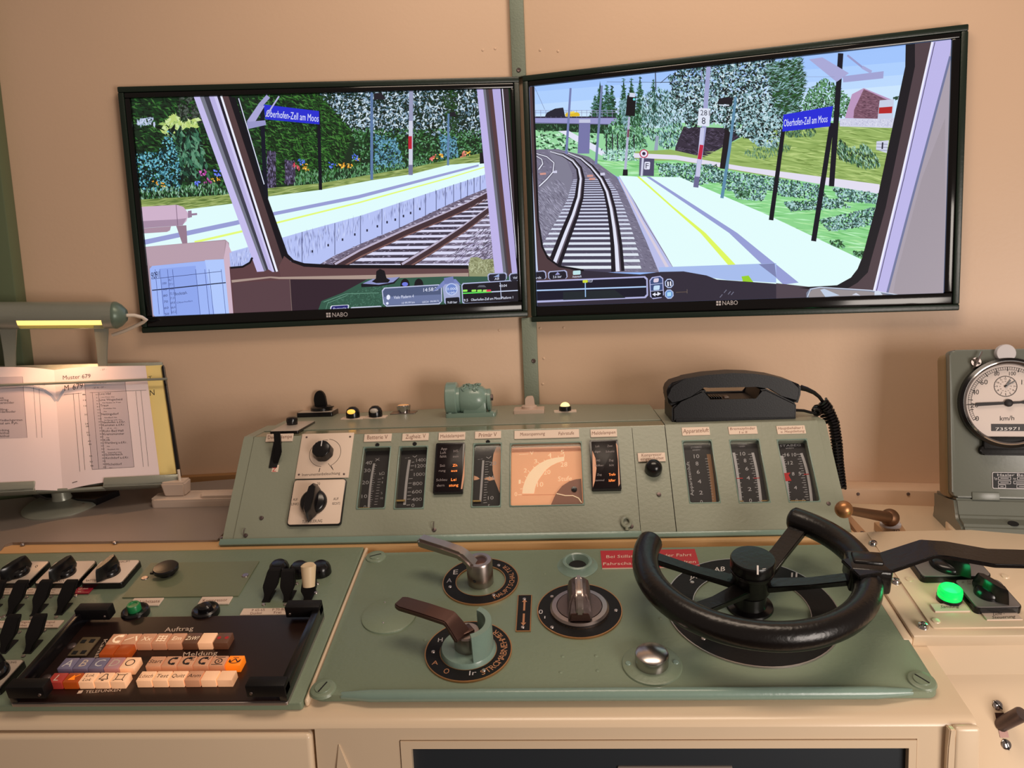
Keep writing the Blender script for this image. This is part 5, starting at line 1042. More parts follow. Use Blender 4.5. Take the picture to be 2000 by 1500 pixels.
q = top(1034, 806)
T = Thing('toggle_switch', 'small beige rotary toggle on square base at the foot of the central strip', 'switch', FTOP, q[0], q[1], 0)
MB().rprism(-0.028, 0.028, -0.022, 0.022, 0.0015, 0.008, 0.002, 0.0012).build('base', 'beige', T)
MB().lathe([(0.0145, 0.008), (0.0145, 0.0125), (0.012, 0.014), (0, 0.0145)], 26, (0, 0.002)).build('disc', 'beige', T)
mb = MB(); pr = [(-0.007, 0.012)]+[(0.0005-0.0075*math.cos(PI/2*i/6), 0.024+0.0075*math.sin(PI/2*i/6)) for i in range(7)]+[(0.006+0.004*math.sin(PI/2*i/4), 0.0315-0.012*(1-math.cos(PI/2*i/4))) for i in range(5)]+[(0.011, 0.012)]
n_ = len(pr); mb.raw([(x, -0.006, z) for x, z in pr]+[(x, 0.003, z) for x, z in pr], [tuple(range(n_)), tuple(range(2*n_-1, n_-1, -1))]+[(i, n_+i, n_+(i+1) % n_, (i+1) % n_) for i in range(n_)]); mb.build('handle', 'beige', T)

q = top(1104, 806)
T = Thing('indicator_lamp', 'lit cream domed lamp in black collar beside the beige toggle', 'lamp', FTOP, q[0], q[1], 0)
MB().rprism(-0.0205, 0.0205, -0.008, 0.010, 0.0015, 0.004, 0.001, 0.0004).build('plate', 'plate', T)
MB().lathe([(0.0112, 0.004), (0.0112, 0.011), (0.0095, 0.0125), (0, 0.0125)], 26).build('collar', 'black', T)
MB().dome(0, 0, 0.0122, 0.0088, 0.0075).build('lens', 'lamppale', T)

# --- telephone
PF = vert(FT_Y+0.02)
q = FTOP.px(1436, 823); ph = Thing('telephone', 'charcoal desk telephone with handset on its cradle, on the console', 'telephone', FTOP, q[0], FT_Y+0.02, 0)
def ppx(x, y): a, b = PF.px(x, y); return (a-ph.a, b-FT_Z)
def extr(name, prof, y0, y1, m, bev, parent=ph, ang=40):
    pr = [ppx(x, y) for x, y in prof]
    mb = MB(); mb.prism(pr, -y1, -y0, 0)            # prism axis becomes depth
    bmesh.ops.bevel(mb.bm, geom=[e for e in mb.bm.edges if abs(e.verts[0].co.z-e.verts[1].co.z) < 1e-6], offset=bev, segments=3, affect='EDGES', clamp_overlap=True)
    mb.bm.transform(Matrix(((1, 0, 0, 0), (0, 0, -1, 0), (0, 1, 0, 0), (0, 0, 0, 1))))
    return mb.build(name, m, parent, ang)
extr('base', [(1313, 824), (1313, 797), (1318, 792), (1332, 788), (1370, 763), (1378, 762), (1385, 784), (1479, 782), (1486, 761), (1497, 760), (1553, 787), (1556, 792), (1555, 822)], 0.0, 0.095, 'phone', 0.003)
extr('handset', [(1304, 776), (1303, 765), (1306, 756), (1314, 748), (1340, 740), (1380, 733), (1430, 729), (1470, 730), (1510, 735), (1545, 744), (1562, 751), (1567, 757), (1566, 772), (1561, 788), (1552, 787), (1528, 774), (1505, 760), (1492, 752), (1480, 750), (1385, 752), (1376, 757), (1350, 775), (1330, 789), (1312, 793), (1307, 789)], 0.002, 0.056, 'phone', 0.005)
extr('foot_rail', [(1320, 825), (1320, 817), (1552, 815), (1553, 822)], -0.0012, 0.002, 'phone', 0.0006)
extr('red_strip', [(1405, 755.5), (1406, 752), (1464, 752), (1463, 756)], 0.03, 0.05, mat('orange_red_plastic', (206, 84, 56), 0.4, var=0), 0.0005)
mb = MB()
for x in (1393, 1398, 1403, 1408, 1413): a, b = ppx(x, 783); mb.box(a, a+0.002, 0.02, 0.05, b, b+0.0035, 0.0005)
mb.build('speaker_slots', 'black', ph)
a, b = ppx(1427, 783); MB().box(a-0.004, a+0.004, 0.03, 0.045, b-0.001, b+0.003, 0.001).build('push_key', 'beige', ph)
CF = vert(FT_Y+0.035)
def cpx(x, y, dy=0.0): a, b = CF.px(x, y); return V((a-ph.a, 0.015+dy, b-FT_Z))
mb = MB(); path = [cpx(x, y) for x, y in ((1564, 757), (1575, 760), (1590, 767), (1600, 775), (1608, 786))]
mb.tube(path, [0.0048, 0.0042, 0.0034, 0.003, 0.0026], 10)
def coil(mb, pts, turns, rad, wr):
    pts = [V(p) for p in pts]; L = [0]
    for p, q in zip(pts, pts[1:]): L.append(L[-1]+(q-p).length)
    out = []; N = turns*9
    for i in range(N+1):
        s_ = L[-1]*i/N; k = max(j for j in range(len(L)-1) if L[j] <= s_+1e-9); t = (s_-L[k])/(L[k+1]-L[k]); p = pts[k].lerp(pts[k+1], t); d = (pts[k+1]-pts[k]).normalized()
        n1 = d.cross(V((0, 1, 0))).normalized(); n2 = d.cross(n1); a = 2*PI*i/9
        out.append(p+n1*rad*math.cos(a)+n2*rad*math.sin(a))
    mb.tube(out, wr, 6); return out
coil(mb, [cpx(1606, 784), cpx(1618, 800), cpx(1627, 825, -0.004), cpx(1630, 860, -0.01), cpx(1632, 900, -0.012), cpx(1636, 950, -0.016)], 30, 0.0074, 0.0024)
mb.tube([cpx(1552, 801), cpx(1570, 802), cpx(1585, 806), cpx(1594, 806)], 0.0024, 8)
coil(mb, [cpx(1594, 806), cpx(1602, 800, 0.012), cpx(1614, 806, 0.012), cpx(1622, 830, 0.012)], 8, 0.0066, 0.0023)
mb.build('coiled_cord', 'black', ph)
# ------------------------------------------------------------------ the control desk
WORLD = Fr((0, 0, 0), (1, 0, 0), (0, 1, 0))
DESKT = Thing('control_desk', 'cream enamelled control desk with drawer and recessed front opening', 'desk', WORLD, 0, 1.0, 0)
def wpart(mb, name, m, T, ang=35):
    o = mb.build(name, m, None, ang); o.parent = T.o; o.matrix_parent_inverse = T.o.matrix_world.inverted(); return o
def xprof(prof, x0, x1, bev=0):
    """profile in the (y, z) plane run along x"""
    n = len(prof); mb = MB()
    ar = sum(prof[i][0]*prof[(i+1) % n][1]-prof[(i+1) % n][0]*prof[i][1] for i in range(n))
    if ar < 0: prof = prof[::-1]
    mb.raw([(x0, y, z) for y, z in prof]+[(x1, y, z) for y, z in prof], [tuple(range(n-1, -1, -1)), tuple(range(n, 2*n))]+[(i, (i+1) % n, n+(i+1) % n, n+i) for i in range(n)])
    if bev: bmesh.ops.bevel(mb.bm, geom=mb.bm.edges[:], offset=bev, segments=3, affect='EDGES', clamp_overlap=True)
    return mb
def dk(v, h): p = DESK.at(0, v, h); return (p.y, p.z)
X0, X1 = -1.12, 0.428
fz = dk(0.655, -0.010)[1]
prof = [dk(0.995, -0.010), dk(0.672, -0.010)]
fy = 0.792
c0 = dk(0.672, -0.010)
prof += [(fy+0.010, c0[1]-0.0028), (fy+0.005, c0[1]-0.0048), (fy+0.0015, c0[1]-0.0078), (fy, c0[1]-0.0115), (1.13, c0[1]-0.0115)]
wpart(xprof(prof, X0, X1), 'desktop', 'cream', DESKT, 60)
wpart(MB().box(X0, 0.428, 1.115, 1.40, 0.86, 0.9148), 'ledge', 'lampcream', DESKT)
# fascia with its cut-outs
dr = FASC.px(612, 1470)[0]; dtop = FASC.px(300, 1431)[1]
ol, ot = FASC.px(782, 1470)[0], FASC.px(1280, 1444)[1]; orr = FASC.px(1791, 1460)[0]
ztop = c0[1]-0.0113
mb = MB(); holed(mb, X0, X1, 0.15, ztop, [(X0+0.02, dr+0.0035, 0.30, dtop+0.0035), (ol, orr, 0.30, ot)], -0.05, 0.0)
mb.bm.transform(FASC.mat()); wpart(mb, 'fascia', 'cream', DESKT)
dw = MB(); dw.box(X0+0.024, dr, 0.304, dtop, -0.04, 0.006, 0.005, 3); dw.bm.transform(FASC.mat()); wpart(dw, 'drawer', 'cream', DESKT)
mb = MB(); r_ = 0.012
holed(mb, ol+0.001, orr-0.001, 0.301, ot-0.001, [(ol+0.001+r_, orr-0.001-0.008, 0.305, ot-0.001-0.009)], -0.03, 0.0015); mb.bm.transform(FASC.mat()); wpart(mb, 'opening_frame', 'cream', DESKT)
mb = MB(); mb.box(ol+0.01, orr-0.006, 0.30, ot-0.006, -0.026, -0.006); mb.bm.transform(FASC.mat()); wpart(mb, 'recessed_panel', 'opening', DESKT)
a, b = FASC.px(1340, 1498, -0.0055); mb = MB(); mb.rprism(a-0.075, a+0.05, b-0.02, b+0.0015, -0.006, -0.004, 0.001); mb.bm.transform(FASC.mat()); wpart(mb, 'stowed_plate', 'sheet', DESKT)
mb = MB(); p_ = FASC.px(1850, 1440)[0]
mb.box(p_+0.003, X1, 0.15, ztop+0.004, 0.0, 0.010, 0.004, 3); mb.loft([((p_+0.001, 0.15, 0.0005), 0.010, (0, 0, 0.002)), ((p_+0.001, ztop-0.02, 0.0045), 0.004, (0, 0, 0.004)), ((p_+0.001, ztop+0.002, 0.005), 0.003, (0, 0, 0.005))], 0.001); mb.bm.transform(FASC.mat()); wpart(mb, 'corner_post', 'cream', DESKT, 50)
mb = MB(); a, b = FASC.px(662, 1452); mb.loft([((a+0.004, 0.15, 0.001), 0.016, (0, 0, 0.003)), ((a+0.003, b-0.03, 0.0005), 0.008, (0, 0, 0.002)), ((a, b, 0.0), 0.001, (0, 0, 0.001))], 0.002); mb.bm.transform(FASC.mat()); wpart(mb, 'highlight_rib', 'cream', DESKT, 50)  # low rib shaped in place of a soft cone of highlight
# grey metal shelf on the left
sp = [SHELF.px(x, y) for x, y in ((424, 1054), (230, 1057), (24, 1059), (8, 1065), (0, 1079))]
mb = MB(); mb.prism(sp+[(-1.15, sp[-1][1]), (-1.15, 0.165), (-0.9, 0.22), (-0.545, 0.275)], -0.01, 0.0, 0.0006, 1); mb.bm.transform(SHELF.mat()); wpart(mb, 'shelf_plate', 'sheet', DESKT)
for x, y in ((44, 1062), (224, 1059), (432, 1050)):
    q = SHELF.px(x, y); mb = MB(); mb.lathe([(0.004, -0.0015), (0.003, 0.0012), (0, 0.0018)], 12, q); mb.bm.transform(SHELF.mat()); wpart(mb, 'screw', 'steel', DESKT)

# --- green centre panel
q0 = DESK.px(720, 1082); cxp, cvp = 0.0525, 0.825
CP = Thing('control_board', 'sage green cast control panel under the wheel, screwed at its corners', 'panel', DESK, cxp, cvp, 0)
px0, px1, pv0, pv1 = -0.302-cxp, 0.405-cxp, 0.6815-cvp, 0.9685-cvp
mb = MB(); mb.rprism(px0, px1, pv0, pv1, -0.0095, 0.0, 0.012, 0.0065, 6)
mb.build('plate', 'deskgreen', CP, 40)
mb = MB(); pts = [(px0+0.035, pv0+0.003, -0.0035), (px0+0.07, pv0-0.001, -0.0005), (0, pv0-0.001, 0.0), (px1-0.07, pv0-0.001, -0.0005), (px1-0.03, pv0+0.003, -0.0035)]
mb.tube(pts, [0.004, 0.0068, 0.0072, 0.0068, 0.004], 14); mb.build('front_bead', 'green2', CP, 60)
for x, y, r_ in ((734, 1088, 0.4), (631, 1346, 1.2), (1800, 1330, 2.2)):
    a, b = CP.px(x, y)
    mb = MB(); mb.lathe([(0.016, -0.001), (0.0145, 0.0016), (0.013, 0.0022), (0, 0.0022)], 24, (a, b)); o = mb.build('boss', 'deskgreen', CP)
    mb = MB(); mb.lathe([(0.0095, 0.0022), (0.009, 0.0034), (0, 0.0036)], 20); s_ = mb.build('screw', 'deskgreen', o); s_.location = (a, b, 0)
    mb = MB(); mb.box(-0.0085, 0.0085, -0.0008, 0.0008, 0.003, 0.0038); s2 = mb.build('slot', 'dark', o); s2.location = (a, b, 0); s2.rotation_euler = (0, 0, r_)
for x, y in ((1099, 1282), (1164, 1281), (1095, 1313), (1167, 1310), (1290, 1208), (1395, 1105), (1064, 1120), (830, 1250), (770, 1170)):
    a, b = CP.px(x, y); MB().dome(a, b, 0.0, 0.0024, 0.0006, 10, 3).build('paint_blister', 'deskgreen', CP)
# --- left panel
lx0, lx1 = -1.10, DESK.px(650, 1220)[0]
LP = Thing('switch_board', 'flat sage green switch panel on the left of the desk, below the shelf', 'panel', DESK, -0.6, 0.83, 0)
mb = MB(); mb.rprism(lx0+0.6, lx1+0.6, 0.669-0.83, 0.986-0.83, -0.0095, -0.0002, 0.003, 0.001, 3); mb.build('plate', 'deskgreen', LP)
mb = MB(); mb.box(lx1+0.0008, -0.3035, 0.674, 0.990, -0.0105, -0.0008, 0.003, 3); mb.bm.transform(DESK.mat()); wpart(mb, 'divider_strip', 'cream', DESKT)
a0, a1, b0, b1 = LP.rect([(282, 1099), (505, 1096), (467, 1163), (251, 1167)], 0.0015)
mb = MB(); mb.box(a0, a1, b0, b1, -0.0005, 0.0015, 0.0004, 1); cvp_ = mb.build('cover_plate', mat('olive_green_cover_paint', (118, 124, 96), 0.4, var=0.07, bump=0.15, scale=30), LP, label='flat olive cover plate held by two screws')
for x, y in ((283, 1129), (479, 1124)):
    q = LP.px(x, y, 0.0015); mb = MB(); mb.lathe([(0.0052, 0.0015), (0.0046, 0.0026), (0.002, 0.0030), (0, 0.0022)], 16, q); mb.build('screw', 'steel', cvp_)

# --- ring plates on the centre panel
def ringplate(T, ri, ro, z=0.0022, edge='brass'):
    MB().ring(0, 0, 0, z, ri, ro-0.0012, 64).build('scale_ring', 'blackm', T)
    MB().ring(0, 0, 0, z+0.0002, ro-0.0013, ro, 64).build('ring_edge', edge, T)
    MB().ring(0, 0, 0, z+0.0002, ri-0.001, ri, 56).build('ring_edge', edge, T)
def rivets(T, pts, z=0.0022, r=0.0026):
    for x, y in pts: MB().lathe([(r, z), (r*0.8, z+0.0008), (0, z+0.001)], 14, T.px(x, y, z)).build('rivet', 'wear', T)
def arm(T, pts, m, name='handle', parent=None, bev=0.002):
    """bar through image points at given heights: (x, y, h, half width, half thickness)"""
    P3 = [V((*T.px(x, y, h), h)) for x, y, h, w_, t in pts]; secs = []
    for i, p in enumerate(P3):
        d = (P3[min(i+1, len(P3)-1)]-P3[max(i-1, 0)]).normalized(); side = V((0, 0, 1)).cross(d).normalized(); up = d.cross(side)
        secs.append((p, side*pts[i][3], up*pts[i][4]))
    mb = MB(); mb.loft(secs, bev); return mb.build(name, m, parent or T, 50)

q = DESK.px(939, 1136)
T = Thing('main_switch_lever', 'polished steel lever pointing left over ring plate HAUPTSCHALTER', 'lever', DESK, q[0], q[1], 0)
ringplate(T, 0.0352, 0.0535)
mb = MB(); mb.arctext('HAUPTSCHALTER', 0, 0, 0.0024, 0.0440, 0.0072, math.radians(-62), math.radians(48)); mb.build('lettering', 'brassink', T)
mb = MB(); mb.textpx(T, 'E', (885, 1122), (894, 1121), (1, -9), 0.0024); mb.textpx(T, 'A', (872, 1138), (882, 1137), (1, -8), 0.0024); mb.build('lettering', 'greybar', T)
rivets(T, ((974, 1104), (964, 1162), (879, 1146)))
MB().lathe([(0.0182, 0), (0.0182, 0.034), (0.0168, 0.0365), (0.0115, 0.0367), (0.0105, 0.0355), (0, 0.0355)], 36).build('hub', 'steel', T)
MB().lathe([(0.0102, 0.0356), (0.009, 0.0362), (0, 0.0364)], 24).build('hub_plug', 'brownsteel', T)
a_, b_ = T.px(922, 1133, 0.012); MB().lathe([(0.0024, -0.001), (0.002, 0.0006), (0, 0.0003)], 12, T=Matrix.Translation((-0.006, -0.0172, 0.013)) @ Matrix.Rotation(PI/2, 4, 'X')).build('set_screw', 'dark', T)
arm(T, [(930, 1108, 0.029, 0.0105, 0.0050), (914, 1092, 0.040, 0.0098, 0.0056), (903, 1081, 0.048, 0.0098, 0.0062), (870, 1070, 0.0505, 0.0098, 0.0070), (820, 1055, 0.0515, 0.0092, 0.0074)], 'steel', bev=0.0035)

q = DESK.px(915, 1272)
T = Thing('pantograph_lever', 'dark flat steel lever pointing left over ring plate STROMABNEHMER', 'lever', DESK, q[0], q[1], 0)
ringplate(T, 0.0352, 0.0537)
mb = MB(); mb.arctext('STROMABNEHMER', 0, 0, 0.0024, 0.0440, 0.0082, math.radians(-66), math.radians(50)); mb.textpx(T, 'O', (866, 1316), (877, 1315), (1, -10), 0.0024); mb.textpx(T, 'A', (843, 1298), (855, 1298), (2, -8), 0.0024); mb.build('lettering', 'brassink', T)
mb = MB(); mb.textpx(T, 'H', (855, 1254), (864, 1253), (1, -8), 0.0024); mb.textpx(T, 'Ir', (916, 1319), (930, 1318), (1, -9), 0.0024); mb.build('lettering', 'greybar', T)
rivets(T, ((846, 1273), (945, 1309)))
MB().lathe([(0.0345, 0), (0.0345, 0.004), (0.0322, 0.0085), (0, 0.0085)], 48).build('base', 'green2', T)
mb = MB(); mb.lathe([(0.0232, 0.0085), (0.0318, 0.0085), (0.0312, 0.045), (0.0238, 0.045), (0.0232, 0.0085)], 22, a0=math.radians(-72), a1=math.radians(62))
n_ = 5
for a in (math.radians(-72), math.radians(62)): mb.raw([((r)*math.cos(a), r*math.sin(a), z) for r, z in ((0.0232, 0.0085), (0.0318, 0.0085), (0.0312, 0.045), (0.0238, 0.045))], [(0, 1, 2, 3)])
mb.build('guard', 'green2', T)
MB().lathe([(0.0165, 0.0085), (0.0165, 0.029), (0.015, 0.031), (0, 0.031)], 32).build('hub', 'steel', T)
MB().box(-0.0075, 0.0075, -0.0075, 0.0075, 0.031, 0.0345, 0.001, T=Matrix.Rotation(0.6, 4, 'Z')).build('square_shaft', 'brownsteel', T)
arm(T, [(905, 1245, 0.030, 0.0125, 0.0032), (890, 1224, 0.040, 0.0118, 0.0034), (878, 1208, 0.049, 0.0115, 0.0036), (830, 1192, 0.050, 0.0115, 0.0036), (786, 1179, 0.050, 0.0112, 0.0036), (778, 1176, 0.050, 0.008, 0.0034)], 'brownsteel', bev=0.0014)

q = DESK.px(1132, 1193)
T = Thing('rotary_selector', 'heavy grey iron selector knob with raised finger bar beside the small arrow plate', 'switch', DESK, q[0], q[1], 0)
ringplate(T, 0.0385, 0.0555)
mb = MB(); mb.textpx(T, '0', (1052, 1199), (1060, 1199), (0.5, -8.5), 0.0024); mb.textpx(T, '1', (1063, 1208), (1065, 1208), (0.3, -5), 0.0024); mb.build('lettering', 'greybar', T)
rivets(T, ((1078, 1165), (1078, 1225), (1203, 1192)))
MB().lathe([(0.0385, 0), (0.0385, 0.006), (0.036, 0.0085), (0.030, 0.0088), (0.029, 0.0075), (0, 0.0075)], 48).build('disc', 'steel', T)
MB().lathe([(0.0288, 0.0076), (0.0288, 0.0092), (0, 0.0095)], 40).build('inner_disc', 'iron', T)
mb = MB(); mb.loft([((0, -0.002, 0.009), 0.0155, 0.031), ((0, -0.001, 0.022), 0.0145, 0.029), ((0, 0.001, 0.034), 0.0120, 0.0235), ((0, 0.003, 0.039), 0.0065, 0.017)], 0.0025); mb.build('handle', 'iron', T, 50)
mb = MB(); mb.loft([((0, -0.029, 0.010), 0.005, 0.004), ((0, -0.028, 0.026), 0.0045, 0.0038), ((0, -0.006, 0.0405), 0.0048, 0.018), ((0, 0.004, 0.044), 0.0040, 0.014)], 0.0018); mb.build('finger_rib', 'steel', T, 50)
mb = MB(); mb.loft([((0, -0.0305, 0.010), 0.0135, 0.003), ((0, -0.0300, 0.020), 0.0115, 0.003)], 0.001); mb.build('front_lip', 'brownsteel', T)

q = [DESK.px(x, y) for x, y in ((1012, 1164), (1040, 1163), (1036, 1234), (1006, 1235))]
T = Thing('arrow_plate', 'small upright black plate with two copper arrows', 'label plate', DESK, sum(p[0] for p in q)/4, sum(p[1] for p in q)/4, 0)
x0, x1, y0, y1 = T.rect([(1012, 1164), (1040, 1163), (1036, 1234), (1006, 1235)], 0)
MB().box(x0, x1, y0, y1, 0, 0.0016, 0.0003, 1).build('edge', 'brass', T); pl = MB().box(x0+0.0013, x1-0.0013, y0+0.0013, y1-0.0013, 0.0012, 0.0019).build('plate', 'blackm', T)
mb = MB()
for s_ in (1, -1):
    cy = (y0+y1)/2; mb.line([(0, cy+s_*0.003), (0, cy+s_*0.022)], 0.0026, 0.0020); mb.flat([(-0.0035, cy+s_*0.021), (0.0035, cy+s_*0.021), (0, cy+s_*0.027)], 0.0020)
mb.build('arrow', 'brassink', pl); rivets(T, ((1024, 1170), (1021, 1225)), 0.0018)

q = DESK.px(1128, 1105)
T = Thing('socket_cup', 'empty green flared socket hole above the iron selector', 'socket', DESK, q[0], q[1], 0)
MB().lathe([(0.029, 0.0002), (0.024, 0.003), (0.021, 0.0085), (0.0185, 0.0095), (0.0165, 0.0085), (0.0125, 0.0006)], 36).build('rim', 'green2', T)
MB().lathe([(0.0128, 0.0007), (0.010, 0.0006), (0, 0.0004)], 24).build('bore', 'dark', T)
q = DESK.px(760, 1203)
T = Thing('blanking_disc', 'flat round green blanking cover under the dark pantograph lever', 'cover', DESK, q[0], q[1], 0)
MB().lathe([(0.0365, 0), (0.036, 0.0018), (0.0345, 0.0024), (0, 0.0024)], 48).build('disc', 'deskgreen', T)
for x, y in ((752, 1179), (749, 1219)): MB().lathe([(0.0014, 0.0024), (0.001, 0.003), (0, 0.0031)], 8, T.px(x, y)).build('pin', 'wear', T)

q = [DESK.px(x, y, 0.002) for x, y in ((1173, 1076), (1358, 1072), (1365, 1103), (1176, 1112))]
T = Thing('warning_sign', 'red warning sign with white lettering half hidden by the wheel rim', 'sign', DESK, sum(p[0] for p in q)/4, sum(p[1] for p in q)/4, 0)
x0, x1, y0, y1 = T.rect([(1173, 1076), (1358, 1072), (1365, 1103), (1176, 1112)], 0.002)
MB().box(x0, x1, y0-0.001, y1, 0, 0.0016).build('backing', 'plate', T); pl = MB().box(x0, x1, y0, y1, 0.0016, 0.0021).build('plate', 'red', T)
mb = MB(); mb.textpx(T, 'Bei Stillstand vor jeder Fahrt', (1184, 1090), (1351, 1086), (0.3, -5.6), 0.0023); mb.textpx(T, 'Fahrschalter auf AB schalten', (1178, 1104), (1359, 1099.5), (0.3, -5.6), 0.0023); mb.build('lettering', 'plate', pl)

q = DESK.px(1273, 1298)
T = Thing('push_button', 'large polished steel push button in a round green rosette', 'button', DESK, q[0], q[1], 0)
MB().lathe([(0.0355, 0), (0.0345, 0.0018), (0.033, 0.0024), (0, 0.0024)], 48).build('rosette', 'deskgreen', T)
MB().lathe([(0.0195, 0.0024), (0.0198, 0.0145), (0.0190, 0.0170), (0.0165, 0.0185), (0, 0.0205)], 40).build('cap', mat('worn_bright_steel', (188, 180, 176), 0.24, metal=1.0, var=0.08, scale=30), T, 30)
for x, y in ((1227, 1296), (1320, 1294)): MB().lathe([(0.0036, 0.0024), (0.003, 0.0034), (0, 0.0036)], 14, T.px(x, y, 0.002)).build('screw', 'green2', T)

# --- wheel
T = Thing('dial_ring', 'large black ring plate with white letters beneath the hand wheel', 'label plate', DESK, 0.2335, 0.8265, 0)
ringplate(T, 0.0735, 0.1085, 0.002, 'wear')
mb = MB()
for t, p0, p1, c in (('AB', (1394, 1117), (1416, 1115), 9), ('FAHRT', (1428, 1113), (1472, 1110), 9), ('JA-', (1347, 1131), (1366, 1129), 8), ('II', (1545, 1127), (1557, 1127), 9)): mb.textpx(T, t, p0, p1, (0.5, -c), 0.0023)
mb.build('lettering', 'white', T); rivets(T, ((1352, 1137), (1374, 1247)), 0.002, 0.003)
WH, WR_ = 0.063, 0.134
T = Thing('hand_wheel', 'black open-topped hand wheel with flat grip bar reaching to the right', 'wheel', DESK, 0.233, 0.832, 0)
mb = MB(); a0, a1 = math.radians(156), math.radians(412); pts = []; rs = []
for i in range(65):
    a = a0+(a1-a0)*i/64; pts.append((WR_*math.cos(a), WR_*math.sin(a), WH)); rs.append(0.0168)
def endcap(p, d, rev):
    out = []
    for k in (0.25, 0.55, 0.8, 0.95, 1.0): out.append((tuple(V(p)+V(d)*0.009*k), 0.0168*math.sqrt(max(0.0, 1-(k*0.93)**2))))
    return out
d0 = (math.sin(a0), -math.cos(a0), 0); d1 = (-math.sin(a1), math.cos(a1), 0)
e0 = endcap(pts[0], d0, 0)[::-1]; e1 = endcap(pts[-1], d1, 0)
mb.tube([p for p, r in e0]+pts+[p for p, r in e1], [r for p, r in e0]+rs+[r for p, r in e1], 22); mb.build('rim', 'wheel', T, 60)
MB().lathe([(0.030, 0.0002), (0.029, 0.003), (0.0215, 0.005), (0.0205, 0.012), (0.0205, 0.046), (0, 0.046)], 36).build('shaft', 'black', T)
mb = MB(); mb.lathe([(0.0205, 0.022), (0.0235, 0.027), (0.0235, 0.048), (0.0262, 0.052), (0.0268, 0.054), (0.0272, 0.057), (0.0255, 0.058), (0.0275, 0.0595), (0.0278, 0.072), (0.0265, 0.0742), (0, 0.0748)], 40); hub = mb.build('hub', 'wheel', T)
mb = MB(); p0 = T.px(1480, 1122, 0.0752); p1 = T.px(1480, 1104, 0.0752); mb.line([p0, p1], 0.0022, 0.0750); mb.line([T.px(1489, 1111, 0.0752), T.px(1496, 1110, 0.0752)], 0.0008, 0.0750); mb.build('pointer_line', 'white', hub)
for x, y, hw, r1 in ((1306, 1096, 0.0088, None), (1562, 1034, 0.0115, None), (1640, 1130, 0.0088, None), (1372, 1184, 0.0100, None)):
    a, b = T.px(x, y, 0.055); an = math.atan2(b, a); c_, s_ = math.cos(an), math.sin(an); sd = V((-s_, c_, 0))
    mb = MB(); mb.loft([(V((0.018*c_, 0.018*s_, 0.034)), sd*hw*1.2, V((0, 0, 0.0048))), (V((0.07*c_, 0.07*s_, 0.044)), sd*hw, V((0, 0, 0.0036))), (V((0.124*c_, 0.124*s_, 0.058)), sd*hw*1.05, V((0, 0, 0.0042)))], 0.0012); mb.build('spoke', 'wheel', T, 50)
ca = math.atan2(*reversed(T.px(1655, 1108, 0.07)))
R4 = Matrix.Rotation(ca, 4, 'Z')
mb = MB(); mb.box(0.110, 0.158, -0.024, 0.020, 0.050, 0.0835, 0.004, 2, T=R4); mb.box(0.116, 0.150, -0.010, 0.012, 0.080, 0.0865, 0.002, 2, T=R4); mb.build('clamp', 'wheel', T, 50)
MB().ball(tuple(R4 @ V((0.128, -0.024, 0.066))), 0.0085, 16, 8).build('clamp_bolt', 'black', T)
arm(T, [(1660, 1112, 0.080, 0.0185, 0.0028), (1705, 1104, 0.080, 0.0180, 0.0028), (1728, 1100, 0.081, 0.0178, 0.0028), (1812, 1072, 0.092, 0.0175, 0.0028), (1850, 1075, 0.0925, 0.0172, 0.0028), (1935, 1090, 0.090, 0.0170, 0.0028), (2010, 1092, 0.090, 0.0165, 0.0028), (2060, 1092, 0.090, 0.0165, 0.0028)], 'wheel', 'grip_bar', bev=0.0012)

# --- left panel switches
camswitch('first black pointer switch from the left on the switch panel', DESK, [(18, 1097), (90, 1096), (59, 1138), (-28, 1139)], 0.010, (36, 1120), 0.0155, -PI/2-0.35, [('0', (68, 1109), (74, 1107), 4)], gl=1.75, gh=0.019, group=None)
camswitch('second black pointer switch from the left on the switch panel', DESK, [(109, 1096), (181, 1096), (153, 1138), (70, 1139)], 0.010, (127, 1120), 0.0155, -PI/2-0.25, [('ZEIT', (110, 1137), (126, 1136), 3.5)], 'plate', gl=1.75, gh=0.019)
camswitch('third black pointer switch from the left on the switch panel, beside the olive cover', DESK, [(197, 1095), (270, 1094), (239, 1137), (161, 1138)], 0.010, (214, 1119), 0.0155, -PI/2-0.15, [('BATTERIE', (168, 1136), (194, 1135), 4), ('HAUPT', (233, 1099), (254, 1098), 3.5)], 'plate', gl=1.75, gh=0.019)
camswitch('black switch on grey plate at the lower left corner of the desk', DESK, [(-22, 1290), (44, 1288), (0, 1344), (-76, 1346)], 0.010, (-16, 1318), 0.020, -PI/2, [('SPEISUNG', (2, 1297), (32, 1295), 4)])
def paddle(T, base, topp, hh, w0=0.0045, w1=0.0105, m='blackm'):
    a = T.px(*base, 0.0); b = T.px(*topp, hh); mb = MB()
    def L(t, k=0): return (a[0]+(b[0]-a[0])*t, a[1]+(b[1]-a[1])*t, hh*t)
    mb.loft([(L(0.0), w0, (0, 0.0045, 0)), (L(0.22), w0*1.1, (0, 0.0048, 0)), (L(0.48), w1*0.98, (0, 0.0048, 0)), (L(0.95), w1*0.88, (0, 0.0038, 0)), (L(1.0), w1*0.8, (0, 0.0030, 0))], 0.0008)
    return mb.build('lever', m, T, 40)
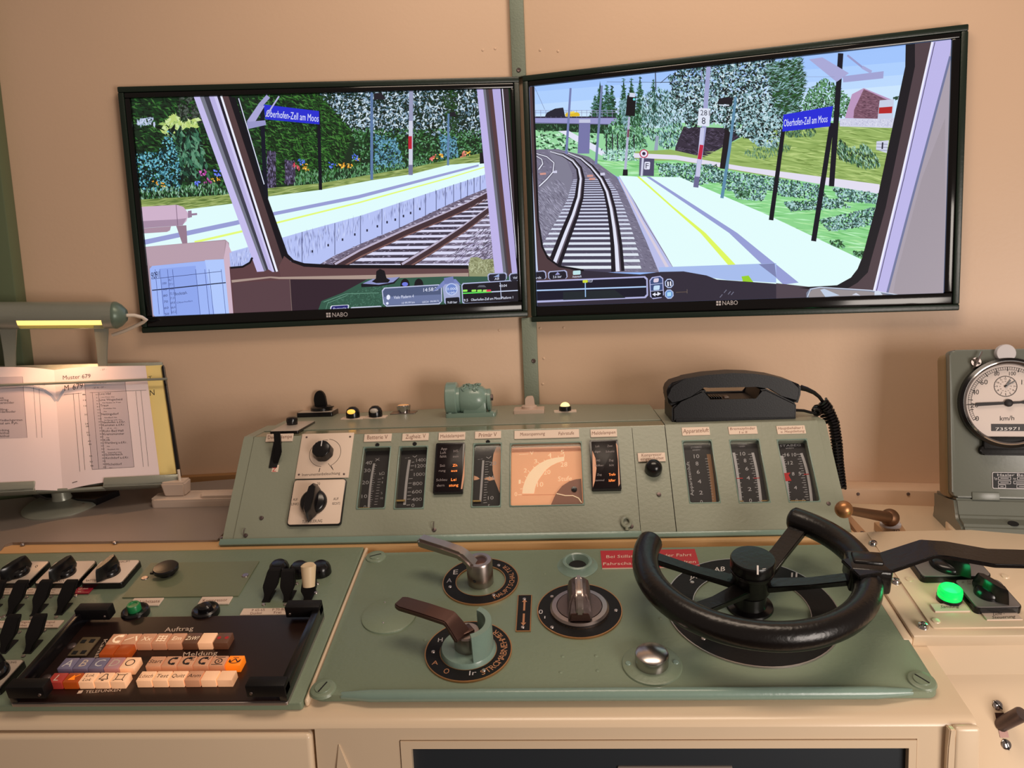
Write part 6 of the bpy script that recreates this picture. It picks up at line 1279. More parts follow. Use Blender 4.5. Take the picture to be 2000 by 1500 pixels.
def paddleswitch(label, base, topp, hh=0.030, group=None, plate=None, lines=(), pm='plate', screws=()):
    q = DESK.px(*base)
    T = Thing('paddle_switch', label, 'switch', DESK, q[0], q[1], 0, group=group)
    MB().box(-0.006, 0.006, -0.004, 0.022, 0, 0.0012, 0.0003, 1).build('slot_plate', 'dark', T)
    paddle(T, base, topp, hh)
    for x, y in screws: MB().lathe([(0.0028, 0), (0.0023, 0.0014), (0, 0.0018)], 12, T.px(x, y)).build('screw', 'wear', T)
    if plate: nameplate(T, plate, lines, pm, 'inkred' if pm == 'plate' else 'plate')
    return T
paddleswitch('black paddle switch cut by the picture edge, upper row', (-22, 1200), (0, 1134), plate=[(-40, 1148), (-14, 1148), (-18, 1160), (-46, 1160)], screws=((5, 1167),))
paddleswitch('black paddle switch with plate Instrum. lampe, upper row', (21, 1200), (44, 1134), plate=[(4, 1148), (38, 1148), (30, 1160), (2, 1160)], lines=[('Instrum.', (8, 1153), (20, 1153), 3), ('lampe', (7, 1158), (18, 1158), 3)], screws=((52, 1167), (8, 1204)))
paddleswitch('black paddle switch with plate Lauf aus, upper row', (69, 1200), (91, 1133), plate=[(52, 1148), (86, 1148), (77, 1160), (50, 1160)], lines=[('Lauf', (55, 1153), (64, 1153), 3), ('aus/ein', (53, 1158), (67, 1158), 3)], screws=((100, 1166), (62, 1207)))
T = paddleswitch('black paddle switch with crimson plate beside it, upper row', (117, 1198), (140, 1133), plate=[(148, 1147), (182, 1146), (174, 1158), (146, 1159)], lines=[('auf oben', (153, 1151.5), (172, 1150.5), 3), ('ein', (152, 1156.5), (158, 1156.5), 3)], pm='crimson', screws=((148, 1164), (110, 1206)))
nameplate(T, [(98, 1148), (126, 1148), (117, 1160), (96, 1160)], [('aus', (101, 1153), (108, 1153), 3), ('ein', (100, 1158), (106, 1158), 3)])
paddleswitch('black paddle switch at left of the lower row beside the radio', (7, 1273), (28, 1201), 0.032, plate=[(-14, 1212), (18, 1212), (10, 1226), (-20, 1226)], lines=[('Führer', (-8, 1217), (10, 1217), 3)], screws=((38, 1235), (0, 1207)))
T = paddleswitch('black paddle switch at right of the lower row with plate Signal unten', (56, 1273), (79, 1200), 0.032, plate=[(86, 1211), (125, 1211), (113, 1225), (84, 1226)], lines=[('Signal', (90, 1217), (107, 1216.5), 4), ('vorne', (88, 1223), (103, 1223), 4)], screws=((87, 1232), (46, 1282)))
nameplate(T, [(37, 1212), (68, 1211), (62, 1225), (34, 1226)], [('Signal', (41, 1217), (60, 1216.5), 4), ('oben', (39, 1223), (52, 1223), 4)])
paddleswitch('left of two black paddle levers near the ivory lever', (521, 1173), (537, 1110), 0.032, screws=((515, 1181), (580, 1140)))
paddleswitch('right of two black paddle levers near the ivory lever', (562, 1173), (563, 1112), 0.032, screws=((557, 1181), (620, 1140)))
T = paddleswitch('black paddle lever with tall ivory cap', (601, 1172), (605, 1128), 0.026, screws=((600, 1178), (617, 1158)), plate=[(474, 1190), (631, 1184), (623, 1197), (467, 1203)], lines=[('P 65-65', (492, 1194), (517, 1193), 4.5), ('Dunkel', (489, 1200), (511, 1199), 4.5), ('P 70-80', (532, 1193), (557, 1192), 4.5), ('Frei', (535, 1198.5), (549, 1198), 4.5), ('P 60x P 70x', (574, 1191.5), (611, 1190), 4.5), ('Wiederholer', (573, 1197.5), (606, 1196), 4.5)])
a = T.px(603, 1143, 0.022); b = T.px(602, 1104, 0.047)
mb = MB(); mb.tube([(a[0], a[1], 0.020), (a[0]*0.6+b[0]*0.4, a[1]*0.6+b[1]*0.4, 0.031), (b[0], b[1], 0.046), (b[0], b[1]+0.0002, 0.0475)], [0.0082, 0.0092, 0.0104, 0.0085], 18); mb.build('ivory_cap', 'ivory', T, 50)
for (x, y), lb in (((547, 1117), 'left of three black domed signal caps behind the levers'), ((587, 1120), 'middle of three black domed signal caps behind the levers'), ((628, 1119), 'right of three black domed signal caps, with brass-coloured lens')):
    q = DESK.px(x, y)
    T = Thing('domed_cap', lb, 'lamp', DESK, q[0], q[1], 0)
    MB().lathe([(0.0145, 0), (0.0145, 0.008), (0.013, 0.013), (0.009, 0.017), (0, 0.0182)], 26).build('hood', 'black', T)
    MB().ball((0.001, -0.0105, 0.0085), 0.0036, 12, 6).build('lens', 'brass' if '628' in str(x) else 'lampoff', T)  # right cap takes a brass-coloured lens
q = DESK.px(327, 1122)
T = Thing('round_cap', 'flat black round cap on the olive cover plate', 'cap', DESK, q[0], q[1], 0)
MB().lathe([(0.0115, 0.0016), (0.0115, 0.005), (0.0175, 0.0075), (0.018, 0.0125), (0.0165, 0.0142), (0, 0.0150)], 32).build('lid', 'black', T); MB().box(-0.021, -0.013, -0.009, -0.004, 0.006, 0.009, 0.001).build('tab', 'black', T)
for x, y, cap, lb, pts, ln_ in ((266, 1199, 'greencap', 'green push button in black collar under plate Sifa Lichttaste', [(262, 1168), (320, 1167), (310, 1181), (250, 1183)], ('Sifa Lichttaste', (257, 1179), (312, 1176.5), 6)), (403, 1197, 'black', 'black push button in black collar under plate Kompressor', [(394, 1166), (455, 1164), (447, 1178), (386, 1180)], ('Kompressor', (396, 1176), (444, 1174), 6))):
    q = DESK.px(x, y+2)
    T = Thing('push_button', lb, 'button', DESK, q[0], q[1], 0)
    MB().lathe([(0.0180, 0), (0.0185, 0.004), (0.0175, 0.008), (0.0145, 0.0095), (0.0115, 0.0085), (0, 0.008)], 32).build('collar', 'black', T)
    mb = MB(); mb.lathe([(0.0088, 0.006), (0.0088, 0.0165), (0.0078, 0.018), (0.005, 0.0178), (0.0046, 0.0170), (0, 0.0168)] if cap == 'greencap' else [(0.0092, 0.006), (0.0090, 0.013), (0.006, 0.0155), (0, 0.016)], 26); mb.build('cap', cap, T)
    nameplate(T, pts, [ln_])

# --- train radio keypad
def dcorner(pts, h): q = [DESK.px(x, y, h) for x, y in pts]; return q
q = dcorner([(150, 1213), (630, 1194), (570, 1372), (32, 1376)], 0.004)
RX0, RX1, RY0, RY1 = (q[0][0]+q[3][0])/2, (q[1][0]+q[2][0])/2, (q[2][1]+q[3][1])/2, (q[0][1]+q[1][1])/2
RAD = Thing('radio_keypad', 'black train radio keypad with glowing keys set in the switch panel', 'keypad', DESK, (RX0+RX1)/2, (RY0+RY1)/2, 0)
hx, hy = (RX1-RX0)/2, (RY1-RY0)/2
MB().rprism(-hx, hx, -hy, hy, 0, 0.004, 0.003, 0.0008).build('rim', 'wear', RAD)
fp = MB().box(-hx+0.002, hx-0.002, -hy+0.002, hy-0.002, 0.002, 0.0055).build('front_plate', 'keybase', RAD)
for sx in (-1, 1):
    x = sx*(hx-0.0045)
    MB().box(x-0.0045, x+0.0045, -hy+0.001, hy-0.001, 0.004, 0.024, 0.0012).build('side_guard', 'black', RAD)
    for sy in (-1, 1):
        w_ = 0.046; x0, x1 = (x-0.0045, x-0.0045+w_) if sx < 0 else (x+0.0045-w_, x+0.0045)
        y = sy*(hy-0.008)
        MB().box(x0, x1, y-0.008, y+0.008, 0.012, 0.0285, 0.0014).build('corner_bracket', 'blackm', RAD)
        MB().lathe([(0.002, 0.0), (0.0015, 0.0012), (0, 0.0015)], 10, T=Matrix.Translation((x1-0.006 if sx < 0 else x0+0.006, y-0.008, 0.018)) @ Matrix.Rotation(PI/2, 4, 'X')).build('screw', 'steel', RAD)
mb = MB(); z = 0.0057
for t, p0, p1, up in (('Auftrag', (321, 1234), (377, 1231), (2, -8.5)), ('Meldung', (357, 1282), (424, 1279), (2, -8.5)), ('TELEFUNKEN', (166, 1354), (235, 1350), (2, -5.5)), ('Kanal', (203, 1249), (184, 1284), (8, -1))): mb.textpx(RAD, t, p0, p1, up, z)
mb.flat([RAD.px(*p, z) for p in ((150, 1355), (159, 1354), (163, 1348), (154, 1349))], z); mb.build('lettering', 'plate', fp)
a = RAD.rect([(160, 1245), (195, 1245), (170, 1281), (133, 1282)], 0.007); mb = MB(); mb.box(a[0], a[1], a[2], a[3], 0.0055, 0.008, 0.0008); so = mb.build('connector', 'pcb', RAD)
for x, y in ((163, 1253), (180, 1252), (146, 1275), (163, 1274)): px_, py_ = RAD.px(x, y, 0.008); MB().box(px_-0.003, px_+0.003, py_-0.003, py_+0.003, 0.008, 0.0086).build('pin_hole', 'dark', so)
for x, y in ((140, 1261), (90, 1323)): MB().dome(*RAD.px(x, y, 0.006), 0.0055, 0.006, 0.002, 14, 4).build('fixing', 'iron', RAD)
KH = 0.0155
def keys(fl, fr_, bl, br, spec):
    n = len(spec)
    q = [RAD.px(*p, KH) for p in (fl, fr_, bl, br)]; x0 = (q[0][0]+q[2][0])/2; x1 = (q[1][0]+q[3][0])/2; y0 = (q[0][1]+q[1][1])/2; y1 = (q[2][1]+q[3][1])/2; p = (x1-x0)/n
    for i, (m, t, ink) in enumerate(spec):
        a = x0+p*i+0.0006; b = x0+p*(i+1)-0.0006
        mb = MB(); mb.box(a, b, y0, y1, 0.005, KH, 0.0008, 2); k = mb.build('key', m, RAD)
        if not t: continue
        mb = MB(); cx, cy, zz = (a+b)/2, (y0+y1)/2, KH+0.0001; s_ = (y1-y0)
        if t == 'phone' or t[0] == '@':
            ox = -0.0015 if t[0] == '@' else 0
            arcp = [(cx+ox+s_*0.10-s_*0.26*math.cos(PI*(j/8-0.5)*1.25), cy+s_*0.30*math.sin(PI*(j/8-0.5)*1.25)) for j in range(9)]
            mb.line(arcp, s_*0.14, zz)
            for e in (arcp[0], arcp[-1]): mb.line([(e[0]-s_*0.08, e[1]), (e[0]+s_*0.16, e[1])], s_*0.22, zz)
            if t[0] == '@': mb.text(t[1], cx+s_*0.32, cy+s_*0.22, zz, s_*0.34)
        elif t == 'ring': mb.ring(cx, cy, zz-0.00005, zz+0.00005, s_*0.24, s_*0.30, 24)
        elif t == 'dots': mb.ring(cx-s_*0.25, cy, zz-0.00005, zz+0.00005, 0, s_*0.13, 14); mb.ring(cx+s_*0.25, cy, zz-0.00005, zz+0.00005, 0, s_*0.13, 14)
        elif t == 'dash': mb.line([(cx-s_*0.4, cy-s_*0.15), (cx+s_*0.1, cy+s_*0.15)], s_*0.06, zz); mb.line([(cx+s_*0.2, cy+s_*0.25), (cx+s_*0.42, cy-s_*0.2)], s_*0.1, zz)
        elif t == 'grid':
            for j in (-1, 0, 1): mb.line([(cx-s_*0.3, cy+j*s_*0.2), (cx+s_*0.3, cy+j*s_*0.2)], s_*0.06, zz); mb.line([(cx+j*s_*0.25, cy-s_*0.28), (cx+j*s_*0.25, cy+s_*0.28)], s_*0.06, zz)
        elif t == 'bell':
            pr = [(-0.34, -0.2), (-0.2, 0.0), (-0.1, 0.32), (0.1, 0.32), (0.2, 0.0), (0.34, -0.2)]; mb.line([(cx+u*s_, cy+v*s_) for u, v in pr+[pr[0]]], s_*0.07, zz); mb.line([(cx-s_*0.1, cy-s_*0.32), (cx+s_*0.1, cy-s_*0.32)], s_*0.1, zz)
        elif t == 'square':
            pr = [(-0.26, -0.24), (0.26, -0.24), (0.26, 0.24), (-0.26, 0.24)]; mb.line([(cx+u*s_, cy+v*s_) for u, v in pr+[pr[0]]], s_*0.06, zz)
            for u, v in pr: mb.line([(cx+u*s_, cy+v*s_), (cx+u*1.5*s_, cy+v*1.5*s_)], s_*0.06, zz)
        elif t == 'tri': mb.flat([(cx-s_*0.3, cy-s_*0.25), (cx+s_*0.25, cy-s_*0.25), (cx-s_*0.02, cy+s_*0.28)], zz); mb.line([(cx, cy), (cx+s_*0.4, cy+s_*0.3)], s_*0.07, zz)
        elif t == 'arrow': mb.ring(cx, cy-s_*0.05, zz-0.00005, zz+0.00005, s_*0.2, s_*0.27, 20); mb.ring(cx, cy-s_*0.05, zz-0.00005, zz+0.00005, 0, s_*0.07, 10); mb.line([(cx-s_*0.35, cy+s_*0.34), (cx+s_*0.35, cy+s_*0.34)], s_*0.06, zz); mb.line([(cx-s_*0.4, cy-s_*0.38), (cx+s_*0.4, cy-s_*0.38)], s_*0.06, zz)
        elif t == 'crown':
            pr = [(-0.4, 0.1), (-0.25, -0.15), (0.0, 0.18), (0.25, -0.15), (0.4, 0.1)]; mb.line([(cx+u*s_, cy+v*s_) for u, v in pr], s_*0.08, zz); mb.line([(cx+0.4*s_*math.cos(PI+PI*j/8), cy-s_*0.02+0.25*s_*math.sin(PI+PI*j/8)) for j in range(9)], s_*0.07, zz); mb.line([(cx-s_*0.2, cy+s_*0.28), (cx+s_*0.2, cy+s_*0.28)], s_*0.06, zz)
        elif '/' in t:
            u, v = t.split('/'); mb.text(u, cx, cy+s_*0.22, zz, s_*0.30, None, 'c', 0, 0.15); mb.text(v, cx, cy-s_*0.22, zz, s_*0.30, None, 'c', 0, 0.15)
        else: mb.text(t, cx, cy, zz, s_*(0.62 if len(t) == 1 else 0.36), min((b-a)*0.86, s_*0.36*text_geo(t)[2]) if len(t) > 1 else None, 'c', 0, 0.12)
        mb.build('symbol', ink, k)
keys((207, 1258), (446, 1256), (218, 1239), (455, 1234), [('keytan', 'phone', 'dialpale'), ('keytan', 'dash', 'dialpale'), ('keytan', 'Xx', 'dialpale'), ('keytan', 'grid', 'dialpale'), ('keytan', 'Em', 'dialpale'), ('keybrown', 'ZsW?', 'dialpale'), ('keylit', '', ''), ('keybrown', 'dots', 'redpaint')])
keys((194, 1279), (253, 1277), (203, 1259), (262, 1258), [('keyamber', '', ''), ('keyamber', '', '')])
keys((111, 1308), (266, 1303), (124, 1286), (275, 1282), [('keyblue', 'A', 'white'), ('keyblue', 'B', 'plate'), ('keyblue', 'C', 'white'), ('keypink', 'D', 'plate'), ('keylit', 'ring', 'ink')])
keys((89, 1336), (248, 1329), (102, 1316), (256, 1311), [('keyred', 'L', 'plate'), ('keyamber', 'tri', 'orange'), ('keylit', 'Lok/Lok', 'ink'), ('keylit', 'bell', 'ink'), ('keylit', 'square', 'ink')])
keys((285, 1301), (470, 1300), (293, 1282), (478, 1280), [('keytan', 'Start', 'ink'), ('keytan', 'phone', 'ink'), ('keytan', '@Z', 'ink'), ('keytan', '@V', 'ink'), ('keytan', 'arrow', 'ink'), ('orange', 'crown', 'ink')])
keys((265, 1333), (456, 1325), (273, 1312), (463, 1308), [('keylit', 'Lösch', 'inkred'), ('keylit', 'Test', 'ink'), ('keylit', 'Quitt', 'ink'), ('keytan', 'Anm', 'ink'), ('keylit', '', ''), ('keylit', '', '')])
# ------------------------------------------------------------------ right-hand side of the desk
SC_ = Thing('side_console', 'cream side console right of the desk with raised cover and sloping lower front', 'console', DESK, 0.62, 0.84, 0)
def sx(x, y, h): return SC_.px(x, y, h)
fl = sx(1788, 1243, 0.004); v0 = fl[1]; u0 = SC_.px(1760, 1205, 0.004)[0]; u1 = 0.20
mb = MB(); mb.box(u0, u1, v0, 0.155, -0.012, 0.004, 0.0025); mb.build('top', 'cream', SC_)
c0_ = sx(1822, 1226, 0.006); c1_ = sx(1757, 1132, 0.006)
mb = MB(); mb.rprism((c0_[0]+c1_[0])/2, u1, c0_[1], 0.150, 0.004, 0.0062, 0.003, 0.0008); mb.build('cover_plate', 'cream', SC_)
for x, y in ((1749, 1137), (1802, 1224), (1705, 1063)):
    q = sx(x, y, 0.004); mb = MB(); mb.lathe([(0.0066, 0.004), (0.0062, 0.0055), (0.005, 0.0085), (0.0028, 0.0092), (0.0026, 0.0068), (0, 0.0066)], 20, q); mb.build('bolt', 'chrome', SC_)
for x, y in ((1828, 1213), (1963, 1126), (1776, 1132)):
    q = sx(x, y, 0.0062); MB().lathe([(0.005, 0.0062), (0.0044, 0.0074), (0, 0.0078)], 16, q).build('screw', 'cream', SC_)
# vertical face below the overhang, then the sloping lower front
pe = DESK.at(SC_.a+u0, SC_.b+v0+0.012, -0.01)
VF = Fr((0, pe.y, 0), (1, 0, 0), (0, 0, 1)); zl = VF.px(1900, 1317)[1]
mb = MB(); mb.box(0.405, 0.82, zl-0.01, pe.z+0.004, -0.03, 0.0); mb.bm.transform(VF.mat()); wpart(mb, 'upright_face', 'cream', SC_)
SIDE = Fr((0, pe.y, zl), (1, 0, 0), (0, math.cos(math.radians(62)), math.sin(math.radians(62))))
mb = MB(); mb.box(0.4285, 0.82, -0.75, 0.0, -0.02, 0.0, 0.001); mb.bm.transform(SIDE.mat()); wpart(mb, 'lower_front', 'cream', SC_)
# raised border between green panel and side console
mb = MB(); q0 = SC_.px(1726, 1150, 0.004); mb.box(u0-0.012, u0-0.0005, v0-0.002, 0.15, -0.012, 0.001, 0.0025); mb.build('edge_strip', 'cream', SC_)
# lever on the lower front
q = SIDE.px(1956, 1418)
T = Thing('slot_lever', 'dark cylindrical lever sticking out of a slot in the cream lower front', 'lever', SIDE, q[0], q[1], 0)
x0, x1, y0, y1 = T.rect([(1943, 1392), (1960, 1392), (1970, 1440), (1953, 1441)], 0)
MB().box(x0, x1, y0, y1, -0.001, 0.0006).build('slot', 'brownsteel', T)
for x, y, r_ in ((1948, 1377, 0.9), (1965, 1454, 1.4)):
    q2 = T.px(x, y); mb = MB(); mb.dome(0, 0, 0, 0.0062, 0.0024, 20, 5); o = mb.build('screw', 'chrome', T); o.location = (q2[0], q2[1], 0); mb = MB(); mb.box(-0.006, 0.006, -0.0006, 0.0006, 0.0014, 0.0027); s2 = mb.build('slot_cut', 'dark', o); s2.rotation_euler = (0, 0, -r_)
tip = T.px(1996, 1394, 0.028); bse = T.px(1956, 1416, 0.0)
mb = MB(); d = V((tip[0]-bse[0], tip[1]-bse[1], 0.028)); mb.tube([V((bse[0], bse[1], -0.002)), V((bse[0], bse[1], 0))+d*0.96, V((bse[0], bse[1], 0))+d*1.02, V((bse[0], bse[1], 0))+d*1.03], [0.0082, 0.0086, 0.0078, 0.006], 18); mb.build('lever', 'iron', T, 50)

camswitch('large black pointer switch on grey plate under the grip bar', DESK, [(1772, 1086), (1905, 1083), (1929, 1121), (1806, 1127)], 0.016, (1853, 1103), 0.024, -PI/2+0.35, [('ZUGB', (1791, 1099), (1810, 1097), 4), ('ABSTIM', (1880, 1119), (1896, 1118), 4)], 'greyplate', r=0.006, gh=0.019)
camswitch('black pointer switch on grey plate beside the green lamp', DESK, [(1870, 1133), (1952, 1131), (1990, 1182), (1904, 1188)], 0.016, (1930, 1160), 0.0165, -PI/2+0.42, [('20', (1878, 1139), (1883, 1139), 4), ('DIMM', (1889, 1137), (1906, 1136), 4), ('HELL', (1890, 1142), (1904, 1141), 4)], 'greyplate', r=0.006, gl=1.7, gh=0.019)
q = DESK.px(1853, 1172, 0.0062)
T = Thing('indicator_lamp', 'brightly glowing green lamp with plate Sandung', 'lamp', DESK, q[0], q[1], 0.0062)
MB().lathe([(0.0148, 0), (0.0148, 0.006), (0, 0.006)], 32).build('collar', 'black', T)
MB().lathe([(0.0142, 0.006), (0.0144, 0.011), (0.0134, 0.0122), (0.0144, 0.0136), (0.0136, 0.0172), (0.0116, 0.0190), (0.0110, 0.0183), (0, 0.0185)], 36).build('lens', 'greenlit', T)
nameplate(T, [(1818, 1179), (1884, 1178), (1895, 1193), (1825, 1194)], [('Sandung', (1837, 1188), (1873, 1186.5), 6)], 'plate', 'ink', 0.0084)
lg = bpy.data.lights.new('green_lamp_glow', 'POINT'); lg.energy = 0.035; lg.color = (0.04, 1.0, 0.32); lg.shadow_soft_size = 0.012
lo = bpy.data.objects.new('green_lamp_glow', lg); COL.objects.link(lo); lo.location = DESK.at(q[0], q[1], 0.034)
T = Thing('name_plate', 'ivory plate Licht- Steuerung in front of the right pointer switch', 'label plate', DESK, *DESK.px(1955, 1203, 0.0062), 0.0062)
nameplate(T, [(1918, 1196), (1986, 1195), (1997, 1209), (1926, 1211)], [('Licht -', (1940, 1202), (1962, 1200.5), 5.5), ('Steuerung', (1938, 1208.5), (1983, 1206.5), 5.5)], 'plate', 'ink', 0.0078)

# bronze ball handle
q = RLEDGE.px(1738, 1037)
T = Thing('ball_handle', 'bronze crank handle with ball end on a small square base', 'handle', RLEDGE, q[0], q[1], 0.0)
bp = [T.px(x, y, 0.012) for x, y in ((1707, 1019), (1757, 1017), (1774, 1042), (1732, 1045))]
mb = MB(); mb.prism(bp, 0.0, 0.012, 0.002); pl = mb.build('base', mat('tan_handle_base', (196, 154, 116), 0.4, var=0.06), T)
mb = MB(); mb.textpx(T, '20', (1742, 1040), (1757, 1038), (0.5, -5), 0.0122); mb.build('lettering', 'ink', pl)
c = T.px(1739, 1027, 0.012)
MB().lathe([(0.0150, 0.012), (0.0150, 0.016), (0.0128, 0.0175), (0.0128, 0.0215), (0, 0.0215)], 28, c).build('socket_ring', 'greybar', T)
b1 = T.px(1738, 1011, 0.030); b2 = T.px(1648, 995, 0.078)
MB().ball((b1[0], b1[1], 0.030), 0.0135, 24, 12).build('hub_ball', 'bronze', T, 60)
MB().ball((b2[0], b2[1], 0.078), 0.0120, 24, 12).build('end_ball', mat('polished_bronze', (172, 122, 80), 0.36, metal=0.75, var=0.1), T, 60)
mb = MB(); mb.tube([(b1[0], b1[1], 0.030), (b1[0]*0.5+b2[0]*0.5, b1[1]*0.5+b2[1]*0.5, 0.054), (b2[0], b2[1], 0.078)], [0.0088, 0.0070, 0.0056], 16); mb.build('arm', 'bronze', T, 60)
q = RLEDGE.px(1678, 1030)
T = Thing('angle_bracket', 'small tan angle bracket screwed down at the console right end', 'bracket', RLEDGE, q[0], q[1], 0.0)
mb = MB(); mb.prism([T.px(x, y, 0.014) for x, y in ((1652, 1010), (1660, 1005), (1699, 1047), (1682, 1050))], 0.0, 0.014, 0.001); mb.build('bracket', mat('tan_bracket_paint', (186, 140, 104), 0.4, var=0.06), T)
MB().lathe([(0.003, 0.014), (0.0022, 0.0156), (0, 0.016)], 12, T.px(1684, 1040, 0.014)).build('screw', 'iron', T)
# right ledge and rail
rb0 = RLEDGE.px(1650, 968); rb1 = RLEDGE.px(1830, 972)
mb = MB(); mb.prism([(0.4285, 1.105), (0.82, 1.105), (0.82, 1.326), (0.4285, 1.409)], 0.86, 0.8985); wpart(mb, 'rear_ledge', 'cream', SC_)
yb = WR.px(1720, 956, 0.055)[1]; yb2 = WR.px(1720, 968, 0.055)[1]
mb = MB(); mb.box(0.50, 1.45, yb2-0.045, yb, 0.0, 0.055, 0.003); p = place(struct('baseboard_right', mb, 'wall', 'cream rail with two screws along the foot of the right wall'), WR)
for x, y in ((1676, 965), (1774, 965)):
    a, b = WR.px(x, y, 0.055); MB().lathe([(0.003, 0.0), (0.0022, 0.0014), (0, 0.0016)], 10).build('screw', 'iron', p).location = (a, b, 0.055)

# ------------------------------------------------------------------ speed recorder
YAW, LEAN = math.radians(10), math.radians(9)
nh = V((math.sin(YAW), math.cos(YAW), 0)); su = V((math.cos(YAW), -math.sin(YAW), 0)); sv = V((0, 0, 1))*math.cos(LEAN)+nh*math.sin(LEAN)
d = ray(1862, 971); so_ = CAM+d*((1.165-CAM.y)/d.y)
SPF = Fr(so_, su, sv)
T = Thing('speed_recorder', 'grey-green speed recorder box with round cream km/h dial at the right edge', 'speedometer', SPF, 0, 0, 0)
hgt = SPF.px(1900, 683)[1]; wd = 0.26
x0 = SPF.px(1852, 690)[0]*0.5+SPF.px(1862, 960)[0]*0.5
mb = MB(); mb.rprism(x0, x0+wd, 0.0, hgt, -0.022, 0.0, 0.008, 0.003, 5); door = mb.build('door', 'speedo', T, 40)
mb = MB(); mb.rprism(x0-0.003, x0+wd, -0.004, hgt-0.004, -0.05, -0.018, 0.010, 0.003, 4); mb.build('case', mat('shadow_browned_cream_paint', (150, 122, 86), 0.4, var=0.05), T)  # cream paint with its shadow put into the brown colour
q = SPF.px(1966, 787)
RD = 0.0775*1.0
rl = q[0]-SPF.px(1876, 787)[0]; rt = SPF.px(1966, 707)[1]-q[1]
RD = (rl+rt)/2+0.001
mb = MB(); mb.lathe([(RD+0.004, 0), (RD+0.004, 0.012), (RD, 0.015), (RD-0.003, 0.0145), (RD-0.004, 0.004), (0, 0.004)], 72, q); mb.build('bezel', 'black', T)
mb = MB(); mb.lathe([(RD-0.0005, 0.0148), (RD-0.002, 0.0158), (RD-0.004, 0.0148)], 72, q); mb.build('bezel_ring', 'chrome', T)
mb = MB(); mb.lathe([(RD-0.004, 0.0045), (RD-0.006, 0.0060), (0, 0.0060)], 72, q); dl = mb.build('dial', 'dialwhite', T)
DZ = 0.0063; r2 = RD-0.009
ang = lambda v: math.radians(180+28.5)-math.radians(237)*v/140.0
lt = MB()
for v in range(0, 141, 2):
    a = ang(v); l_ = 0.0062 if v % 10 == 0 else 0.0036
    lt.line([(q[0]+r2*math.cos(a), q[1]+r2*math.sin(a)), (q[0]+(r2-l_)*math.cos(a), q[1]+(r2-l_)*math.sin(a))], 0.0011 if v % 10 == 0 else 0.0005, DZ)
lt.line([(q[0]+r2*math.cos(ang(v)), q[1]+r2*math.sin(ang(v))) for v in range(0, 141, 4)], 0.0005, DZ); lt.line([(q[0]+(r2-0.0042)*math.cos(ang(v)), q[1]+(r2-0.0042)*math.sin(ang(v))) for v in range(0, 141, 4)], 0.0005, DZ)
for t, p0, p1, c in (('0', (1905, 822), (1912, 822), 9.5), ('20', (1896, 796), (1911, 795.5), 9), ('40', (1899, 771), (1912, 770), 9.5), ('60', (1915, 751.5), (1929, 750.5), 9.5), ('80', (1942, 734), (1952, 733.5), 7.5), ('100', (1971, 733.5), (1984, 733), 7.5), ('120', (1995, 751), (2013, 750.5), 9.5), ('km/h', (1953, 821.5), (1981, 820.5), 9)): lt.textpx(T, t, p0, p1, (0.2, -c), DZ)
lt.build('lettering', 'ink', dl)
c = SPF.px(1964, 754.5, DZ); rc = SPF.px(1987, 754.5, DZ)[0]-c[0]
lt = MB(); lt.ring(c[0], c[1], DZ-0.0001, DZ, rc-0.0007, rc, 48)
for i in range(60):
    a = 2*PI*i/60; l_ = 0.003 if i % 5 == 0 else 0.0014
    lt.line([(c[0]+rc*math.cos(a), c[1]+rc*math.sin(a)), (c[0]+(rc-l_)*math.cos(a), c[1]+(rc-l_)*math.sin(a))], 0.0005, DZ)
for i in range(1, 13):
    a = PI/2-2*PI*i/12; lt.text(str(i), c[0]+rc*0.72*math.cos(a), c[1]+rc*0.72*math.sin(a), DZ, 0.0026)
    lt.text(str(i+12), c[0]+rc*0.48*math.cos(a), c[1]+rc*0.48*math.sin(a), DZ, 0.0015)
lt.build('clock_face', 'ink', dl)
lt = MB()
for (x, y), w_ in (((1974, 742), 0.002), ((1984, 743.5), 0.0014)): lt.line([c, SPF.px(x, y, DZ+0.001)], w_, DZ+0.001)
lt.lathe([(0.0018, DZ), (0.0018, DZ+0.0015), (0, DZ+0.002)], 14, c); lt.build('clock_hands', 'black', T)
tp = SPF.px(1888, 791, DZ+0.002); t1 = SPF.px(1907, 788.5, DZ+0.002); dn = V((q[0]-tp[0], q[1]-tp[1])).normalized(); nn = V((-dn.y, dn.x))
def nd(s_, w_): return (tp[0]+dn.x*s_+nn.x*w_, tp[1]+dn.y*s_+nn.y*w_)
L_ = (V(q)-V(tp)).length; tl = 0.024
mb = MB(); mb.prism([nd(0, 0.0003), nd(L_*0.2, 0.0006), nd(L_*0.26, 0.0026), nd(L_, 0.0020), nd(L_+tl*0.7, 0.0016), nd(L_+tl, 0.0034), nd(L_+tl*1.05, 0), nd(L_+tl, -0.0034), nd(L_+tl*0.7, -0.0016), nd(L_, -0.0020), nd(L_*0.26, -0.0026), nd(L_*0.2, -0.0006), nd(0, -0.0003)], DZ+0.001, DZ+0.0022); mb.lathe([(0.0056, DZ+0.0008), (0.0056, DZ+0.003), (0.004, DZ+0.0042), (0, DZ+0.0045)], 20, q); mb.build('needle', mat('brown_black_needle', (28, 20, 22), 0.6, var=0), T)
o0 = SPF.px(1936, 828, DZ); o1 = SPF.px(2003, 842, DZ); mb = MB(); mb.box(o0[0], o1[0], o1[1], o0[1], DZ-0.0002, DZ+0.0004); od = mb.build('odometer', 'dial', T)
mb = MB(); mb.textpx(T, '735971', (1944, 841), (1991, 840), (0.2, -6), DZ+0.0006); mb.build('lettering', 'white', od)
b0 = SPF.px(1913, 876, 0.006); b1_ = SPF.px(1924, 889, 0.006); mb = MB(); mb.rprism(b0[0], q[0]+0.075, b1_[1], b0[1]+0.004, 0, 0.009, 0.006, 0.002); mb.build('foot_bar', 'blackm', T)
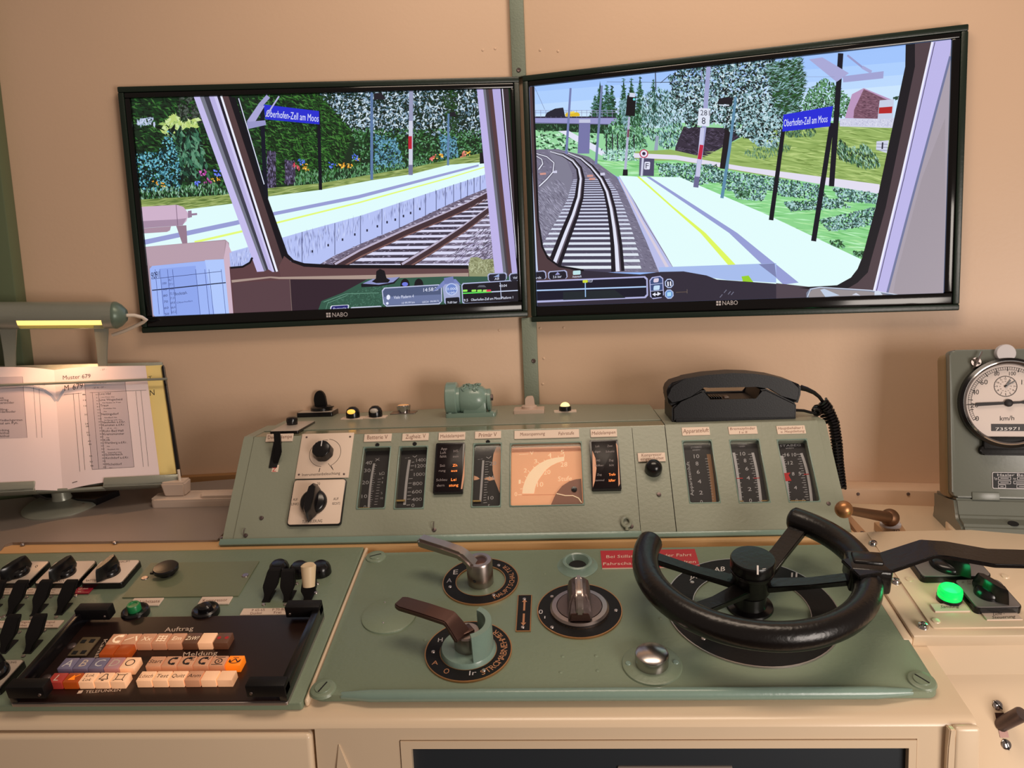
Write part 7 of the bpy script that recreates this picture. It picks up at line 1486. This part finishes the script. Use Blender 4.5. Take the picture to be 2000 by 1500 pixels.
mb = MB(); mb.box(q[0]-RD*0.55, q[0]+RD*0.55, b0[1], q[1]-RD*0.8, 0, 0.010, 0.001); mb.build('dial_foot', 'blackm', T)
k = SPF.px(1964, 690, 0.006); MB().lathe([(0.0135, 0), (0.0135, 0.008), (0.0125, 0.0095), (0, 0.0098)], 28, k).build('round_latch', 'greybar', T)
k = SPF.px(1906, 707, 0.004); mb = MB(); mb.ring(k[0], k[1], 0.0, 0.006, 0.003, 0.0068, 20); mb.tube([(k[0]-0.004, k[1]-0.010, 0.004), (k[0], k[1], 0.010), (k[0]+0.007, k[1]+0.015, 0.008)], 0.0016, 8); mb.tube([(k[0]-0.005, k[1]+0.004, 0.008), (k[0]+0.004, k[1]-0.003, 0.009)], 0.0014, 8); mb.build('wire_seal', 'steel', T)
pr = [SPF.px(x, y, 0.001) for x, y in ((1937, 922), (2016, 923), (2016, 955), (1939, 955))]; x0_, x1_ = (pr[0][0]+pr[3][0])/2, (pr[1][0]+pr[2][0])/2; y0_, y1_ = (pr[2][1]+pr[3][1])/2, (pr[0][1]+pr[1][1])/2
mb = MB(); mb.rprism(x0_, x1_, y0_, y1_, 0, 0.0012, 0.002); mp = mb.build('maker_plate', 'greybar', T); mb = MB(); mb.rprism(x0_+0.001, x1_-0.001, y0_+0.001, y1_-0.001, 0.001, 0.0015, 0.0015); mb.build('plate_field', 'blackm', mp)
lt = MB()
for t, p0, p1, c_ in (('Hasler Bern', (1948, 930), (2010, 930), 5), ('Typ', (1941, 936.5), (1948, 936.5), 4), ('Nr', (1979, 937), (1985, 937), 4)): lt.textpx(T, t, p0, p1, (0, -c_), 0.0017)
for x, y, x2, y2 in ((1950, 931.5, 1974, 937), (1950, 939.5, 1974, 945), (1950, 947, 1964, 953), (1987, 931.5, 2012, 937), (1980, 939.5, 2012, 945), (1986, 947, 2012, 953)):
    z = 0.0017; P4 = [SPF.px(*p, z) for p in ((x, y), (x2, y), (x2, y2), (x, y2))]; lt.line(P4+[P4[0]], 0.0006, z); lt.line([SPF.px(x+4, (y+y2)/2, z), SPF.px(x2-4, (y+y2)/2, z)], 0.0007, z)
lt.build('lettering', 'greybar', mp)
mb = MB(); h0, h1 = SPF.px(1898, 961), SPF.px(1952, 973); mb.box(h0[0], h1[0], -0.003, h0[1], 0, 0.0018, 0.0006); mb.build('hinge', 'speedo', T)
# lower housing in front
bl = [(0.0, 0.0)]; 
mb = MB(); zb = -0.052
secs = [((x0+wd/2+0.002, -0.001, -0.05), wd/2, (0, 0, 0.052)), ((x0+wd/2+0.002, -0.028, -0.046), wd/2, (0, 0, 0.057)), ((x0+wd/2+0.001, -0.036, -0.035), wd/2, (0, 0, 0.072)), ((x0+wd/2, -0.060, -0.033), wd/2-0.001, (0, 0, 0.078))]
mb.loft([(c_, hx_, hy_) for c_, hx_, hy_ in secs], 0.004); mb.build('lower_housing', 'speedo', T, 50)
k = SPF.px(1979, 1005, 0.03); MB().lathe([(0.007, 0.0), (0.007, 0.0012), (0, 0.0006)], 20, T=Matrix.Translation((k[0], -0.0335, 0.029)) @ Matrix.Rotation(-1.2, 4, 'X')).build('screw_hole', 'dark', T)
pz = RLEDGE
T2 = Thing('plinth', 'cream rounded plinth under the speed recorder', 'plinth', RLEDGE, 0.69, 1.17, 0.0)
pp = [T2.px(x, y, 0.012) for x, y in ((1838, 970), (1842, 1000), (1850, 1026), (1862, 1036), (1900, 1042), (2000, 1052), (2120, 1062))]
mb = MB(); mb.prism(pp+[(0.22, 0.16), (pp[0][0], 0.16)], -0.0012, 0.012, 0.003); mb.build('plinth', 'cream', T2, 50)

# ------------------------------------------------------------------ timetable stand with lamp, book and socket block
ub = ROT @ V((6300, -157, 1500)); vb = V((-0.05, 0.47, 0.88))
d = ray(122, 940); bo = CAM+d*((1.262-CAM.y)/d.y)
BK = Fr(bo, ub, vb)
T = Thing('timetable_stand', 'silver-green sloping timetable stand on a round foot, left of the console', 'stand', BK, 0, 0, 0)
BL = BK.px(-90, 966, -0.005)[0]
bx1 = BK.px(335, 860, -0.004)[0]; by1 = BK.px(200, 709, -0.004)[1]; by0 = BK.px(300, 945, 0.0)[1]
bp_ = [BK.px(x, y, -0.005) for x, y in ((-90, 716), (317, 707), (351, 936), (-90, 966))]
mb = MB(); mb.prism(bp_, -0.010, -0.005, 0.001); mb.build('board', 'lampgreen', T)
mb = MB(); mb.prism([BK.px(x, y, 0.004) for x, y in ((315, 716), (319.5, 712), (352, 925), (346, 928))], -0.010, 0.004, 0.0008); mb.build('side_edge', 'black', T)
bx1 = BK.px(350, 938, 0.012)[0]
g0 = BK.px(203, 940, 0.012)[0]; g1 = BK.px(68, 958, 0.012)[0]
for x0, x1 in ((BL, g1), (g0, bx1+0.002)):
    mb = MB(); mb.box(x0, x1, by0-0.006, by0, -0.010, 0.016, 0.001); mb.box(x0, x1, by0-0.006, by0+0.012, 0.012, 0.016, 0.0015); mb.build('lip', 'lampgreen', T)
mb = MB(); mb.box(g1, g0, by0-0.006, by0-0.001, -0.010, 0.006, 0.001); mb.build('bottom_rail', 'lampgreen', T)
mb = MB(); pa, pb = BK.px(-60, 755, 0.016), BK.px(327, 740, 0.016); mb.tube([(pa[0], pa[1], 0.016), (pb[0], pb[1], 0.016)], 0.0024, 10); mb.build('holding_rod', 'lampgreen', T)
# post and foot
q = SHELF.px(124, 985); fw = SHELF.at(*q, 0)
mb = MB(); mb.lathe([(0.066, 0.0), (0.066, 0.002), (0.060, 0.006), (0.03, 0.008), (0.0165, 0.012), (0.0150, 0.018), (0.0150, 0.040), (0, 0.040)], 40); mb.bm.transform(SHELF.mat(*q)); wpart(mb, 'foot', 'lampgreen', T)
tp = BK.at(0, 0.01, -0.012); mb = MB(); mb.tube([fw+V((0, 0, 0.03)), fw+V((0, -0.002, 0.055)), tp+V((0, 0, -0.01))], [0.015, 0.0145, 0.0135], 18); wpart(mb, 'post', 'lampgreen', T)
for x, y in ((82, 996), (163, 984)):
    a, b = SHELF.px(x, y, 0.006); mb = MB(); mb.dome(a, b, 0.004, 0.0055, 0.003, 14, 4); mb.bm.transform(SHELF.mat()); wpart(mb, 'screw', 'steel', T)
# lamp tube: its own plane a little behind the board top
dl_ = ray(120, 616); yl = BK.at(0, by1, 0).y-0.022
LO = CAM+dl_*((yl-CAM.y)/dl_.y); LAX = BK.u.copy()
LF = Fr(LO, LAX, (0, 0, 1))
LT = Thing('reading_lamp', 'silver-green tubular reading lamp with glowing slot above the timetable book', 'lamp', LF, 0, 0, 0)
r1_ = (LF.px(150, 589)[1]-LF.px(150, 642)[1])/2
xe = LF.px(222, 616)[0]; xs = -0.20
RXL = Matrix(((0, 0, 1, 0), (1, 0, 0, 0), (0, 1, 0, 0), (0, 0, 0, 1)))
e0, e1 = LF.px(33, 635, r1_*0.8)[0], LF.px(199, 635, r1_*0.8)[0]
# shell open towards the reader below: angles measured in the y-z section, local n points to the viewer
def shell(x0, x1, a0, a1, m, name, r=r1_, th=0.0015):
    mb = MB(); n = 26; vs = []
    for x in (x0, x1):
        for rr_ in (r, r-th):
            for i in range(n+1):
                a = a0+(a1-a0)*i/n; vs.append((x, rr_*math.sin(a), rr_*math.cos(a)))
    k = n+1; fs = []
    for i in range(n):
        fs += [(i, i+1, 2*k+i+1, 2*k+i), (k+i+1, k+i, 3*k+i, 3*k+i+1), (i+1, i, k+i, k+i+1), (2*k+i, 2*k+i+1, 3*k+i+1, 3*k+i)]
    fs += [(0, 2*k, 3*k, k), (n, k+n, 3*k+n, 2*k+n)]
    mb.raw(vs, fs); return mb.build(name, m, LT, 50)
A_ = math.radians(-20); B_ = math.radians(-84)
shell(e0, e1, A_, B_+2*PI, 'lampgreen', 'shade')
shell(xs, e0, 0, 2*PI, 'lampgreen', 'shade'); shell(e1, xe, 0, 2*PI, 'lampgreen', 'shade')
mb = MB(); mb.lathe([(r1_, xe), (r1_*1.02, xe+0.002), (r1_*1.0, xe+0.006), (r1_*0.8, xe+0.014), (r1_*0.45, xe+0.022), (0, xe+0.023)], 32, T=RXL); mb.build('end_cap', mat('grey_green_lamp_cap', (104, 122, 108), 0.35, metal=0.2, var=0.08), LT)
mb = MB(); mb.lathe([(r1_*0.72, e0-0.01), (r1_*0.72, e1+0.01)], 24, T=RXL); mb.build('glowing_tube', 'tube', LT)
mb = MB(); ca_ = [LF.px(x, y) for x, y in ((246, 616), (262, 616), (276, 620), (283, 625), (276, 630), (255, 640), (236, 648), (212, 656))]; mb.tube([(a, b, 0.002-0.004*i) for i, (a, b) in enumerate(ca_)], 0.0034, 10); mb.build('cable', 'cable', LT, 60)
for xa, xb in ((-2, 32), (183, 212)):
    a = LF.px((xa+xb)/2, 645)[0]; w_ = (LF.px(xb, 650)[0]-LF.px(xa, 650)[0])/2; lo_ = LF.px((xa+xb)/2, 722)[1]
    mb = MB(); mb.loft([((a-0.004, lo_, -0.012), w_*0.62, (0, 0, 0.002)), ((a-0.003, lo_*0.6-r1_*0.3, -0.010), w_*0.72, (0, 0, 0.002)), ((a, -r1_*0.75, -0.004), w_, (0, 0, 0.004))], 0.0008); mb.build('bracket', 'lampgreen', LT)
al_ = bpy.data.lights.new('tube_light', 'AREA'); al_.shape = 'RECTANGLE'; al_.size = e1-e0; al_.size_y = 0.012; al_.energy = 0.17; al_.spread = math.radians(110); al_.color = (1.0, 0.55, 0.30)
ao = bpy.data.objects.new('tube_light', al_); COL.objects.link(ao)
lp = LF.at((e0+e1)/2, -r1_*0.7, r1_*0.75); ao.location = lp
ao.rotation_euler = (BK.at((e0+e1)/2, by1*0.62, 0.02)-lp).to_track_quat('-Z', 'Y').to_euler()

# the open book
BT = Thing('timetable_book', 'open timetable book with lilac-white pages M 679 on the stand', 'book', BK, 0, 0, 0)
fx = BK.px(112, 840, 0.006)[0]; ty = BK.px(112, 722, 0.006)[1]; ly = BK.px(122, 958, 0.006)[1]
F0, F1 = BK.px(105, 722, 0.006), BK.px(122, 958, 0.006); R0_, R1_ = BK.px(284, 714, 0.010), BK.px(312, 932, 0.010); L0_, L1_ = BK.px(-80, 718, 0.010), BK.px(-80, 962, 0.010)
def tpar(a, b):
    s_ = (b-F1[1])/(F0[1]-F1[1]); f_ = F1[0]+(F0[0]-F1[0])*s_
    e_ = (R1_[0]+(R0_[0]-R1_[0])*s_) if a > f_ else (L1_[0]+(L0_[0]-L1_[0])*s_)
    return min(1.0, abs((a-f_)/(e_-f_)))
def page(ft, fb, et, eb, sgn):
    """one curved leaf from the fold (ft top, fb bottom) to the outer edge (et, eb)"""
    mb = MB(); n = 14; vs = []
    for j in range(2):
        for i in range(n+1):
            t = i/n; f_, e_ = (fb, eb) if j == 0 else (ft, et)
            vs.append((f_[0]+(e_[0]-f_[0])*t, f_[1]+(e_[1]-f_[1])*(1-(1-t)**(2 if j == 0 else 3)), 0.003+0.008*math.sin(min(1, t*2.6)*PI/2)-0.003*t))
    fs = [(i, i+1, n+2+i, n+1+i) for i in range(n)]
    if sgn < 0: fs = [tuple(reversed(f)) for f in fs]
    bv, bf = mb.raw(vs, fs)
    ex = bmesh.ops.extrude_face_region(mb.bm, geom=bf); bmesh.ops.translate(mb.bm, verts=[v for v in ex['geom'] if isinstance(v, bmesh.types.BMVert)], vec=(0, 0, 0.0015))
    return mb
def zpage(t): return 0.0045+0.008*math.sin(min(1, t*2.6)*PI/2)-0.003*t
mb = page(F0, F1, R0_, R1_, 1); pgr = mb.build('page', 'paper', BT, 50)
mb = page(F0, F1, L0_, L1_, -1); pgl = mb.build('page', 'paper', BT, 50)
mb = MB(); mb.prism([BK.px(x, y, -0.0005) for x, y in ((230, 717), (316, 713), (345, 925), (250, 934))], -0.0045, -0.0005); yl_ = mb.build('index_sheet', 'paperyellow', BT)
mb = MB(); mb.textpx(BT, 'N', (293, 773), (302, 771.5), (-0.6, -11), -0.0003); mb.textpx(BT, 'T', (290, 741), (297, 740), (-0.6, -6), -0.0003); mb.build('lettering', 'ink', yl_)
class PG:
    """print plane that follows the curved right page"""
    h = 0
    def px(s, x, y, h=0):
        a, b = BK.px(x, y, 0.009); z = zpage(tpar(a, b)); a, b = BK.px(x, y, z); z = zpage(tpar(a, b)); return BK.px(x, y, z+0.0003)
pg = PG()
def ptext(mb, t, p0, p1, up):
    vs, fs, _ = text_geo(t); out = []
    for a, b in vs:
        x, y = p0[0]+(p1[0]-p0[0])*a+up[0]*b, p0[1]+(p1[1]-p0[1])*a+up[1]*b
        q = pg.px(x, y); out.append((q[0], q[1], zpage(tpar(*q))+0.0003))
    mb.raw(out, fs)
def pline(mb, p0, p1, w_):
    q0, q1 = pg.px(*p0), pg.px(*p1); n = 6; 
    f = lambda p_: zpage(tpar(p_.x, p_.y))+0.00025
    for i in range(n):
        a, b = V(q0).lerp(V(q1), i/n), V(q0).lerp(V(q1), (i+1)/n); d_ = (b-a).normalized(); nx = V((-d_.y, d_.x))*w_/2
        mb.raw([(a.x-nx.x, a.y-nx.y, f(a)), (b.x-nx.x, b.y-nx.y, f(b)), (b.x+nx.x, b.y+nx.y, f(b)), (a.x+nx.x, a.y+nx.y, f(a))], [(0, 1, 2, 3)])
def pband(mb, quad_, dz):
    n = 8
    f = lambda p_: zpage(tpar(p_[0], p_[1]))+dz
    for i in range(n):
        c4 = []
        for t in (i/n, (i+1)/n): c4.append((V(quad_[0]).lerp(V(quad_[1]), t), V(quad_[3]).lerp(V(quad_[2]), t)))
        P = [pg.px(*c4[0][1]), pg.px(*c4[1][1]), pg.px(*c4[1][0]), pg.px(*c4[0][0])]
        mb.raw([(p_[0], p_[1], f(p_)) for p_ in P], [(0, 1, 2, 3)])
mb = MB(); pband(mb, [(165, 752), (244, 745), (262, 912), (180, 917)], 0.00012); mb.build('table_field', 'paperdark', pgr)
mb = MB(); pband(mb, [(165, 747), (245, 742), (245, 750), (166, 755)], 0.00016); mb.build('heading_band', 'paperblue', pgr)
mb = MB(); pband(mb, [(-30, 737), (44, 735), (53, 855), (-20, 858)], 0.00012); mb.build('table_field', 'paperdark', pgl)
mb = MB(); pts = [(0, 754), (30, 752), (60, 755), (85, 762), (100, 773), (108, 784)]
for p0, p1 in zip(pts, pts[1:]): pline(mb, p0, p1, 0.006)
mb.build('heading_band', 'paperblue', pgl)
mb = MB(); pline(mb, (112, 784), (126, 760), 0.006); mb.build('heading_band', 'paperblue', pgr)
mb = MB()
for t, p0, p1, c in (('Muster 679', (123, 741.5), (177, 738), 8), ('M', (126, 763.5), (134.5, 762), 11), ('679', (142, 761.5), (162, 758), 11), ('- 27 -', (196, 723.5), (208, 722.5), 2.6), ('Tempo u.HB Name', (180, 750), (208, 749), 2.4), ('- 27 A - 27 -', (180, 759), (206, 757.5), 3)): ptext(mb, t, p0, p1, (-0.4, -c))
names = ['Linz Hbf', 'Linz Wegscheid', 'Traun', 'Nettingsdorf', 'Neuhofen a.d.Kr.', 'Kematen a.d.Kr.', 'Rohr-Bad Hall', 'Kremsmünster', 'Krift', 'Wartberg a.d.Kr.', 'Schlierbach', 'Kirchdorf a.d.Kr.', 'Micheldorf']
ys = [771.5, 783, 794, 811, 827, 832.5, 844, 850, 861.5, 867, 890, 896.5, 909]
x_l = [194, 195, 196, 198, 200, 200.5, 201.5, 202, 203, 204, 206, 207, 208]; x_r = [217, 239, 212, 232, 245, 244, 241, 243, 215, 248, 239.5, 252, 238]
for t, y, xl, xr in zip(names, ys, x_l, x_r): ptext(mb, t, (xl, y), (xr, y-1.2*(xr-xl)/40), (-0.5, -4.3))
for y, xl, t in ((777, 197, 'Linz Klein Hst'), (788, 200, 'Hst Neubau im Traun'), (799, 202, 'Ansfelden Hst'), (805, 203, 'Hst'), (817, 204, 'Nöstlbach Hst'), (822, 204, 'St.Marien b.N. Hst'), (838, 206, '- 27 A - 73 -'), (856, 208, 'Hst'), (873, 209, 'Hst'), (879, 210, 'Nussbach Hst'), (885, 211, 'Inzersdorf Hst'), (915, 214, 'Hst')): ptext(mb, t, (xl, y), (xl+len(t)*1.9, y-len(t)*0.06), (-0.3, -2.4))
for i in range(25): y = 772+i*5.9; x = 187+i*0.6; ptext(mb, '%d.%d' % (i*2, i % 10), (x, y), (x+6, y-0.2), (-0.2, -2.4))
for i, y in enumerate((772, 783, 794, 811, 829, 834, 846, 851, 863, 869, 892, 903, 911)): x = 161+i*1.3; ptext(mb, str(8+i*4), (x, y), (x+6, y-0.2), (-0.2, -2.6))
pline(mb, (125, 771), (286, 762), 0.0006)
for p0, p1 in (((165, 747), (180, 917)), ((244, 744), (262, 912)), ((143, 768), (156, 921)), ((153, 767), (166, 918)), ((180, 766), (193, 916)), ((192, 766), (206, 915)), ((265, 764), (280, 912)), ((275, 763), (290, 911)), ((180, 917), (262, 912))): pline(mb, p0, p1, 0.0005)
mb.build('lettering', 'ink', pgr)
mb = MB()
for t, y, x1 in (('Pius', 779, 7), ('Pyhrn-Spering', 784, 17), ('Hinterstoder', 789, 28), ('Roßling-', 802, 17), ('Vorderstoder', 806.5, 31), ('Windischgarsten', 823, 44), ('Spital am Pyh.', 829, 36), ('Ardning', 842.5, 18), ('Selzthal', 848, 18), ('Selzthal', 854, 18)): w_ = len(t)*3.3; ptext(mb, t, (x1-w_, y), (x1, y-w_*0.02), (-0.5, -4.3))
for p0, p1 in (((44, 736), (53, 855)), ((65, 752), (72, 855)), ((76, 754), (82, 855))): pline(mb, p0, p1, 0.0005)
pline(mb, (-10, 752), (88, 752), 0.0006); mb.build('lettering', 'ink', pgl)
mb = MB(); pline(mb, (141, 943), (151, 940), 0.0012); mb.build('staple', 'iron', pgr)

# white socket block on the shelf
q = SHELF.px(372, 980)
T = Thing('socket_block', 'white double socket block with a plugged-in adapter on the grey shelf', 'socket', SHELF, q[0], q[1], 0)
b0 = T.px(292, 992, 0.0); b1_ = T.px(450, 990, 0.0); bt = T.px(322, 968, 0.014)
mb = MB(); mb.rprism(b0[0]+0.002, b1_[0]+0.04, b0[1], bt[1]+0.02, 0.0, 0.014, 0.008, 0.005, 5); mb.build('body', 'socket', T, 50)
p0 = T.px(323, 970, 0.014); p1 = T.px(369, 968, 0.014); mb = MB(); mb.loft([(((p0[0]+p1[0])/2-0.004, p0[1]+0.012, 0.013), 0.019, 0.012), (((p0[0]+p1[0])/2-0.004, p0[1]+0.012, 0.040), 0.0225, 0.014)], 0.003); mb.build('adapter', 'socket', T, 50)
p0 = T.px(388, 975, 0.014); mb = MB(); mb.rprism(p0[0], p0[0]+0.07, p0[1]+0.002, p0[1]+0.028, 0.012, 0.019, 0.008, 0.003); mb.build('flap', 'socket', T, 50)
a = T.px(346, 943, 0.04); mb = MB(); mb.tube([(a[0], a[1]+0.01, 0.038), (a[0], a[1]+0.012, 0.06)], 0.0025, 8); mb.build('cable', 'cable', T)
q = SHELF.px(215, 965)
T = Thing('black_folder', 'thin black object lying under the timetable stand', 'box', SHELF, q[0], q[1]+0.02, 0)
mb = MB(); mb.prism([T.px(x, y, 0.012) for x, y in ((60, 958), (232, 956), (186, 975), (90, 972))], 0.0, 0.012, 0.001); mb.build('body', 'black', T)
